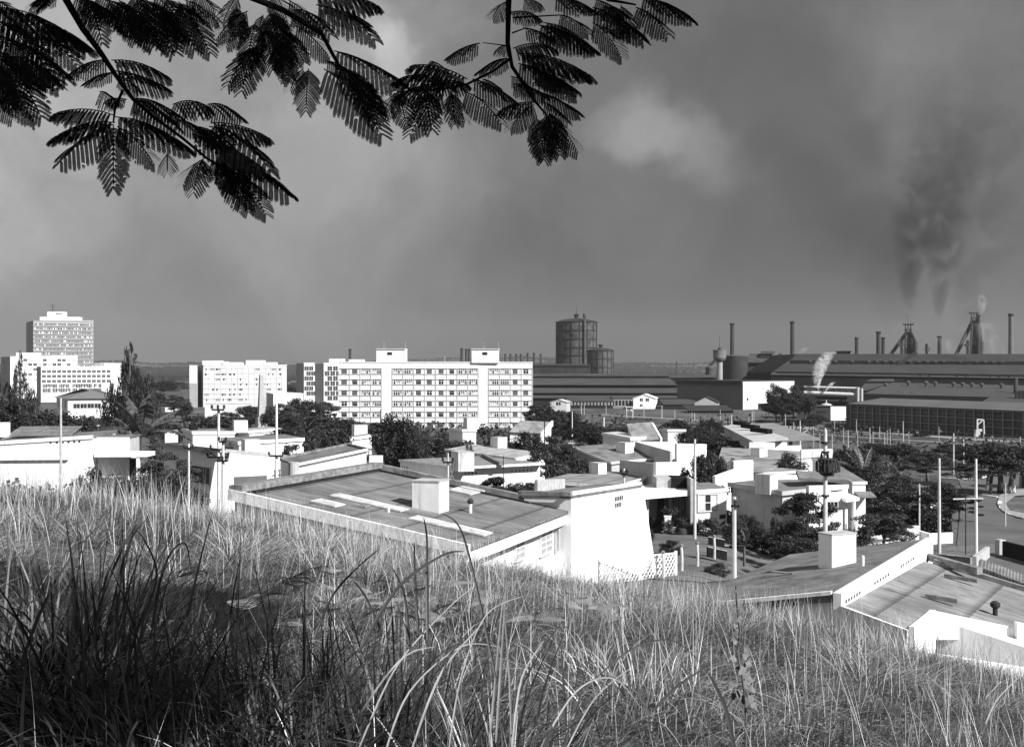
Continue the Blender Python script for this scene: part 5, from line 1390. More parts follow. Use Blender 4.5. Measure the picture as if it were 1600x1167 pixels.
    a = sq(p, 3.6 * K * .8, zt); b = sq(p, 6.6 * K * .8, zpl)
    mb.v = [tuple(q) for q in a + b]; mb.f = [(0, 1, 2, 3), (7, 6, 5, 4)] + [(i, 4 + i, 4 + (i + 1) % 4, (i + 1) % 4) for i in range(4)]; mb.m = [0] * 6; mb.build('shaft', mat('obelisk_stone', .36, .12, .8), t)
    mb = MB(); mb.prism(sq(p, 9.2 * K * .8, zpl), g); mb.build('plinth', mat('obelisk_stone', .42), t)
    mb = MB(); mb.prism(sq(p, 3.8 * K * .8, zt + .25), zt + .003); mb.build('cap', M_conc, t)
build_town()
# ------------------------------------------------------------------ trees
def leaf_cloud(kind, n, seed, leaf):
    r = np.random.default_rng(seed)
    if kind == 'round':
        nc = 34; c = r.normal(size=(nc, 3)); c /= np.linalg.norm(c, axis=1)[:, None]; c *= r.uniform(.45, 1, (nc, 1)) ** .6
        c = c * [.36, .36, .30] + [0, 0, .62]; rad = r.uniform(.09, .17, nc); flat = .85
    elif kind == 'umbrella':
        nc = 40; a = r.uniform(0, 2 * np.pi, nc); q = np.sqrt(r.uniform(0, 1, nc)) * .42
        c = np.stack([q * np.cos(a), q * np.sin(a), .86 - .35 * q ** 1.5 / .42 - r.choice([0, .13, .27, .4], nc, p=[.45, .25, .2, .1])], -1); rad = r.uniform(.09, .16, nc); flat = .38
    elif kind == 'casuarina':
        c = []; rad = []
        for (x, y, h, w) in [(0, 0, 1, .26), (-.2, .05, .82, .22), (.2, -.05, .78, .24), (.1, .2, .7, .24), (-.1, -.2, .64, .26), (.34, .1, .56, .22), (-.34, 0, .54, .22), (.28, -.2, .46, .22), (-.28, .2, .42, .24)]:
            for z in np.linspace(.12, h, int(30 * h) + 2):
                t = (z - .1) / (h - .1); ww = w * (1 - t) ** .8 + .015
                a = r.uniform(0, 6.28); c.append([x + ww * .8 * np.cos(a), y + ww * .8 * np.sin(a), z + .3 * ww]); rad.append(ww * .34 + .014)
        c = np.array(c); rad = np.array(rad); nc = len(c); flat = 1.5
    elif kind == 'shrub':
        nc = 26; c = r.normal(size=(nc, 3)); c /= np.linalg.norm(c, axis=1)[:, None]; c[:, 2] = np.abs(c[:, 2]); c *= r.uniform(.4, 1, (nc, 1)) ** .5
        c = c * [.38, .38, .72] + [0, 0, .08]; rad = r.uniform(.1, .17, nc); flat = 1.1
    elif kind == 'open':
        nc = 22; c = r.normal(size=(nc, 3)); c /= np.linalg.norm(c, axis=1)[:, None]
        c = c * [.38, .38, .36] * r.uniform(.6, 1, (nc, 1)) + [0, 0, .58]; rad = r.uniform(.06, .12, nc); flat = .7
    idx = r.integers(0, nc, n) if kind != 'casuarina' else r.choice(nc, n, p=rad / rad.sum())
    d = r.normal(size=(n, 3)); d /= np.linalg.norm(d, axis=1)[:, None]
    q = r.uniform(0, 1, (n, 1)) ** .45
    p = c[idx] + d * q * rad[idx][:, None] * [1, 1, flat]
    # leaf orientation: mostly facing outward/up with scatter
    nrm = d + np.array([0, 0, .6]) + r.normal(size=(n, 3)) * .7; nrm /= np.linalg.norm(nrm, axis=1)[:, None]
    u = np.cross(nrm, r.normal(size=(n, 3))); u /= np.linalg.norm(u, axis=1)[:, None] + 1e-9
    v = np.cross(nrm, u)
    s = leaf * r.uniform(.6, 1.3, (n, 1))
    if kind == 'casuarina':
        u = u * .3 + np.array([0, 0, 1]); u /= np.linalg.norm(u, axis=1)[:, None]; v = np.cross(nrm, u); v /= np.linalg.norm(v, axis=1)[:, None] + 1e-9
        a, b = s * 1.3, s * .35
    else: a, b = s, s * .55
    V = np.stack([p - u * a, p - v * b + u * a * .1, p + u * a, p + v * b + u * a * .1], 1).reshape(-1, 3)
    return V, c, rad
def crown_mesh(name, kind, n, seed, leaf, m):
    V, c, rad = leaf_cloud(kind, n, seed, leaf)
    me = raw_mesh(name, V, np.arange(len(V)), 4, m)
    return me, c
def trunk_mesh(kind, c, seed):
    r = random.Random(seed); mb = MB()
    if kind == 'shrub':
        for i in range(6):
            q = c[r.randrange(len(c))]; mb.tube([(r.uniform(-.03, .03), r.uniform(-.03, .03), -.05), (q[0] * .5, q[1] * .5, q[2] * .5), q], [.012, .009, .004], 5)
    elif kind == 'casuarina':
        mb.tube([(0, 0, -.05), (0.005, 0, .5), (0, 0, .97)], [.02, .012, .003], 7)
        for i in range(24):
            q = c[r.randrange(len(c))]; z = max(.06, q[2] * .75); mb.tube([(0, 0, z), q], [.006, .002], 4)
    else:
        fz = .34 if kind != 'umbrella' else .42
        mb.tube([(0, 0, -.08), (.01, .005, fz * .5), (0.02, -.01, fz)], [.034, .025, .022], 8)
        for i in range(14):
            q = c[r.randrange(len(c))]; z0 = r.uniform(fz * .7, fz * 1.1)
            mb.tube([(0.015, 0, z0), (q[0] * .5 + r.uniform(-.02, .02), q[1] * .5, z0 + (q[2] - z0) * .6), q], [.014, .009, .003], 5)
    me = bpy.data.meshes.new('trunk'); me.from_pydata(mb.v, [], mb.f); me.materials.append(M_bark); me.polygons.foreach_set('use_smooth', [True] * len(mb.f)); me.update()
    return me
PROTO = {}
def proto(kind, m, k, dense=False):
    key = (kind, m.name, k, dense)
    if key not in PROTO:
        n = {'round': 5200, 'umbrella': 5200, 'casuarina': 9000, 'shrub': 3200, 'open': 2600}[kind]; lf = {'round': .026, 'umbrella': .024, 'casuarina': .017, 'shrub': .034, 'open': .026}[kind]
        if dense: n = int(n * 2.2); lf *= .66
        seed = 11 * k + len(kind) * 7 + (100 if dense else 0)
        cm, c = crown_mesh('crown', kind, n, seed, lf, m)
        PROTO[key] = (cm, trunk_mesh(kind, c, seed))
    return PROTO[key]
def plant(name, label, cat, px, ybase, ytop, wpx, D, kind, m=None, k=0, group=None, dense=False, base=None):
    """D: depth in metres; the top row fixes its height over the ground"""
    x = (px - 800) / F * D; z = T(x, D) if base is None else base
    h = ZY(ytop, D) - z; w = wpx / F * D * (1.12)
    t = thing(name, label, cat, (x, D, z), group)
    cm, tm = proto(kind, m or M_leaf, k, dense)
    c = bpy.data.objects.new('crown', cm); COL.objects.link(c); c.parent = t
    s = bpy.data.objects.new('trunk' if kind != 'shrub' else 'stem', tm); COL.objects.link(s); s.parent = t
    t.scale = (w, w, h); t.rotation_euler = (0, 0, rnd.uniform(0, 6.28))
    return t

def banana(name, label, px, ytop, wpx, D, seed, n=9, group='banana plants', m=None, stem_h=.45):
    r = random.Random(seed)
    x = (px - 800) / F * D; z = T(x, D); H = ZY(ytop, D) - z; Wd_ = wpx / F * D / 2
    t = thing(name, label, 'banana plant', (x, D, z), group)
    mb = MB(); mb.tube([(x, D, z - .3), (x, D, z + H * stem_h)], [H * .05, H * .028], 9); mb.build('trunk', M_bark, t)
    for i in range(n):
        a = 2 * math.pi * i / n + r.uniform(-.3, .3); el = r.uniform(.35, 1.35); L = min(H * .62, Wd_ * 1.15 / max(math.cos(el), .45)) * r.uniform(.85, 1.1)
        p = Vector((x, D, z + H * stem_h)); d = Vector((math.cos(a) * math.cos(el), math.sin(a) * math.cos(el), math.sin(el)))
        pts = []; N_ = 9
        for j in range(N_ + 1):
            pts.append(p.copy()); p = p + d * (L / N_); d = (d + Vector((0, 0, -.11 - .08 * (1.3 - el)))).normalized()
        side = d.cross(Vector((0, 0, 1)))
        side = side.normalized() if side.length > .1 else Vector((math.sin(a), -math.cos(a), 0))
        mb = MB()
        for j in range(1, N_):
            t0, t1 = j / N_, (j + 1) / N_
            w0 = L * .15 * math.sin(math.pi * min(1, (t0 * .9 + .08))) ** .6; w1 = L * .15 * math.sin(math.pi * min(1, (t1 * .9 + .08))) ** .6
            dr = Vector((0, 0, 1)) * -.35
            for s in (1, -1):
                if r.random() < .08: continue
                o0 = (side * s + dr).normalized(); g = .88
                mb.face([pts[j], pts[j] + o0 * w0 + (pts[j + 1] - pts[j]) * .15, pts[j + 1] * g + pts[j] * (1 - g) + o0 * w1, pts[j + 1]])
        mb.tube(pts, [L * .012] * N_ + [L * .004], 4)
        mb.build('leaf', m or M_banana, t)
    return t

def build_plants():
    P = plant
    G = 'garden trees among the bungalows'
    # --- left
    P('casuarina_tree', 'feathery dark casuarina at the far left, in front of the white blocks', 'tree', 31, 0, 553, 80, 205, 'casuarina', M_leafd, 0, 'casuarina trees')
    P('casuarina_tree', 'tallest feathery casuarina, right of the office tower', 'tree', 203, 0, 539, 110, 195, 'casuarina', M_leafd, 1, 'casuarina trees')
    P('leafy_tree', 'dark bushy tree at the left edge behind the long left bungalow', 'tree', 8, 0, 614, 80, 180, 'round', M_leafd, 0, G)
    P('leafy_tree', 'broad leafy tree between the left bungalow roof and the hipped hall', 'tree', 82, 0, 633, 86, 172, 'round', M_leaf, 1, G)
    P('leafy_tree', 'small leafy tree just left of the big banana plant', 'tree', 135, 0, 648, 56, 178, 'round', M_leaf, 2, G)
    P('leafy_tree', 'dark tree behind the big banana plant', 'tree', 178, 0, 650, 60, 165, 'round', M_leafd, 1, G)
    P('leafy_tree', 'dark tree behind the twin poles, left of the obelisk', 'tree', 318, 0, 641, 90, 235, 'umbrella', M_leafd, 0, G)
    P('leafy_tree', 'low dark tree between the big banana plant and the twin poles', 'tree', 268, 0, 662, 44, 200, 'round', M_leafd, 2, G)
    banana('banana_plant', 'huge banana plant with torn upright leaves at left, beside the casuarina', 222, 612, 150, 145, 3, 14)
    banana('banana_plant', 'smaller drooping banana plant at the foot of the huge one', 200, 668, 60, 138, 4, 8)
    P('garden_shrub', 'dark shrub under the flat canopy on its column', 'shrub', 155, 0, 717, 74, 103, 'shrub', M_leafd, 0, 'garden shrubs', dense=True)
    P('garden_shrub', 'low leafy shrub left of the canopy column, on the grass edge', 'shrub', 122, 0, 728, 40, 99, 'shrub', M_leaf, 1, 'garden shrubs')
    P('leafy_tree', 'rounded tree right of the canopy column, in front of the shaded end wall', 'tree', 262, 0, 697, 88, 99, 'umbrella', M_leaf, 1, G, True)
    P('garden_shrub', 'thick shrub mass below the rounded tree beside the thin white post', 'shrub', 255, 0, 722, 100, 96, 'shrub', M_leaf, 2, 'garden shrubs', dense=True)
    P('garden_shrub', 'dark shrub under the shuttered window', 'shrub', 303, 0, 748, 62, 92, 'shrub', M_leafd, 1, 'garden shrubs')
    P('garden_shrub', 'small dark bush behind the big buttressed bungalow, beside its tank', 'shrub', 358, 0, 681, 32, 128, 'shrub', M_leafd, 0, 'garden shrubs')
    P('leafy_tree', 'flat dark tree crown right of the obelisk and behind the plain pole', 'tree', 445, 0, 662, 88, 165, 'umbrella', M_leafd, 2, G)
    P('leafy_tree', 'second flat dark crown between the plain pole and the big round tree', 'tree', 488, 0, 664, 70, 172, 'umbrella', M_leafd, 0, G)
    P('leafy_tree', 'dark bushy tree left of the big round tree', 'tree', 524, 0, 661, 58, 150, 'round', M_leafd, 1, G)
    P('leafy_tree', 'pale thin-leaved tree behind the low white coping, left of the grey roof', 'tree', 462, 0, 682, 60, 122, 'open', M_leafl, 0, G)
    P('leafy_tree', 'big round dark glossy tree left of centre, overlapping the long white block', 'tree', 620, 0, 640, 98, 118, 'round', M_leafd, 0, None, True)
    P('leafy_tree', 'lower right lobe tree joined to the big round tree', 'tree', 652, 0, 672, 50, 116, 'round', M_leaf, 2, G, True)
    banana('banana_plant', 'broad-leaved plant just right of the big round tree top', 667, 645, 42, 165, 9, 8, m=M_leaf)
    for i, (px, top, w, D, lab) in enumerate([(688, 671, 60, 170, 'left end of the dark hedge row right of the big round tree'), (726, 677, 60, 160, 'middle of the dark hedge row below the apartment block'), (752, 684, 44, 158, 'right end of the dark hedge row below the apartment block')]):
        P('garden_shrub', 'broad low bush, ' + lab, 'shrub', px, 0, top, w, D, 'shrub', M_leafd, i % 3, 'garden shrubs')
    P('leafy_tree', 'small dark tree standing before the right bays of the apartment block', 'tree', 763, 0, 659, 34, 175, 'open', M_leafd, 1, G)
    P('leafy_tree', 'spindly young tree on the pale flat roof line, centre', 'tree', 733, 0, 679, 22, 108, 'open', M_leafl, 0, G)
    P('leafy_tree', 'flat-crowned dark tree with forked trunk, centre right of the tanked pale roof', 'tree', 862, 0, 668, 84, 108, 'umbrella', M_leafd, 1, G, True)
    P('leafy_tree', 'dark tree left behind the flat-crowned one, by the lean-to roof', 'tree', 824, 0, 672, 56, 135, 'round', M_leafd, 2, G)
    P('acacia_shrub', 'wide feathery dark shrub in front of the vented white wall, left clump', 'shrub', 776, 0, 733, 66, 84, 'umbrella', M_leafd, 0, 'feathery shrubs', True)
    P('acacia_shrub', 'feathery dark shrub in front of the vented white wall, right clump', 'shrub', 820, 0, 738, 60, 83, 'umbrella', M_leafd, 2, 'feathery shrubs', True)
    P('garden_shrub', 'small frond shrub behind the tall blank wall', 'shrub', 908, 0, 749, 62, 66, 'shrub', M_leaf, 0, 'garden shrubs')
    # --- slopes right of the block
    for (px, top, w, D, kind, k, lab) in [(845, 628, 60, 330, 'round', 0, 'tree at the right foot of the apartment block'), (880, 638, 66, 300, 'round', 1, 'tree on the slope left of the rail yard'), (862, 650, 80, 270, 'shrub', 2, 'bushy slope growth below the rail yard'),
                                     (905, 650, 70, 262, 'shrub', 0, 'bushy slope growth beside the white yard road'), (930, 662, 56, 205, 'round', 2, 'dark round tree between the yard road and the thick pale post'), (968, 662, 72, 200, 'umbrella', 2, 'dark bushy tree left of the tilted pale roof'),
                                     (1000, 676, 50, 190, 'shrub', 1, 'low bush behind the tilted pale roof'), (1058, 650, 52, 300, 'shrub', 0, 'hazy bush under the catenary posts'), (1112, 648, 60, 280, 'shrub', 2, 'hazy bush below the pale gabled pavilion')]:
        P('slope_tree', lab, 'tree', px, 0, top, w, D, kind, M_leafd if k != 1 else M_leaf, k, 'trees on the slope below the works')
    for (px, top, w, D, kind, k, lab, mm) in [(1084, 667, 62, 178, 'round', 0, 'left tree of the dark clump beside the long pale shelter', M_leafd), (1112, 655, 44, 182, 'casuarina', 1, 'pointed tree in the dark clump beside the long pale shelter', M_leafd),
                                     (1130, 676, 72, 160, 'umbrella', 1, 'right tree of the dark clump beside the long pale shelter', M_leafd), (1160, 684, 60, 150, 'shrub', 1, 'low dark bush at the foot of the long pale shelter', M_leafd),
                                     (1098, 701, 44, 95, 'round', 0, 'loose-leaved tree against the tallest white parapet', M_leaf), (1133, 704, 46, 101, 'open', 1, 'pale loose-leaved tree right of the thin white pole', M_leafl), (1052, 702, 30, 108, 'open', 2, 'small bush against the stepped white parapets', M_leafd),
                                     (1100, 728, 60, 95.4, 'shrub', 2, 'scruffy bush behind the windowed bungalow', M_leaf), (1233, 702, 66, 106, 'round', 1, 'round dark tree between the two tanked roofs, left of the transformer', M_leafd), (1180, 729, 40, 93, 'shrub', 1, 'small bush against the white parapet left of the round tree', M_leafl), (1192, 690, 28, 130, 'open', 2, 'little tree on the end wall of the shelter', M_leafd)]:
        P('leafy_tree', lab, 'tree', px, 0, top, w, D, kind, mm, k, G, dense=(w > 60))
    for (px, top, w, D, kind, k, lab) in [(1080, 726, 56, 92, 'shrub', 0, 'leafy bush at the foot of the tallest white parapet', M_leaf) if False else (905, 706, 40, 98, 'round', 1, 'dark bush filling the gap left of the mottled roof bungalow'), (1120, 745, 40, 92, 'round', 0, 'dark tree behind the roof of the windowed bungalow'), (1300, 735, 50, 95, 'umbrella', 1, 'dark tree behind the transformer'), (1316, 700, 50, 125, 'round', 2, 'dark tree right of the rear white wall'),
                                          (950, 672, 44, 180, 'round', 2, 'bush left of the stepped white parapets'), (800, 684, 60, 140, 'umbrella', 2, 'dark spreading tree left of the flat-crowned one'), (700, 690, 44, 118, 'shrub', 1, 'dark bush beside the big round tree, right'), (905, 664, 44, 215, 'round', 0, 'dark tree at the bend of the white yard road'), (1015, 660, 44, 230, 'shrub', 0, 'hazy bush above the sharply tilted roof'), (1205, 690, 50, 150, 'umbrella', 0, 'dark tree at the end of the broad grey shelter')]:
        P('leafy_tree', lab, 'tree', px, 0, top, w, D, kind, M_leafd, k, G)
    P('garden_shrub', 'leafy bush at the foot of the tallest white parapet', 'shrub', 1078, 0, 716, 62, 95.8, 'shrub', M_leaf, 1, 'garden shrubs')
    P('garden_shrub', 'dark bush rising behind the carport roof boxes', 'shrub', 1050, 0, 705, 34, 96, 'shrub', M_leafd, 0, 'garden shrubs')
    P('leafy_tree', 'loose tree between the white parapets and the tanked streaked roof', 'tree', 1116, 0, 704, 46, 95.5, 'round', M_leaf, 2, G)
    # big works tree
    for (px, top, w, k, lab) in [(1213, 596, 40, 0, 'left part'), (1240, 598, 46, 1, 'tallest middle part'), (1258, 612, 42, 2, 'right part'), (1222, 622, 70, 1, 'lower skirt')]:
        P('works_tree', lab + ' of the big dark tree group before the white works wall', 'tree', px, 0, top, w, 405, 'round', M_leafd, k, 'big trees before the works wall', dense=True)
    for i, (px, top, w, D) in enumerate([(1275, 644, 44, 395), (1250, 652, 60, 380), (1310, 659, 50, 370), (1192, 654, 44, 385), (1440, 672, 30, 300)]):
        P('yard_bush', ['low bush between the big works trees and the dark shed', 'low bush below the big works trees', 'low bush under the blank billboard', 'low bush left of the big works trees', 'small dark tree before the gridded works building'][i], 'shrub', px, 0, top, w, D, 'shrub', M_leafd, i % 3, 'yard bushes')
    # background trees left / middle
    for i, (px, top, w, D, lab) in enumerate([(240, 611, 50, 520, 'hazy tree left of the slab block'), (272, 614, 44, 480, 'hazy tree touching the slab block'), (258, 594, 50, 800, 'far hazy trees on the horizon between tower and slab block'), (440, 622, 50, 330, 'tree right of the obelisk'),
                                  (470, 618, 60, 340, 'tree below the staggered-window block'), (505, 622, 56, 345, 'tree at the left foot of the apartment block'), (390, 630, 50, 320, 'tree left of the obelisk'), (355, 640, 60, 300, 'tree behind the twin poles'), (430, 638, 60, 260, 'low tree right of the obelisk plinth'),
                                  (480, 640, 80, 250, 'wide low tree below the staggered-window block'), (540, 650, 70, 240, 'low tree before the left bays of the apartment block'), (590, 656, 60, 235, 'low tree behind the big round tree'), (285, 624, 44, 400, 'tree below the slab block stair wing'), (455, 600, 36, 620, 'hazy tree between slab block and staggered block')]):
        P('background_tree', lab, 'tree', px, 0, top, w, D, ['round', 'umbrella'][i % 2], [M_leafd, M_leaf][i % 2], i % 3, 'background trees')
    # --- right: around the transformer pole and the junction
    H = 'spreading trees around the junction'
    for (px, top, w, D, kind, k, lab, mm, dn) in [
        (1262, 754, 92, 73, 'umbrella', 0, 'layered dark tree just left of the transformer pole, upper crown', M_leafd, True), (1262, 795, 110, 68, 'umbrella', 1, 'lower layered tree spreading across the transformer pole', M_leaf, True),
        (1247, 826, 80, 62, 'umbrella', 2, 'low feathery tree left of the near roof tank', M_leafd, True),
        (1372, 716, 100, 96, 'umbrella', 0, 'wide dark tree right of the small awning block', M_leafd, True), (1405, 742, 110, 90, 'umbrella', 1, 'wide dark tree left of the first roadside pole', M_leafd, True),
        (1350, 700, 80, 115, 'round', 2, 'dark mass of tree behind the awning block', M_leafd, True), (1452, 742, 96, 100, 'umbrella', 2, 'dark spreading tree behind the first roadside pole', M_leafd, True),
        (1450, 700, 90, 135, 'umbrella', 0, 'broad dark tree behind the junction, left', M_leafd, True), (1490, 690, 90, 170, 'umbrella', 1, 'broad dark tree behind the junction, middle', M_leafd, True),
        (1562, 678, 150, 122, 'umbrella', 2, 'huge flat-crowned dark tree over the far pavement, right edge', M_leafd, True), (1510, 700, 80, 160, 'umbrella', 1, 'dark tree between the two roadside poles, far side', M_leafd, True),
        (1405, 690, 70, 170, 'round', 1, 'dark round tree behind the second banana plant', M_leafd, False), (1372, 690, 60, 180, 'round', 0, 'dark round tree behind the first banana plant', M_leafd, False),
        (1500, 766, 64, 98, 'umbrella', 0, 'small flat tree leaning over the street beside the first roadside pole', M_leafd, True), (1380, 790, 100, 80, 'umbrella', 2, 'low bushy tree above the clipped hedge', M_leaf, True),
        (1345, 806, 70, 76, 'shrub', 0, 'dense shrub at the white front wall of the wide bungalow', M_leafd, True), (1300, 826, 60, 70, 'shrub', 1, 'scrub behind the near roof tank', M_leaf, True),
        (1600, 700, 70, 130, 'umbrella', 1, 'dark tree cut by the right edge', M_leafd, True)]:
        P('spreading_tree', lab, 'tree', px, 0, top, w, D, kind, mm, k, H, dense=dn)
    banana('banana_plant', 'banana plant with bare pale leaf ribs right of the transformer', 1347, 697, 70, 112, 21, 10)
    banana('banana_plant', 'dark banana plant between the transformer and the roadside poles', 1408, 712, 54, 118, 22, 9)
    # front garden of G and F
    for (px, top, w, D, k, lab, mm) in [(1212, 797, 34, 80, 0, 'clipped dark ball shrub before the shaded end wall', M_leafd), (1172, 792, 60, 79, 1, 'leafy shrub right of the windowed bungalow', M_leafd), (1150, 800, 44, 78.5, 2, 'shrub at the right corner of the windowed bungalow', M_leaf),
                                  (1190, 812, 60, 77.5, 0, 'low dark hedge bush along the garden wall', M_leafd), (1048, 782, 60, 84, 1, 'dark shrub under the carport', M_leafd), (1074, 806, 40, 82.5, 2, 'clipped hedge bush behind the pier, left', M_leafd), (1103, 803, 52, 81.8, 0, 'spreading shrub in front of the wide window', M_leaf),
                                  (1010, 816, 26, 76, 0, 'dark ball shrub beside the picket fence', M_leafd), (1047, 838, 46, 66, 1, 'spiky dark bush on the lawn beside the lattice fence', M_leafd), (1120, 874, 44, 56, 2, 'dark round bush on the lawn left of the short concrete pole', M_leafd), (1225, 812, 50, 76, 1, 'dark bush left of the layered trees', M_leafd)]:
        P('garden_shrub', lab, 'shrub', px, 0, top, w, D, 'shrub', mm, k, 'garden shrubs', dense=True)
    banana('palm_shrub', 'small drooping dracaena on the lawn right of the short concrete pole', 1163, 829, 24, 66, 31, 12, group=None, m=M_leafd, stem_h=.6)
    # clipped hedges
    for (a, b, hh, lab) in (((1357, 836), (1432, 838), 1.9, 'left length of clipped dark hedge behind the white road wall'), ((1436, 838), (1488, 838), 1.9, 'right length of clipped dark hedge ending at the first roadside pole')):
        p = gp(*a); q = gp(*b); d = q - p; ln = d.length; r = np.random.default_rng(5)
        t = thing('clipped_hedge', lab, 'hedge', p.lerp(q, .5), 'clipped hedges')
        n = 7000; u = r.uniform(0, 1, n); w_ = r.uniform(-.5, .5, n); hz = r.uniform(0, 1, n)
        pos = np.array(p)[None] + u[:, None] * np.array(d)[None] + np.stack([np.zeros(n), w_ * 1.2 + .6, hz * hh], -1) + r.normal(size=(n, 3)) * .05
        nr = r.normal(size=(n, 3)); nr /= np.linalg.norm(nr, axis=1)[:, None]; uu = np.cross(nr, r.normal(size=(n, 3))); uu /= np.linalg.norm(uu, axis=1)[:, None]; vv = np.cross(nr, uu); s = .10
        V = np.stack([pos - uu * s, pos - vv * s * .6, pos + uu * s, pos + vv * s * .6], 1).reshape(-1, 3) - np.array(WL[t.name])
        me = raw_mesh('foliage', V, np.arange(len(V)), 4, M_leafd); o = bpy.data.objects.new('foliage', me); COL.objects.link(o); o.parent = t
        mb = MB(); mb.pp(p + Vector((.1, .2, -.3)), d * .98, Vector((0, .8, 0)), Vector((0, 0, hh * .9 + .3))); mb.build('core', M_leafd, t)
    # far woodland on the hills and ragged bush between the houses
    r = np.random.default_rng(3)
    n = 60000; th = r.uniform(-.5, .5, n); D = r.uniform(900, 4600, n) ; x = np.tan(th) * D
    keep = (np.sin(x * .006) + np.sin(D * .009 + x * .004) + r.normal(size=n) * .5) > .2; x = x[keep]; D = D[keep]; n = len(x)
    z = terrain(x, D); s = r.uniform(2.5, 6, n)
    pos = np.stack([x, D, z + s * .5], -1)
    V = np.stack([pos + np.stack([-s, 0 * s, -s * .6], -1), pos + np.stack([s * .9, -.2 * s, -s * .6], -1), pos + np.stack([s * .6, .2 * s, s * .55], -1), pos + np.stack([-s * .6, -.3 * s, s * .6], -1)], 1).reshape(-1, 3)
    me = raw_mesh('far_woodland', V, np.arange(len(V)), 4, M_leafd); o = bpy.data.objects.new('far_woodland', me); COL.objects.link(o); tag(o, 'hazy woodland covering the far plain and hills', 'woodland', kind='stuff')
    # rough ground cover between houses and in the yard
    n = 150000; th = r.uniform(-.46, .46, n); D = 58 * (420 / 58) ** r.uniform(0, 1, n); x = np.tan(th) * D
    px = 800 + F * np.tan(th)
    nz = np.sin(x * .35 + 2) * np.sin(D * .21 + x * .1) + .6 * np.sin(x * .09 - D * .06) + r.normal(size=n) * .35
    keep = (nz > .25)
    # keep the street, lawn and near gardens clear
    keep &= ~((px > 1420) & (D < 190)); keep &= ~((px > 990) & (px < 1260) & (D < 84)); keep &= D > 78; keep &= ~((px > 1000) & (D > 190) & (r.random(n) < .72))
    x = x[keep]; D = D[keep]; n = len(x); z = terrain(x, D); s = r.uniform(.12, .34, n) * (1 + D / 250)
    pos = np.stack([x, D, z + r.uniform(0, 1.0, n) ** 2 * (1.1 + D / 300)], -1); nr = r.normal(size=(n, 3)); nr /= np.linalg.norm(nr, axis=1)[:, None]
    uu = np.cross(nr, r.normal(size=(n, 3))); uu /= np.linalg.norm(uu, axis=1)[:, None]; vv = np.cross(nr, uu); s = s[:, None]
    V = np.stack([pos - uu * s, pos - vv * s * .6, pos + uu * s, pos + vv * s * .6], 1).reshape(-1, 3)
    me = raw_mesh('undergrowth', V, np.arange(len(V)), 4, M_leaf); o = bpy.data.objects.new('undergrowth', me); COL.objects.link(o); tag(o, 'low scrub between the houses and in the yard', 'undergrowth', kind='stuff')
build_plants()

# ------------------------------------------------------------------ poles
def upole(label, px, ytop, ybase, D, r0=.16, r1=.10, m=None, group=None, arms=(), name='utility_pole', cap=False):
    """a tapered pole; arms: list of (row, half length m, insulators)"""
    x = (px - 800) / F * D; zt = ZY(ytop, D); zb = min(T(x, D) - .4, ZY(ybase, D))
    t = thing(name, label, 'pole', (x, D, zb), group); r0 *= .68; r1 *= .7
    mb = MB(); mb.tube([(x, D, zb), (x, D, zt)], [r0, r1], 12); mb.build('shaft', m or M_pole, t, smooth=False)
    if cap:
        mb = MB(); mb.lathe((x, D, zt), [(r1, 0), (r1 * .9, r1 * .8), (.01, r1 * 2.2)], 12); mb.build('cap', m or M_pole, t)
    for (row, hl, ins) in arms:
        z = ZY(row, D); mb = MB(); mb.bar((x - hl, D - r0 - .04, z), (x + hl, D - r0 - .04, z), .09, .09); arm = mb.build('crossarm', M_dpaint, t)
        for i in range(ins):
            xx = x - hl + 2 * hl * (i / max(1, ins - 1)) if ins > 1 else x
            mb = MB(); mb.lathe((xx, D - r0 - .04, z + .05), [(.03, 0), (.09, .05), (.05, .1), (.09, .15), (.03, .24)], 8); mb.build('insulator', M_iron, arm)
    return t, Vector((x, D, zt))
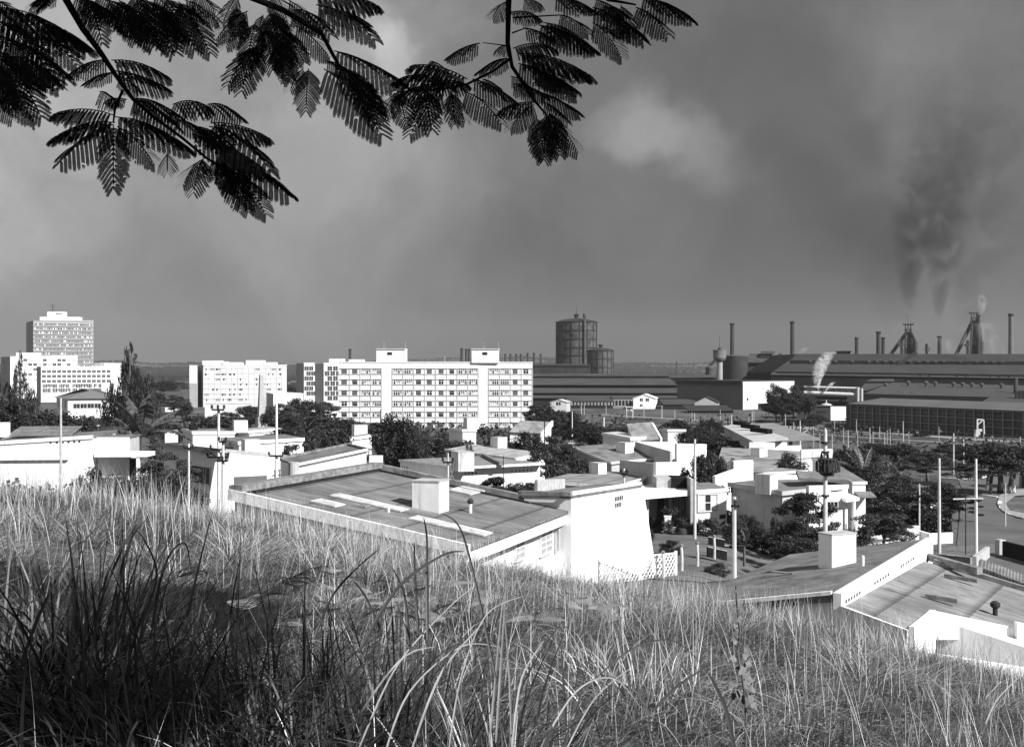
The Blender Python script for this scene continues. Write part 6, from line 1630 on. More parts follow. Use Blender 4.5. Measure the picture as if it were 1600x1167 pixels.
def build_poles():
    tops = {}
    U = 'concrete utility poles'
    t, tops['a'] = upole('plain weathered pole rising from the grass at far left', 95, 622, 745, 92, .16, .12, M_conc, U)
    t, tops['b'] = upole('thin white post before the shaded end wall, left of the twin poles', 295, 693, 742, 84, .12, .10, M_pole, U, arms=[(700, .3, 2)])
    t, tops['c'] = upole('left one of the twin concrete poles, carrying crossarms and brackets', 341.5, 632, 776, 70, .16, .11, M_pole, U, arms=[(640, .35, 3), (702, .42, 2), (714, .6, 2)])
    mb = MB(); x = (341.5 - 800) / F * 70
    mb.bar((x - .1, 69.7, ZY(712, 70)), (x - .75, 69.7, ZY(700, 70)), .05); mb.bar((x, 69.7, ZY(646, 70)), (x - 1.1, 69.6, ZY(664, 70)), .05); mb.build('bracket', M_dpaint, t)
    mb = MB(); mb.box((x - 1.35, 69.6, ZY(671, 70)), .45, .25, .28, .5); mb.build('street_lamp_head', M_dpaint, t)
    upole('right one of the twin concrete poles, shorter and paler', 348.5, 686, 783, 69, .15, .12, M_pole, U, arms=[(690, .2, 2), (720, .3, 1)])
    t, tops['d'] = upole('smooth white pole with pointed tip, left of centre', 432, 632, 762, 78, .16, .11, M_frame, U, arms=[(712, .45, 2)], cap=True)
    upole('thin post standing behind the vented bungalow, with a lamp arm', 700, 708, 760, 72, .09, .07, M_pole, U, arms=[(722, .3, 2)])
    upole('slender iron pipe behind the ridge of the nearest roof', 786.5, 712, 772, 62, .04, .03, M_iron, U)
    upole('short post with fittings on the roof edge behind the tall blank wall', 975, 732, 765, 62, .09, .08, M_pole, U, arms=[(741, .15, 2)])
    t, tops['e'] = upole('slim tall pole in front of the windowed bungalow', 1085.7, 686, 834, 78, .15, .10, M_pole, U)
    t, tops['f'] = upole('short thick concrete pole on the lawn, right of centre', 1147.5, 776, 905, 52, .15, .11, M_pole, U, arms=[(790, .18, 1)])
    # transformer pole
    D = 60; px = 1289.5; x = (px - 800) / F * D
    t, tops['g'] = upole('tall pole carrying a big finned transformer, right of centre', px, 675, 880, D, .20, .13, M_pole, U, cap=True)
    zt = ZY(718, D); zb = ZY(737, D); tr = []
    mb = MB(); mb.lathe((x, D - .45, zb), [(.30, 0), (.42, .03), (.42, zt - zb), (.46, zt - zb + .02), (.46, zt - zb + .07), (.3, zt - zb + .1)], 20); body = mb.build('transformer_tank', M_iron, t)
    for i in range(18):
        a = 2 * math.pi * i / 18; c = Vector((math.cos(a), math.sin(a), 0)); o = Vector((x, D - .45, 0))
        p = [o + c * .42 + Vector((0, 0, zt - .02)), o + c * .54 + Vector((0, 0, zt - .05)), o + c * .56 + Vector((0, 0, zt - .14)), o + c * .56 + Vector((0, 0, zb + .14)), o + c * .52 + Vector((0, 0, zb + .05)), o + c * .42 + Vector((0, 0, zb + .02))]
        mb = MB(); mb.tube(p, .028, 6); mb.build('cooling_tube', M_iron2, body)
    for dx in (-.3, 0, .3):
        mb = MB(); mb.lathe((x + dx, D - .45, zt + .07), [(.05, 0), (.08, .05), (.05, .1), (.08, .15), (.05, .2), (.03, .3)], 8); mb.build('bushing', M_dpaint, body)
    mb = MB(); mb.box((x, D - .45, zb - .16), .5, .5, .14); mb.bar((x - .3, D - .1, zb - .06), (x + .3, D - .1, zb - .06), .1); mb.build('platform', M_iron, body)
    mb = MB(); mb.bar((x + .45, D - .4, zt - .2), (x + .85, D - .4, zt - .35), .04); mb.bar((x + .6, D - .4, zb), (x + .62, D - .4, zb + .4), .05); mb.build('fuse_bracket', M_iron, t)
    for row in (693, 708, 776):
        mb = MB(); mb.lathe((x, D, ZY(row, D)), [(.2, 0), (.2, .05), (.2, .1)], 12); mb.build('clamp_band', M_iron, t)
    t, tops['h'] = upole('white roadside pole rising behind the low white road wall', 1467.5, 716, 853, 79, .19, .11, M_pole, U)
    t, tops['i'] = upole('white roadside pole at the street edge, nearest the right side', 1525, 717, 848, 81, .19, .11, M_frame, U)
    mb = MB(); x = (1525 - 800) / F * 81; mb.bar((x - 1.6, 80.8, ZY(779, 81)), (x + .4, 80.8, ZY(778, 81)), .08); mb.build('lamp_arm', M_pole, t)
    upole('thin white post among the dark trees left of the roadside poles', 1436.5, 756, 808, 88, .1, .08, M_pole, U)
    upole('tall lamp post beyond the junction, with two short arms', 1490, 677, 748, 145, .16, .1, M_pole, 'far street posts', arms=[(691, 1.3, 2)])
    upole('white-footed post beyond the junction right of the tall lamp post', 1505.5, 686, 744, 150, .14, .1, M_pole, 'far street posts')
    upole('dark thin sapling stake between the roadside poles', 1509, 770, 852, 80, .06, .05, M_iron, 'far street posts')
    upole('pale thin post on the far pavement at right', 1571, 755, 802, 95, .07, .06, M_pole, 'far street posts')
    upole('dark wooden post beside the lean-to house right of the apartment block', 851, 642, 682, 195, .14, .12, M_dpaint, 'far street posts')
    upole('dark wooden post at the left bays of the apartment block', 594.5, 640, 672, 300, .16, .14, M_dpaint, 'far street posts')
    upole('dark post beside the thin pale pole below the rail yard', 1137.5, 652, 692, 200, .16, .14, M_dpaint, 'far street posts')
    for (px, y0, y1, lab) in [(894, 643, 695, 'tall pale post beside the white yard road'), (943.5, 652, 672, 'thick pale stub post between two dark trees'), (1143, 648, 690, 'pale post at the head of the long shelter'), (1250, 657, 692, 'pale post with slanting arm before the works trees')]:
        D_ = 235 if px != 943.5 else 215
        t, _ = upole(lab, px, y0, y1, D_, .3 if px in (943.5, 1250) else .2, .2 if px == 943.5 else .13, M_pole, 'yard posts')
        if px == 1250: mb = MB(); mb.bar(W(1250, 679, D_ - .3), W(1262, 672, D_ - .3), .15); mb.bar(W(1250, 679, D_ - .3), W(1262, 680, D_ - .3), .12); mb.build('slanting_arm', M_pole, t)
    # repeating catenary masts of the yard
    cat = [(912.8, 631, 648), (908, 633, 648), (947, 630, 651), (979, 635, 653), (988, 640, 653), (1006, 634, 653), (1034, 634, 654), (1054.3, 640, 656), (1081, 644, 659), (1085, 645, 659), (1125.5, 640, 658), (1175, 642, 662), (1178, 642, 662), (1227.3, 646, 667), (1170, 650, 668),
           (1338, 655, 677), (1304, 656, 678), (1359, 668, 691), (1374.3, 666, 686), (1391, 670, 696), (1382, 676, 700), (1386, 672, 696), (1364, 674, 697), (1411, 658, 690), (1420, 674, 696), (1325, 672, 700), (1318, 668, 694), (1271, 668, 700), (1281, 676, 702), (1300, 678, 703), (1467, 666, 690), (1523, 677, 700), (1537, 672, 694), (1548, 682, 698), (1594, 682, 697), (1340, 672, 698), (1240, 660, 690)]
    def mast_proto():
        mb = MB(); mb.tube([(0, 0, 0), (0, 0, 1)], [.018, .012], 6); me = bpy.data.meshes.new('catenary_mast'); me.from_pydata(mb.v, [], mb.f); me.materials.append(M_conc); me.update(); return me
    me = mast_proto(); cat.sort()
    ones = 'zeroth first second third fourth fifth sixth seventh eighth ninth tenth eleventh twelfth thirteenth fourteenth fifteenth sixteenth seventeenth eighteenth nineteenth'.split()
    tens = {20: 'twentieth', 30: 'thirtieth'}
    def ordinal(k): return ones[k] if k < 20 else (tens[k] if k in tens else ('twenty-' if k < 30 else 'thirty-') + ones[k % 10])
    for i, (px, y0, y1) in enumerate(cat):
        # depth where the foot row meets the ground
        g = gp(px, y1); D = g.y; h = ZY(y0, D) - g.z
        o = bpy.data.objects.new('catenary_mast', me); COL.objects.link(o); o.location = (g.x, D, g.z - .2); w = 6.3 * (1.2 if i % 3 == 0 else .8); o.scale = (w * D / 260, w * D / 260, h + .2)
        tag(o, 'thin pale rail yard mast, %s from the left %s' % (ordinal(i + 1), 'below the works sheds' if px < 1180 else 'before the gridded works building' if px > 1330 else 'near the big works trees'), 'mast', 'catenary masts of the rail yard')
    # gantry between two masts
    t = thing('signal_gantry', 'pale portal frame over the tracks below the gabled white house', 'gantry', gp(984, 653))
    D = gp(984, 653).y; mb = MB(); mb.bar(W(977, 635.5, D), W(990, 636, D), .35); mb.bar(W(979, 635.5, D), W(979, 654, D), .3); mb.bar(W(989, 636, D), W(989, 654, D), .3); mb.bar(W(979, 641, D), W(989, 641.5, D), .25); mb.build('frame', M_pole, t)
    mb = MB(); mb.box(W(986, 642, D - .3), .5, .3, .6); mb.build('signal_head', M_frame, t)
    # overhead wires
    def wire(a, b, sag, lab):
        mb = MB(); n = 14; pts = []
        for i in range(n + 1):
            s = i / n; p = a.lerp(b, s); p.z -= sag * 4 * s * (1 - s); pts.append(p)
        mb.tube(pts, .013, 4); o = mb.build('overhead_wire', M_iron); tag(o, lab, 'wire', 'overhead wires')
    wire(tops['c'] + Vector((.2, -.2, -.3)), tops['d'] + Vector((0, 0, -.3)), .5, 'wire between the twin poles and the smooth white pole')
    wire(tops['b'] + Vector((0, 0, -.3)), tops['c'] + Vector((0, -.2, -2.2)), .4, 'wire from the thin white post to the twin poles')
    wire(tops['g'] + Vector((0, 0, -1.3)), tops['h'] + Vector((0, 0, -.3)), .6, 'wire from the transformer pole to the first roadside pole')
    wire(tops['h'] + Vector((0, 0, -.4)), tops['i'] + Vector((0, 0, -.4)), .3, 'wire between the two roadside poles')
    wire(tops['e'] + Vector((0, 0, -.3)), tops['g'] + Vector((0, 0, -1.2)), .5, 'wire from the slim pole to the transformer pole')
build_poles()

# ------------------------------------------------------------------ streets, lawns, garden bits
def build_ground_detail():
    sheet('road', [(1492, 880), (1500, 800), (1505, 770), (1498, 752), (1470, 742), (1470, 735), (1560, 732), (1640, 728), (1640, 760), (1590, 766), (1566, 778), (1560, 790), (1566, 803), (1590, 812), (1640, 818), (1640, 900), (1560, 900)], M_asph, .05)
    sheet('pavement', [(1562, 776), (1580, 768), (1640, 764), (1640, 772), (1586, 778), (1571, 790), (1578, 801), (1640, 812), (1640, 816), (1590, 810), (1566, 801), (1558, 789)], mat('paving', .26, .2, 1.2, .9), .14)
    kerb([(1640, 817), (1600, 813), (1575, 806), (1561, 796), (1559, 786), (1564, 777), (1580, 769)], name='kerb')
    kerb([(1463, 812), (1452, 803), (1450, 795), (1454, 790), (1459, 788)], name='kerb')
    kerb([(1470, 748), (1500, 750), (1530, 748), (1545, 744)], name='kerb')
    kerb([(1536, 775), (1562, 778), (1575, 777)], name='kerb')
    sheet('lawn', [(1008, 880), (1015, 842), (1060, 838), (1200, 834), (1262, 838), (1300, 850), (1260, 870), (1190, 905), (1100, 912), (1010, 906)], M_lawn, .04, 1.2)
    sheet('lawn', [(1360, 850), (1352, 842), (1400, 842), (1420, 852), (1390, 858)], M_lawn, .04, 1.2)
    sheet('path', [(1178, 836), (1190, 834), (1222, 850), (1208, 852)], mat('path', .3, .2, 2), .07, 1)
    sheet('path', [(1468, 857), (1560, 852), (1575, 868), (1530, 878), (1460, 866)], mat('grass_verge', .12, .4, 3, bump=.4), .07, 1)
    # low dark plank walls on the lawn
    for (a, b, h_, lab) in (((1107, 852), (1132, 857), .5, 'upper short black retaining board on the lawn'), ((1132, 857), (1213, 857), .14, 'long thin black edging board across the lawn'), ((1106, 871), (1136, 878), .55, 'lower short black retaining board on the lawn')):
        p = gp(*a); q = gp(*b); t = thing('edging_board', lab, 'board', p, 'black boards on the lawn')
        d = Vector((q.x - p.x, q.y - p.y, 0)); s = Vector((-d.y, d.x, 0)).normalized() * .12; p.z += h_; q.z += h_
        mb = MB(); mb.prism([p, q, q + s, p + s], min(p.z, q.z) - h_ - .4); mb.build('board', M_dpaint, t)
        mb = MB(); e = Vector((0, 0, .03)); mb.prism([p + e, q + e, q + s + e, p + s + e], min(p.z, q.z) + .002) if abs(p.z - q.z) < .02 else mb.bar(p + s * .5 + e, q + s * .5 + e, .14, .03); mb.build('coping', M_conc, t)
    for (px, y1, h_, lab) in ((1065, 894, 1.15, 'whitewashed stump with knobbly top, nearest the lattice fence'), (1089.5, 886, 1.1, 'whitewashed stump in the middle of the lawn row'), (1116, 874, 1.2, 'tall plain white post beside the black boards'), (1036, 905, 1.1, 'white post in front of the lattice fence')):
        g = gp(px, y1); t = thing('white_post', lab, 'post', g, 'white posts on the lawn'); mb = MB(); n = 6
        mb.tube([(g.x, g.y, g.z - .3), (g.x + .02, g.y, g.z + h_ * .5), (g.x - .01, g.y, g.z + h_)], [.08, .065, .07], 10); mb.build('shaft', M_pole, t)
        mb = MB(); mb.lathe((g.x, g.y, g.z + h_ - .02), [(.07, 0), (.10, .03), (.08, .1), (.02, .14)], 9); mb.build('top', M_edge, t)
    # white road walls and gate piers
    t = thing('road_wall', 'long low white wall with two gate piers along the bend, below the clipped hedge', 'wall', gp(1430, 842))
    def run(pix, h_, th, m, nm):
        mb = MB()
        for a, b in zip(pix[:-1], pix[1:]):
            p = gp(*a); q = gp(*b); d = Vector((q.x - p.x, q.y - p.y, 0)); s = Vector((-d.y, d.x, 0)).normalized() * th; p.z += h_; q.z += h_
            mb.prism([p, q, q + s, p + s], min(p.z, q.z) - h_ - .5)
        mb.build(nm, m, t)
    run([(1361, 844), (1416, 846)], .35, .2, M_white, 'wall'); run([(1432, 846), (1452, 852), (1489, 849)], .75, .22, M_white, 'wall')
    run([(1340, 857), (1398, 852), (1418, 847)], .18, .3, M_kerb, 'kerb_edge')
    for px in (1420, 1430): g = gp(px, 850); mb = MB(); mb.box((g.x, g.y, g.z - .3), .42, .42, 1.45); mb.box((g.x, g.y, g.z + 1.151), .5, .5, .07); mb.build('pier', M_white, t)
    # concrete box wall right of the near house
    t = thing('boundary_wall', 'low concrete boundary wall with square end, between near roof and street', 'wall', gp(1518, 872))
    run([(1540, 872), (1519, 889)], .75, .25, M_conc, 'wall'); run([(1519, 889), (1455, 882)], .7, .22, M_edge, 'wall'); run([(1478, 874), (1520, 880)], .3, .2, M_kerb, 'kerb_edge')
    t = thing('dark_garden_wall', 'long black-painted wall with concrete end pier at the right edge by the street', 'wall', gp(1580, 868))
    run([(1566, 869), (1645, 892)], 1.0, .25, M_dpaint, 'wall'); g = gp(1563, 868); mb = MB(); mb.box((g.x, g.y, g.z - .3), .5, .45, 1.35, .3); mb.build('pier', M_conc, t)
    # grey sloped slab (propped panel) behind near tank
    g = gp(1351, 838); t = thing('sloping_slab', 'grey slab shaped like a ramp beside the dark hedge', 'slab', g); mb = MB(); s = Vector((1.6, .3, 0))
    mb.v = [tuple(g + Vector(q)) for q in [(-.9, 0, -.3), (.8, 0, -.3), (.35, .9, 1.25), (-.45, .9, 1.25), (-.9, 1.3, -.3), (.8, 1.3, -.3), (.35, 1.1, 1.25), (-.45, 1.1, 1.25)]]
    mb.f = [(0, 1, 2, 3), (5, 4, 7, 6), (3, 2, 6, 7), (1, 5, 6, 2), (4, 0, 3, 7), (0, 4, 5, 1)]; mb.m = [0] * 6; mb.build('slab', M_conc, t)
    mb = MB(); mb.box(g + Vector((-1.4, 1.5, -.2)), 3.4, .3, 1.1); mb.build('backing_wall', M_grey, t)
    # white-footed street tree trunks, far right pavement
    for i, (px, y0, y1) in enumerate([(1543, 752, 766), (1547, 755, 769), (1583, 748, 772), (1595, 742, 762), (1577, 760, 772)]):
        g = gp(px, y1); h_ = (y1 - y0) / F * g.y; t = thing('street_tree_trunk', 'whitewashed street tree trunk on the far right pavement, ' + ['leftmost', 'just right of the leftmost', 'tallest of the right pair', 'nearest the right edge', 'lowest of the right group'][i], 'tree trunk', g, 'whitewashed street tree trunks')
        mb = MB(); mb.tube([g - Vector((0, 0, .2)), g + Vector((.05, 0, h_))], [.24, .19], 9); mb.build('limewash', M_pole, t)
        mb = MB(); mb.tube([g + Vector((.05, 0, h_)), g + Vector((.3, 0, h_ + 1.6))], [.19, .14], 9); mb.build('trunk', M_bark, t)
    # yard: pale tracks and banks
    for k, (pix, v) in enumerate([([(900, 657), (1100, 668), (1240, 676), (1600, 700), (1600, 702), (1240, 678), (1100, 670), (900, 659)], .16), ([(1150, 662), (1330, 672), (1640, 694), (1640, 697), (1330, 675), (1150, 664)], .24), ([(940, 648), (1150, 660), (1150, 662), (940, 650)], .2), ([(1330, 668), (1640, 687), (1640, 690), (1330, 671)], .2)]):
        sheet('track_bed', pix, mat('ballast%d' % k, v, .3, .5), .12, 12)
    sheet('yard_road', [(880, 691), (912, 684), (925, 681), (922, 686), (884, 697)], mat('pale_road', .5, .2, .5), .1, 8)
    sheet('bank', [(1190, 668), (1400, 684), (1400, 692), (1240, 684)], mat('dark_bank', .03, .3, .3), .08, 8)
build_ground_detail()
# ------------------------------------------------------------------ grass on the near slope (uncountable: one object)
def blades(x, y, h, w, lean, az, bend, seg, val, droop=1.0, zoff=None):
    """vectorised curved blades -> verts, quads (last segment narrows to a near point)"""
    n = len(x); z = terrain(x, y) if zoff is None else zoff
    t = np.linspace(0, 1, seg + 1)
    ca, sa = np.cos(az), np.sin(az)
    hor = (lean[:, None] * t[None] + bend[:, None] * t[None] ** 2) * h[:, None]
    ver = (t[None] * h[:, None]) * np.cos(np.clip(lean, 0, 1.2))[:, None] - droop * bend[:, None] * .45 * t[None] ** 3 * h[:, None]
    ww = w[:, None] * np.power(1 - t[None], .7) * (0.75 + .25 * np.minimum(1, t[None] * 6)) + w[:, None] * .04
    tw = az + 1.57 + np.random.default_rng(1).uniform(-.9, .9, n)
    px = x[:, None] + hor * ca[:, None]; py = y[:, None] + hor * sa[:, None]; pz = z[:, None] + ver - .03
    dx = np.cos(tw)[:, None] * ww / 2; dy = np.sin(tw)[:, None] * ww / 2
    L = np.stack([px - dx, py - dy, pz], -1); Rr = np.stack([px + dx, py + dy, pz], -1)
    V = np.stack([L, Rr], 2).reshape(n, (seg + 1) * 2, 3)
    base = (np.arange(n) * (seg + 1) * 2)[:, None]
    f = []
    for s in range(seg):
        f.append(np.stack([base[:, 0] + 2 * s, base[:, 0] + 2 * s + 1, base[:, 0] + 2 * s + 3, base[:, 0] + 2 * s + 2], -1))
    Fq = np.concatenate(f, 0)
    C = np.repeat(val[:, None], (seg + 1) * 2, 1)
    C = C * np.repeat(.55 + .55 * t, 2)[None] if False else C
    return V.reshape(-1, 3), Fq.reshape(-1), C.reshape(-1)
def build_grass():
    r = np.random.default_rng(12)
    parts = []
    def field(n, d0, d1, hm, wd, seg, spread=.50, tuft=.62, cd=2.2, vm=.34):
        # tuft centres; most blades fan out of a tuft, the rest fill in between
        A = spread * (d1 ** 2 - d0 ** 2); nc = max(20, int(A * cd))
        cth = r.uniform(-spread, spread, nc); cr = np.sqrt(r.uniform(d0 ** 2, d1 ** 2, nc)); cx = cr * np.sin(cth); cy = cr * np.cos(cth)
        n2c = np.sin(cx * .45 + 1) * np.sin(cy * .38 + 2) + .5 * np.sin(cx * .21 - cy * .17) + .5 * np.sin(cx * 1.3 + cy * .8)
        ch = r.lognormal(0, .38, nc) * np.clip(.8 + .3 * n2c, .35, 1.4); cv = r.lognormal(0, .65, nc) * np.clip(.8 + .35 * n2c, .3, 1.5); caz = r.normal(.3, 1.2, nc); csz = r.uniform(.08, .24, nc)
        k = r.integers(0, nc, n); intuft = r.random(n) < tuft
        ox = r.normal(0, 1, n); oy = r.normal(0, 1, n); q = np.hypot(ox, oy)
        th = r.uniform(-spread, spread, n); rr = np.sqrt(r.uniform(d0 ** 2, d1 ** 2, n))
        x = np.where(intuft, cx[k] + ox * csz[k], rr * np.sin(th)); y = np.where(intuft, cy[k] + oy * csz[k], rr * np.cos(th))
        h = np.minimum(np.where(intuft, hm * ch[k] * (1.15 - .2 * np.minimum(q, 2.5)), hm * .5) * r.lognormal(0, .25, n), hm * 1.35)
        w = wd * r.uniform(.45, 1.4, n)
        lean = np.where(intuft, .15 + .36 * q, np.abs(r.normal(.4, .6, n))) + np.abs(r.normal(0, .25, n))
        az = np.where(intuft, np.arctan2(oy, ox) + r.normal(0, .5, n), caz[k]); bend = np.abs(r.normal(.35, .5, n))
        val = np.where(intuft, vm * cv[k], vm * .55) * r.lognormal(0, .5, n); dark = r.random(n) < .30; val = np.where(dark, val * .2, val); val = np.clip(val * np.clip(1.05 - 1.1 * np.clip(x / np.maximum(y, 1) - .02, 0, .35), .66, 1.05), .012, .62)
        if d1 > 12: lean = lean * 1.35
        m = y > .5
        parts.append(blades(x[m], y[m], h[m], w[m], lean[m], az[m], bend[m], seg, val[m]))
    field(24000, 1.2, 7.5, .46, .0085, 5, .62, cd=3.0, vm=.42)
    field(105000, 6, 13, .36, .0082, 3, .54, vm=.34)
    field(210000, 12.5, 32, .34, .0092, 2, .50, cd=3.6, vm=.31)
    field(50000, 30, 50, .42, .014, 2, .50, vm=.42)
    # seed heads: thin tall stalks with a tuft
    n = 9000; th = r.uniform(-.5, .5, n); rr = np.sqrt(r.uniform(3 ** 2, 30 ** 2, n)); x = rr * np.sin(th); y = rr * np.cos(th)
    parts.append(blades(x, y, r.uniform(.35, .75, n), np.full(n, .004) + rr * .0002, np.abs(r.normal(0, .2, n)), r.uniform(-3, 3, n), np.abs(r.normal(.1, .15, n)), 3, r.uniform(.3, .75, n)))
    V = np.concatenate([p[0] for p in parts]); C = np.concatenate([p[2] for p in parts]); off = 0; Fs = []
    for p in parts: Fs.append(p[1] + off); off += len(p[0])
    me = raw_mesh('grass', V, np.concatenate(Fs), 4, M_grass, col=C)
    o = bpy.data.objects.new('grass', me); COL.objects.link(o); tag(o, 'rough dry grass covering the near slope', 'grass', kind='stuff')
    # small-leaved weeds, lower right
    n = 14000; th = r.uniform(-.05, .5, n); rr = np.sqrt(r.uniform(3.2 ** 2, 11 ** 2, n)); x = rr * np.sin(th); y = rr * np.cos(th)
    k = (np.sin(x * 2.1 + y) * np.sin(y * 1.7 - x * .6) + r.normal(size=n) * .3) > .25; x = x[k]; y = y[k]; n = len(x)
    pos = np.stack([x, y, terrain(x, y) + r.uniform(.05, .42, n)], -1); nr = r.normal(size=(n, 3)) * .6 + [0, 0, 1]; nr /= np.linalg.norm(nr, axis=1)[:, None]
    uu = np.cross(nr, r.normal(size=(n, 3))); uu /= np.linalg.norm(uu, axis=1)[:, None]; vv = np.cross(nr, uu); s = r.uniform(.006, .014, (n, 1))
    V = np.stack([pos - uu * s, pos - vv * s * .5, pos + uu * s, pos + vv * s * .5], 1).reshape(-1, 3)
    me = raw_mesh('weeds', V, np.arange(len(V)), 4, mat('weed_leaf', .13, .3, 8)); o = bpy.data.objects.new('weeds', me); COL.objects.link(o); tag(o, 'small leaved weeds in the grass', 'weeds', kind='stuff')

M_tall = leaf_mat('tall_grass', 1.0, attr=True, transl=.25, rough=.45)
def tussock(label, px, D, n, h, spread, val, seed, wid=.014, bendm=.8, group='tall grass tussocks near the camera', lean=.35):
    r = np.random.default_rng(seed); x0 = (px - 800) / F * D; z0 = T(x0, D)
    t = thing('tall_grass_clump', label, 'grass clump', (x0, D, z0), group)
    x = x0 + r.normal(0, spread, n); y = D + r.normal(0, spread, n)
    hh = h * r.uniform(.5, 1.05, n); az = np.arctan2(y - D, x - x0) + r.normal(0, .7, n)
    V, Fq, C = blades(x, y, hh, wid * r.uniform(.5, 1.3, n), np.abs(r.normal(lean * .6, lean * .6, n)), az, np.abs(r.normal(bendm * .5, bendm * .5, n)), 8, np.clip(val * r.lognormal(0, .5, n), .006, .8), droop=1.5)
    me = raw_mesh('blades', V - np.array([x0, D, z0]), Fq, 4, M_tall, col=C); o = bpy.data.objects.new('blades', me); COL.objects.link(o); o.parent = t
    return t
def big_blades(t, specs, m, name='broad_blade'):
    blk_ = MATS.get('dark_blade')
    """individually placed arching blades: list of pixel control points + depth + width(m)"""
    for pts, D, w in specs:
        P = [W(px, py, D + .12 * i) for i, (px, py) in enumerate(pts)]
        # smooth with Catmull-Rom
        Q = []
        for i in range(len(P) - 1):
            p0 = P[max(i - 1, 0)]; p1 = P[i]; p2 = P[i + 1]; p3 = P[min(i + 2, len(P) - 1)]
            for k in range(6):
                s = k / 6; Q.append(.5 * ((2 * p1) + (p2 - p0) * s + (2 * p0 - 5 * p1 + 4 * p2 - p3) * s * s + (3 * p1 - p0 - 3 * p2 + p3) * s ** 3))
        Q.append(P[-1]); mb = MB(); n = len(Q)
        for i in range(n - 1):
            def wd(j): u = j / (n - 1); return w * (.42 if m is not blk_ else .62) * (min(1, .5 + u * 3)) * (1 - u) ** .55 + .0008
            def sd(j):
                d = (Q[min(j + 1, n - 1)] - Q[max(j - 1, 0)]).normalized(); s = d.cross(Vector((.15, -1, .25))).normalized(); return s
            a, b = sd(i), sd(i + 1)
            fold = Vector((0, .25, 0))
            mb.face([Q[i] - a * wd(i) / 2, Q[i] + fold * wd(i), Q[i + 1] + fold * wd(i + 1), Q[i + 1] - b * wd(i + 1) / 2])
            mb.face([Q[i] + fold * wd(i), Q[i] + a * wd(i) / 2, Q[i + 1] + b * wd(i + 1) / 2, Q[i + 1] + fold * wd(i + 1)])
        mb.build(name, m, t)
def build_foreground():
    build_grass()
    t1 = tussock('tallest dark reed-like grass clump left of centre, arching against the pale slope', 205, 4.4, 190, 1.18, .17, .035, 1, .018, 1.2)  # dark reeds hold shade in their blade values, straw clumps hold sunlight
    tussock('dark dense grass clump at bottom centre-left', 330, 4.0, 420, .86, .26, .035, 2, .016, 1.1)
    tussock('dark grass clump near the left edge', 50, 4.8, 300, .92, .26, .05, 3, .016, 1.1)
    tussock('flattened pale grass tuft in the bottom left corner', 90, 3.1, 520, .50, .30, .60, 4, .010, 1.6, lean=1.0)
    t2 = tussock('dark tall grass clump in the middle foreground beside the pale one', 560, 4.5, 420, 1.0, .26, .04, 5, .016, 1.2)
    t3 = tussock('bright dry grass clump at bottom centre with long arching stems', 690, 3.7, 520, .76, .26, .62, 6, .011, 1.4, lean=.6)
    t4 = tussock('tall upright clump right of centre, its tips twisted together', 790, 4.3, 200, .88, .10, .22, 7, .013, .4, lean=.16)
    t5 = tussock('sparse grass clump at bottom right of centre with a broken dark blade', 880, 3.6, 240, .55, .24, .50, 8, .011, 1.4, lean=.6)
    tussock('low pale clump at bottom centre-right', 1010, 4.2, 320, .42, .3, .5, 9, .010, 1.3, lean=.7)
    tussock('low grey clump toward the bottom right', 1330, 4.6, 340, .42, .35, .40, 10, .009, 1.2, lean=.6)
    tussock('fine dark clump between the two reed clumps', 430, 4.9, 320, .95, .24, .04, 11, .015, 1.1)
    tussock('dark clump low on the left, behind the flattened tuft', 170, 3.6, 420, .70, .3, .03, 12, .015, 1.1)
    tussock('wispy clump at the bottom right corner', 1540, 4.4, 300, .45, .3, .42, 13, .009, 1.0, lean=.6)
    tussock('wispy mid-slope clump left of the climbing vine', 1000, 7.5, 300, .5, .35, .36, 14, .010, 1.0)
    tussock('dark clump rising behind the flattened tuft, left of the tallest reeds', 120, 5.4, 260, 1.0, .22, .045, 15, .016, 1.1)
    tussock('dark spiky clump under the crossing dark blades', 650, 4.9, 420, 1.02, .24, .04, 16, .015, 1.1)
    tussock('dark reed clump in the middle of the shaded hollow', 490, 4.3, 420, .9, .24, .035, 17, .015, 1.1)
    tussock('pale straw clump between the dark reeds, lower left', 270, 3.4, 300, .55, .28, .55, 18, .010, 1.4, lean=.7)
    blk = mat('dark_blade', .03, .3, 5, .5); mid = mat('mid_blade', .12, .3, 5, .5); pale = mat('pale_blade', .22, .3, 9, .6)
    big_blades(t1, [([(140, 1040), (158, 940), (190, 860), (214, 818)], 4.2, .022), ([(180, 1010), (188, 900), (206, 840), (228, 812)], 4.3, .02), ([(235, 1000), (250, 910), (268, 862), (290, 850), (298, 890)], 4.3, .017), ([(150, 980), (170, 890), (205, 832), (222, 822)], 4.4, .018), ([(215, 985), (245, 900), (222, 838), (200, 825)], 4.3, .014)], blk)
    big_blades(t2, [([(655, 1010), (650, 930), (648, 880), (647, 846)], 3.6, .016), ([(668, 1000), (667, 900), (667, 840), (662, 808)], 3.5, .017), ([(775, 1060), (752, 950), (728, 850), (712, 815), (690, 802)], 3.3, .013), ([(560, 1020), (620, 920), (690, 868), (726, 861)], 3.3, .018), ([(490, 1000), (520, 930), (560, 885), (592, 858)], 3.6, .013), ([(640, 1010), (632, 930), (612, 885)], 3.6, .015), ([(598, 990), (570, 930), (550, 905)], 3.8, .012)], blk)
    big_blades(t3, [([(640, 1180), (690, 1050), (760, 960), (735, 918)], 3.2, .014), ([(560, 1170), (620, 1040), (700, 950), (742, 915)], 3.4, .012), ([(600, 1180), (640, 1080), (720, 1010), (780, 1010)], 3.2, .012), ([(700, 1180), (720, 1060), (760, 960), (820, 930)], 3.1, .01), ([(540, 1150), (600, 1060), (640, 1020), (680, 1010)], 3.0, .012)], pale)
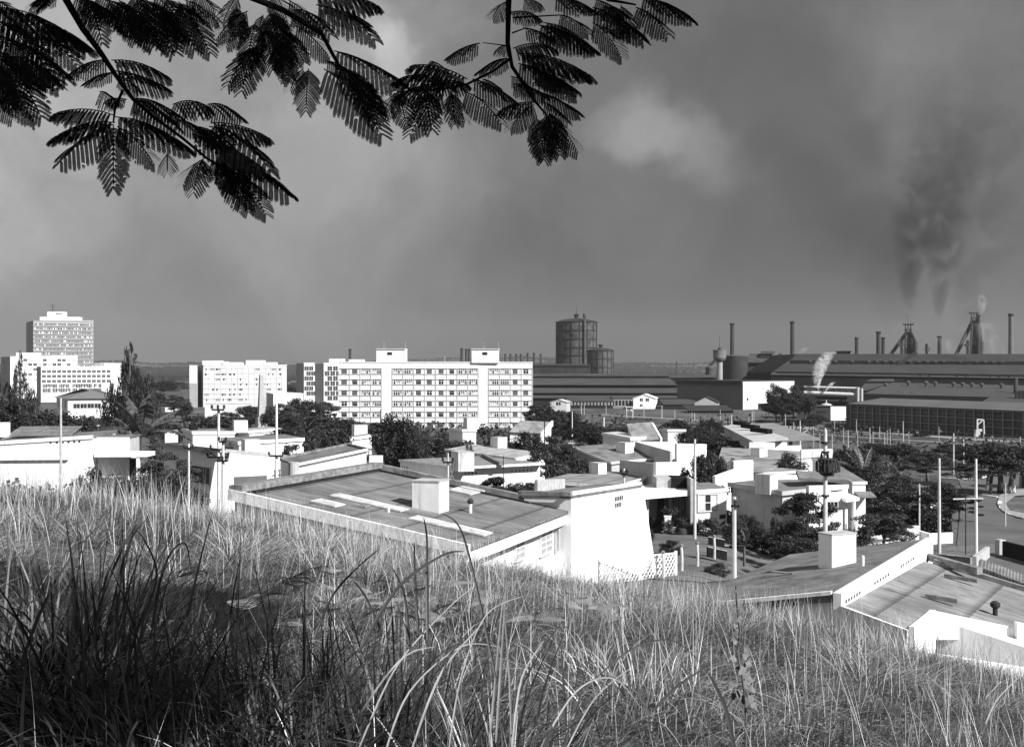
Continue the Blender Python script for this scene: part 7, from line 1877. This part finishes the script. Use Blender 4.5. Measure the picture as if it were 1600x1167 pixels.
    big_blades(t4, [([(775, 1160), (782, 1050), (788, 960), (792, 900)], 3.6, .02), ([(765, 1160), (776, 1040), (786, 940), (798, 905)], 3.7, .018), ([(800, 1170), (796, 1060), (790, 980), (786, 930)], 3.5, .016)], mid)
    big_blades(t5, [([(1150, 1185), (1135, 1110), (1112, 1060), (1100, 1042)], 2.9, .02), ([(1020, 1110), (1060, 1070), (1100, 1044)], 2.9, .014), ([(884, 1130), (880, 1060), (876, 1004)], 3.0, .012), ([(845, 1180), (862, 1140), (868, 1130)], 2.8, .022), ([(930, 1060), (990, 1012), (1050, 1000), (1090, 1030)], 3.2, .008)], blk)
    big_blades(t5, [([(838, 1180), (900, 1080), (960, 1060), (1005, 1110)], 2.9, .01), ([(800, 1170), (815, 1060), (850, 1000)], 2.9, .013), ([(880, 1180), (930, 1090), (990, 1040)], 3.0, .008), ([(1540, 1130), (1560, 1090), (1600, 1050)], 3.4, .012)], pale)
    # climbing vine with heart leaves
    D = 6.4; pts = [W(1150, 915, D), W(1152, 950, D), W(1156, 985, D), W(1152, 1020, D), W(1160, 1060, D), W(1165, 1100, D)]
    t = thing('climbing_vine', 'upright vine with heart-shaped leaves standing in the grass, right of centre', 'vine', (W(1160, 1100, D).x, D, T(W(1160, 0, D).x, D)))
    mb = MB(); mb.tube(pts + [Vector((pts[-1].x, D, T(pts[-1].x, D)))], .006, 6); mb.build('stem', M_bark, t)
    r = random.Random(4)
    hv = mat('vine_leaf', .11, .3, 6, .6)
    for i in range(46):
        s = (i / 45) ** .8; base = W(1152 + 10 * s + r.uniform(-16, 16) * (.3 + s), 925 + 180 * s, D + r.uniform(-.12, .12)); sz = .013 + .017 * s * r.uniform(.6, 1.2)
        nrm = Vector((r.uniform(-.4, .9), -1 + r.uniform(-.3, .5), r.uniform(.0, 1.1))).normalized(); u = nrm.cross(Vector((0, 0, 1))).normalized(); v = u.cross(nrm).normalized() * -1
        a = r.uniform(-.7, .7); u2 = u * math.cos(a) + v * math.sin(a); v2 = -u * math.sin(a) + v * math.cos(a)
        out = [(0, 0.1), (.35, .35), (.7, .28), (.85, -.1), (.6, -.6), (0, -1.25), (-.6, -.6), (-.85, -.1), (-.7, .28), (-.35, .35)]
        mb = MB(); c = base
        P = [base + (u2 * q[0] + v2 * -q[1] * -1) * sz + nrm * (-.12 * sz * abs(q[0])) for q in out]
        for k in range(len(P)): mb.face([c - v2 * 0, P[k], P[(k + 1) % len(P)]])
        mb.build('leaf', hv, t)
    # mimosa-like ferns on the slope
    fg = mat('fern_green', .20, .3, 5, .6)
    for i, (px, D, n, w, lab) in enumerate([(420, 8.0, 20, .5, 'feathery fern patch on the slope, left of centre'), (600, 8.4, 22, .6, 'feathery fern patch on the slope behind the arching dark blades'), (730, 8.0, 18, .5, 'feathery fern patch right of the crossing dark blades'), (510, 7.0, 18, .5, 'nearest feathery fern patch, beside the shaded hollow'), (930, 9.5, 12, .4, 'small feathery fern patch below the lattice fence')]):
        x0 = (px - 800) / F * D; z0 = T(x0, D); t = thing('fern_patch', lab, 'fern', (x0, D, z0), 'fern patches on the slope'); r = random.Random(i)
        for k in range(n):
            o = Vector((x0 + r.uniform(-w, w), D + r.uniform(-w, w), 0)); o.z = T(o.x, o.y) + r.uniform(.20, .36); a = r.uniform(0, 6.28); L = r.uniform(.16, .30)
            d = Vector((math.cos(a), math.sin(a), r.uniform(.1, .6))).normalized(); mb = MB(); N_ = 16; P = []
            for j in range(N_ + 1):
                s = j / N_; P.append(o + d * L * s + Vector((0, 0, -.5 * L * s * s)))
            sd = (Vector((-math.sin(a), math.cos(a), 0)) + Vector((0, 0, r.uniform(-.6, .6)))).normalized()
            root = Vector((o.x * .6 + x0 * .4, o.y * .6 + D * .4, 0)); root.z = T(root.x, root.y)
            mb.tube([root] + P[::4], .002, 4)
            for j in range(1, N_):
                ln = L * .30 * math.sin(math.pi * (j / N_) ** .7) + .008
                for sg in (1, -1):
                    q = P[j] + (sd * sg + d * .45 + Vector((0, 0, -.15))) * ln; e = d * L / N_ * .36
                    mb.face([P[j] - e * .6, q - e * .5, q + e * .5, P[j] + e * .6])
            mb.build('frond', fg, t)
build_foreground()

# ------------------------------------------------------------------ flame tree overhead
def frond(mb, P0, P1, r, pin=None, sag=None, ):
    """bipinnate leaf: rachis P0->P1 with drooping pinnae made of leaflet pairs"""
    ax = P1 - P0; L = ax.length; sag = L * r.uniform(.10, .2); N_ = r.randint(13, 17)
    up = Vector((0, 0, 1)); P = []
    # bowed upward: both ends hang lower than the middle
    for j in range(N_ + 1):
        s = j / N_; P.append(P0 + ax * s + up * (sag * 4 * s * (1 - s) * .6))
    mb.tube(P[::3] + [P[-1]], [.0028] * (len(P[::3])) + [.001], 4, cap=False)
    a = ax.normalized(); wz = min(1, abs(a.z) * 1.15); s1 = a.cross(up); s2 = a.cross(Vector((0, 1, 0)))
    side = (s1.normalized() * (1 - wz) if s1.length > .05 else Vector()) + s2.normalized() * wz * (1 if s1.dot(s2) >= 0 else -1)
    side.normalize()
    tilt = r.uniform(-.35, .35)
    for j in range(1, N_ + 1):
        s = j / N_; ln = (.03 + .31 * L) * (.88 * math.sin(math.pi * (.2 + .68 * s)) + .12) * r.uniform(.9, 1.08)
        for sg in (1, -1):
            d = (side * sg * (.55 + .35 * wz + sg * tilt * (1 - wz)) + a * (.40 + .5 * s) + up * -(.85 + r.uniform(-.15, .2)) * (1 - .6 * wz))
            d.normalize(); k = 15; wv = L / N_ * .36
            p = P[j].copy(); pts = [p.copy()]
            for q in range(k):
                p = p + d * (ln / k); d = (d + up * -.045 * (1 - .5 * wz)).normalized(); pts.append(p.copy())
            wd = d.cross(side * sg + up * .3); wd = (a - d * a.dot(d)); wd = wd.normalized() * wv
            for q in range(k):
                c0 = pts[q]; c1 = pts[q].lerp(pts[q + 1], .90)
                if r.random() < .01: continue
                tp = (.55 if q == 0 else (.6 if q == k - 1 else 1.0)) * r.uniform(.88, 1.08)
                sk = d * (ln / k * .8)
                mb.face([c0, c0 + wd * tp + sk, c1 + wd * tp + sk, c1]); mb.face([c1, c1 - wd * tp + sk, c0 - wd * tp + sk, c0])
FR6 = [(560,315,370,380),(580,315,870,400),(600,370,870,460),(590,380,450,430),(620,400,720,480),(590,600,290,590),(600,640,280,720),(590,650,320,840),(590,650,590,970),(610,660,800,850),(600,610,970,770),(690,515,920,600),(690,515,910,660),
 (900,545,1090,560),(1080,545,1250,610),(910,620,1080,700),(1100,640,1395,715),(1090,660,1400,880),(1120,800,1490,1000),(1060,830,955,960),(1060,830,1010,1000),(1100,830,1200,980),(1200,890,1380,1110),(1220,920,1290,1100),(1190,900,1250,1060),(870,800,872,895),
 (-50,40,430,230),(0,190,330,400),(0,310,230,440),(0,310,210,600),(-60,400,170,620),(-50,480,60,620),(130,170,390,330),(-30,100,290,430),(180,150,430,230),(450,0,530,220),(560,0,780,220),(620,0,700,210),(380,0,560,60),(760,0,900,260),(840,50,880,260),
 (930,10,1090,270),(960,0,1130,110),(1290,60,1130,200),(1280,100,1180,240),(1340,240,1190,440),(1340,240,1260,470),(1370,80,1350,150),(1430,250,1500,420),(520,480,600,540),(300,0,180,10),(1010,660,1200,760),(1000,700,1330,860),(660,520,560,520),(1150,840,1190,1000),
 (-40,250,120,520),(60,300,280,420),(640,40,820,200),(720,-20,800,230),(500,-20,640,130),(800,-20,980,180),(860,-10,1010,250),(700,-30,740,180),(580,20,690,160),(1000,-30,1120,60),(430,-20,530,120),(1240,-20,1160,120),(1230,40,1240,180),(1400,60,1480,330),(1420,-30,1500,120),(1330,120,1290,330),(1380,150,1420,360),(250,-30,150,60),(-30,0,150,150),(-40,330,60,560),(1150,760,1300,920)]
FR7 = [(100,0,345,20),(110,20,330,150),(150,40,310,90),(20,40,160,130),(30,100,160,220),(80,270,70,430),(60,270,10,350),(140,270,360,520),(200,260,350,440),(180,200,440,330),(240,290,380,420),(430,360,370,450),(430,360,460,480),(600,310,430,310),(620,330,430,370),(600,350,480,520),
 (640,360,650,480),(630,360,690,470),(690,360,830,480),(700,310,490,255),(640,300,560,240),(720,310,880,390),(750,170,630,220),(860,230,750,280),(960,400,830,430),(960,410,870,500),(760,310,820,340),(860,10,800,70),(870,50,980,70),(920,110,1030,150),(980,100,1190,190),(1060,60,1170,130),
 (1000,90,1180,180),(880,190,1040,190),(870,190,820,190),(900,210,1170,290),(950,240,1120,370),(960,280,1120,350),(870,300,960,360),(980,360,1130,440),(1000,400,1090,470),(1010,450,1000,620),(1040,470,1130,590),(970,460,1000,610),(1040,0,1190,40),(1190,30,1380,150),(1200,0,1310,60),(1230,20,1310,130),
 (1300,20,1340,140),(1360,30,1480,130),(1380,0,1570,70),(1190,90,1300,220),(920,0,990,20),(0,0,130,110),(-60,40,20,150),(-40,150,10,300),(-70,60,-20,190),(560,320,700,330),(520,340,560,500),(900,250,1060,330),(880,330,1000,380),(1020,440,1060,600),(150,240,260,300),(270,300,340,480),(-20,120,60,240)]
def build_overhead():
    r = random.Random(21)
    base = Vector((-5.5, 2.0, T(-5.5, 2.0)))
    t = thing('flame_tree', 'dark feathery tree whose drooping fronds hang across the top of the view', 'tree', base)
    hub = Vector((-3.6, 2.6, EYE + 3.6))
    mb = MB(); mb.tube([base - Vector((0, 0, .5)), base + Vector((.3, .1, 1.6)), base + Vector((.9, .3, 3.6)), hub], [.26, .21, .18, .13], 12); mb.build('trunk', M_bark, t, smooth=True)
    P6 = lambda x, y, D: W(x / 3.333, y / 3.333, D)
    P7 = lambda x, y, D: W(450 + x / 2.5, y / 2.5, D)
    D = 5.6
    limbs = [
        ([hub, P6(250, -260, 5.0), P6(345, 0, D), P6(430, 150, D), P6(520, 270, D), P6(600, 390, D), P6(690, 515, D)], [.06, .035, .017, .015, .013, .011, .009]),
        ([P6(690, 515, D), P6(800, 610, D), P6(950, 720, D), P6(1070, 820, D), P6(1190, 900, D), P6(1250, 930, D)], [.009, .008, .007, .006, .005, .003]),
        ([P6(640, 470, D), P6(600, 560, D), P6(590, 640, D)], [.007, .006, .004]),
        ([hub, P6(-100, -150, 5.2), P6(-40, 250, D)], [.05, .02, .01]),
        ([P6(300, -150, 5.3), P6(250, 0, D), P6(195, 60, D), P6(185, 110, D)], [.02, .008, .006, .004]),
        ([hub, Vector((-1.6, 4.6, EYE + 2.9)), P6(900, -150, 5.4), P6(1270, -30, D), P7(-20, 40, D), P7(130, 130, D), P7(200, 260, D), P7(300, 330, D)], [.06, .04, .025, .018, .014, .011, .008, .004]),
        ([P6(700, -180, 5.4), P6(640, -40, D)], [.02, .01]),
        ([Vector((-1.6, 4.6, EYE + 2.9)), Vector((-.3, 5.2, EYE + 2.6)), P7(860, -150, D), P7(862, 0, D), P7(858, 170, D), P7(875, 260, D), P7(960, 390, D), P7(1010, 450, D)], [.05, .035, .018, .014, .011, .009, .007, .004]),
        ([P7(870, 230, D), P7(800, 280, D), P7(700, 330, D), P7(600, 350, D), P7(430, 360, D)], [.007, .006, .006, .005, .003]),
        ([P7(860, 180, D), P7(760, 168, D)], [.003, .002]), ([P7(875, 130, D), P7(930, 110, D)], [.004, .003]), ([P7(880, 70, D), P7(1060, 60, D)], [.004, .003]),
        ([Vector((-.3, 5.2, EYE + 2.6)), P7(1150, -120, D), P7(1250, 0, D), P7(1360, 20, D)], [.03, .015, .009, .004]),
    ]
    for i, (p, q) in enumerate(limbs):
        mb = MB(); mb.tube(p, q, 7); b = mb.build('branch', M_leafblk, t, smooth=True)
        if i in (0, 1, 3, 5, 7, 8, 12):
            pass
    groups = {}
    for src, P in ((FR6, P6), (FR7, P7)):
        for (x0, y0, x1, y1) in src:
            d0 = D + r.uniform(-.25, .25); p0 = P(x0, y0, d0); p1 = P(x1, y1, d0 + r.uniform(-.18, .12)); k = (0 if src is FR6 else 1, int(x0 // 450))
            groups.setdefault(k, MB()); frond(groups[k], p0, p1, r)
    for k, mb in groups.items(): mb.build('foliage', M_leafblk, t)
    # crown above and behind the frame: keeps the fronds and the lower left of the slope in shade
    rs = np.random.default_rng(8); cs = []
    for (cx, cy, cz, sx, sy, sz, nb) in CANOPY:
        for _ in range(nb):
            c = rs.uniform(-1, 1, 3) * [sx, sy, sz] + [cx, cy, EYE + cz]; m_ = int(rs.uniform(120, 420)); q = rs.normal(size=(m_, 3)); q /= np.linalg.norm(q, axis=1)[:, None]; q *= rs.uniform(0, 1, (m_, 1)) ** .4
            cs.append(q * [.5, .5, .22] * rs.uniform(.6, 1.3) + c)
    pos = np.concatenate(cs); keep = pos[:, 2] > EYE + .33 * np.maximum(pos[:, 1], 0) + .45; pos = pos[keep]; n = len(pos)
    nr = rs.normal(size=(n, 3)) * .8 + [0, 0, 1]; nr /= np.linalg.norm(nr, axis=1)[:, None]; uu = np.cross(nr, rs.normal(size=(n, 3))); uu /= np.linalg.norm(uu, axis=1)[:, None]; vv = np.cross(nr, uu); s = rs.uniform(.06, .13, (n, 1))
    V = np.stack([pos - uu * s, pos - vv * s * .5, pos + uu * s, pos + vv * s * .5], 1).reshape(-1, 3) - np.array(WL[t.name])
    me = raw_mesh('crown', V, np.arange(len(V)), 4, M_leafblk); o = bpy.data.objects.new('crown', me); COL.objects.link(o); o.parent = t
CANOPY = [(1.9, 3.7, 3.6, 2.2, .8, .35, 30), (2.7, 0.2, 3.8, 1.1, 1.7, .5, 17)]
build_overhead()

# ------------------------------------------------------------------ smoke and steam (real volumes)
def plume(name, label, path, dens, alb, nscale, aniso=0.2, fade=.25, thr=.42):
    """path: list of (px, py, D, radius px)"""
    mb = MB(); pts = [W(a, b, d) for a, b, d, r_ in path]; rad = [1.35 * r_ / F * d for a, b, d, r_ in path]
    kk = 18
    # finer rings, always horizontal
    Q = []; 
    for i in range(len(pts) - 1):
        for j in range(4): Q.append((pts[i].lerp(pts[i + 1], j / 4), rad[i] + (rad[i + 1] - rad[i]) * j / 4))
    Q.append((pts[-1], rad[-1]))
    for p, q in Q:
        for a in range(kk): t_ = 2 * math.pi * a / kk; mb.v.append((p.x + math.cos(t_) * q, p.y + math.sin(t_) * q, p.z))
    for i in range(len(Q) - 1):
        for a in range(kk): b = (a + 1) % kk; mb.f.append((i * kk + a, i * kk + b, (i + 1) * kk + b, (i + 1) * kk + a)); mb.m.append(0)
    mb.f.append(tuple(range(kk))[::-1]); mb.f.append(tuple((len(Q) - 1) * kk + a for a in range(kk))); mb.m += [0, 0]
    m = bpy.data.materials.new(name); m.use_nodes = True; nn, ll = m.node_tree.nodes, m.node_tree.links
    nn.remove(nn['Principled BSDF']); out = nn['Material Output']
    v = nn.new('ShaderNodeVolumePrincipled'); v.inputs['Color'].default_value = (alb, alb, alb, 1); v.inputs['Anisotropy'].default_value = aniso
    tc = nn.new('ShaderNodeTexCoord'); nz = N(nn, 'ShaderNodeTexNoise', i_Scale=nscale, i_Detail=4.0, i_Roughness=.6, i_Distortion=.6); ll.new(tc.outputs['Object'], nz.inputs['Vector'])
    mr = N(nn, 'ShaderNodeMapRange', interpolation_type='SMOOTHSTEP'); mr.inputs['From Min'].default_value = thr; mr.inputs['From Max'].default_value = thr + .2; mr.inputs['To Min'].default_value = 0; mr.inputs['To Max'].default_value = dens
    ll.new(nz.outputs['Fac'], mr.inputs['Value']); 
    H_ = max(p.z + q for p, q in zip(pts, rad)) - min(p.z - q for p, q in zip(pts, rad)); sz_ = nn.new('ShaderNodeSeparateXYZ'); ll.new(tc.outputs['Object'], sz_.inputs[0])
    fd = N(nn, 'ShaderNodeMapRange', interpolation_type='SMOOTHSTEP'); fd.inputs['From Min'].default_value = H_ * fade; fd.inputs['From Max'].default_value = H_ * .98; fd.inputs['To Min'].default_value = 1; fd.inputs['To Max'].default_value = 0
    ll.new(sz_.outputs['Z'], fd.inputs['Value'])
    # thins out away from the plume's own axis: quadratic fit of axis and radius against height
    va = np.array(mb.v); off_ = np.array([(va[:, 0].min() + va[:, 0].max()) / 2, (va[:, 1].min() + va[:, 1].max()) / 2, va[:, 2].min()])
    zz = np.array([p.z for p, q in Q]) - off_[2]; deg = 2
    fx = np.polyfit(zz, [p.x - off_[0] for p, q in Q], deg); fy = np.polyfit(zz, [p.y - off_[1] for p, q in Q], deg); fr = np.polyfit(zz, [q for p, q in Q], deg)
    def poly(c):
        a_ = math_node(nn, ll, 'MULTIPLY', sz_.outputs['Z'], float(c[0])); a_ = math_node(nn, ll, 'ADD', a_, float(c[1])); a_ = math_node(nn, ll, 'MULTIPLY', a_, sz_.outputs['Z']); return math_node(nn, ll, 'ADD', a_, float(c[2]))
    dx_ = math_node(nn, ll, 'SUBTRACT', sz_.outputs['X'], poly(fx)); dy_ = math_node(nn, ll, 'SUBTRACT', sz_.outputs['Y'], poly(fy))
    ds_ = math_node(nn, ll, 'SQRT', math_node(nn, ll, 'ADD', math_node(nn, ll, 'MULTIPLY', dx_, dx_), math_node(nn, ll, 'MULTIPLY', dy_, dy_)))
    ra_ = math_node(nn, ll, 'DIVIDE', ds_, math_node(nn, ll, 'MAXIMUM', poly(fr), .2))
    rf = N(nn, 'ShaderNodeMapRange', interpolation_type='SMOOTHSTEP'); rf.inputs['From Min'].default_value = .25; rf.inputs['From Max'].default_value = .98; rf.inputs['To Min'].default_value = 1; rf.inputs['To Max'].default_value = 0
    ll.new(ra_, rf.inputs['Value'])
    ll.new(math_node(nn, ll, 'MULTIPLY', math_node(nn, ll, 'MULTIPLY', mr.outputs[0], fd.outputs[0]), rf.outputs[0]), v.inputs['Density']); ll.new(v.outputs[0], out.inputs['Volume'])
    o = mb.build(name, m); tag(o, label, 'smoke', 'smoke and steam plumes', 'stuff'); return o
def build_smoke():
    plume('steam_plume', 'bright white steam jet rising before the long mill roof', [(1279, 612, 428, 1.5), (1278, 603, 428, 3), (1276, 592, 428, 6), (1280, 580, 428, 9), (1285, 569, 428, 12), (1290, 558, 428, 12), (1297, 550, 428, 7)], 2.6, .99, 1.0, thr=.44, fade=.4)
    plume('steam_plume', 'small wisp of steam right of the white jet', [(1290, 611, 428, 1.5), (1294, 606, 428, 3), (1299, 600, 428, 3.5), (1303, 597, 428, 3.5)], 2.0, .98, 1.4, thr=.40, fade=.4)
    plume('steam_plume', 'pale steam at the foot of the chimney beside the gabled mill', [(1236, 562, 700, 3), (1242, 555, 700, 7), (1252, 548, 700, 9), (1262, 543, 700, 9)], .12, .92, .13, thr=.42)
    plume('steam_plume', 'pale steam left of the taller blast furnace', [(1494, 560, 760, 5), (1486, 545, 760, 10), (1478, 535, 760, 12), (1472, 528, 760, 12)], .08, .92, .11, thr=.44)
    plume('steam_plume', 'pale steam right of the taller blast furnace', [(1560, 558, 760, 12), (1552, 540, 760, 16), (1545, 525, 760, 14), (1538, 505, 760, 16)], .07, .92, .10, thr=.45)
    plume('smoke_plume', 'bright puff leaving the top of the taller blast furnace', [(1532, 492, 800, 3), (1534, 480, 800, 6), (1536, 470, 800, 7), (1533, 460, 800, 5)], .22, .9, .16, thr=.40)
    plume('smoke_plume', 'dark smoke from the left blast furnace', [(1419, 507, 830, 6), (1420, 480, 830, 9), (1417, 445, 830, 12), (1424, 400, 830, 24), (1430, 350, 830, 34), (1440, 290, 830, 44), (1455, 220, 830, 50), (1465, 160, 830, 40)], .07, .15, .06, thr=.38)
    plume('smoke_plume', 'dark smoke column from the smoking chimney', [(1468, 524, 820, 3), (1468, 500, 820, 6), (1466, 470, 820, 10), (1470, 430, 820, 18), (1478, 380, 820, 30), (1486, 310, 820, 46), (1500, 230, 820, 60), (1510, 170, 820, 50)], .09, .14, .07, thr=.38)
    plume('smoke_plume', 'dark rolling smoke around the taller blast furnace', [(1510, 545, 850, 20), (1515, 510, 850, 26), (1520, 460, 850, 32), (1530, 400, 850, 44), (1540, 330, 850, 75), (1545, 250, 850, 100), (1550, 120, 850, 120), (1550, 40, 850, 110)], .03, .2, .035, thr=.40)
build_smoke()
HAZE_D = 0.00011
def build_haze():
    mb = MB(); mb.pp((-7600, -300, -40), (15200, 0, 0), (0, 8600, 0), (0, 0, 330))
    m = bpy.data.materials.new('haze'); m.use_nodes = True; nn, ll = m.node_tree.nodes, m.node_tree.links
    nn.remove(nn['Principled BSDF']); v = nn.new('ShaderNodeVolumePrincipled'); v.inputs['Color'].default_value = (.38, .38, .38, 1); v.inputs['Density'].default_value = HAZE_D; v.inputs['Anisotropy'].default_value = 0
    ll.new(v.outputs[0], nn['Material Output'].inputs['Volume'])
    o = mb.build('haze', m); tag(o, kind='stuff')
    SC.cycles.volume_bounces = 2
if HAZE_D: build_haze()
SC.cycles.volume_max_steps = 128
SC.cycles.max_bounces = 6
SC.cycles.diffuse_bounces = 3
SC.cycles.transparent_max_bounces = 8
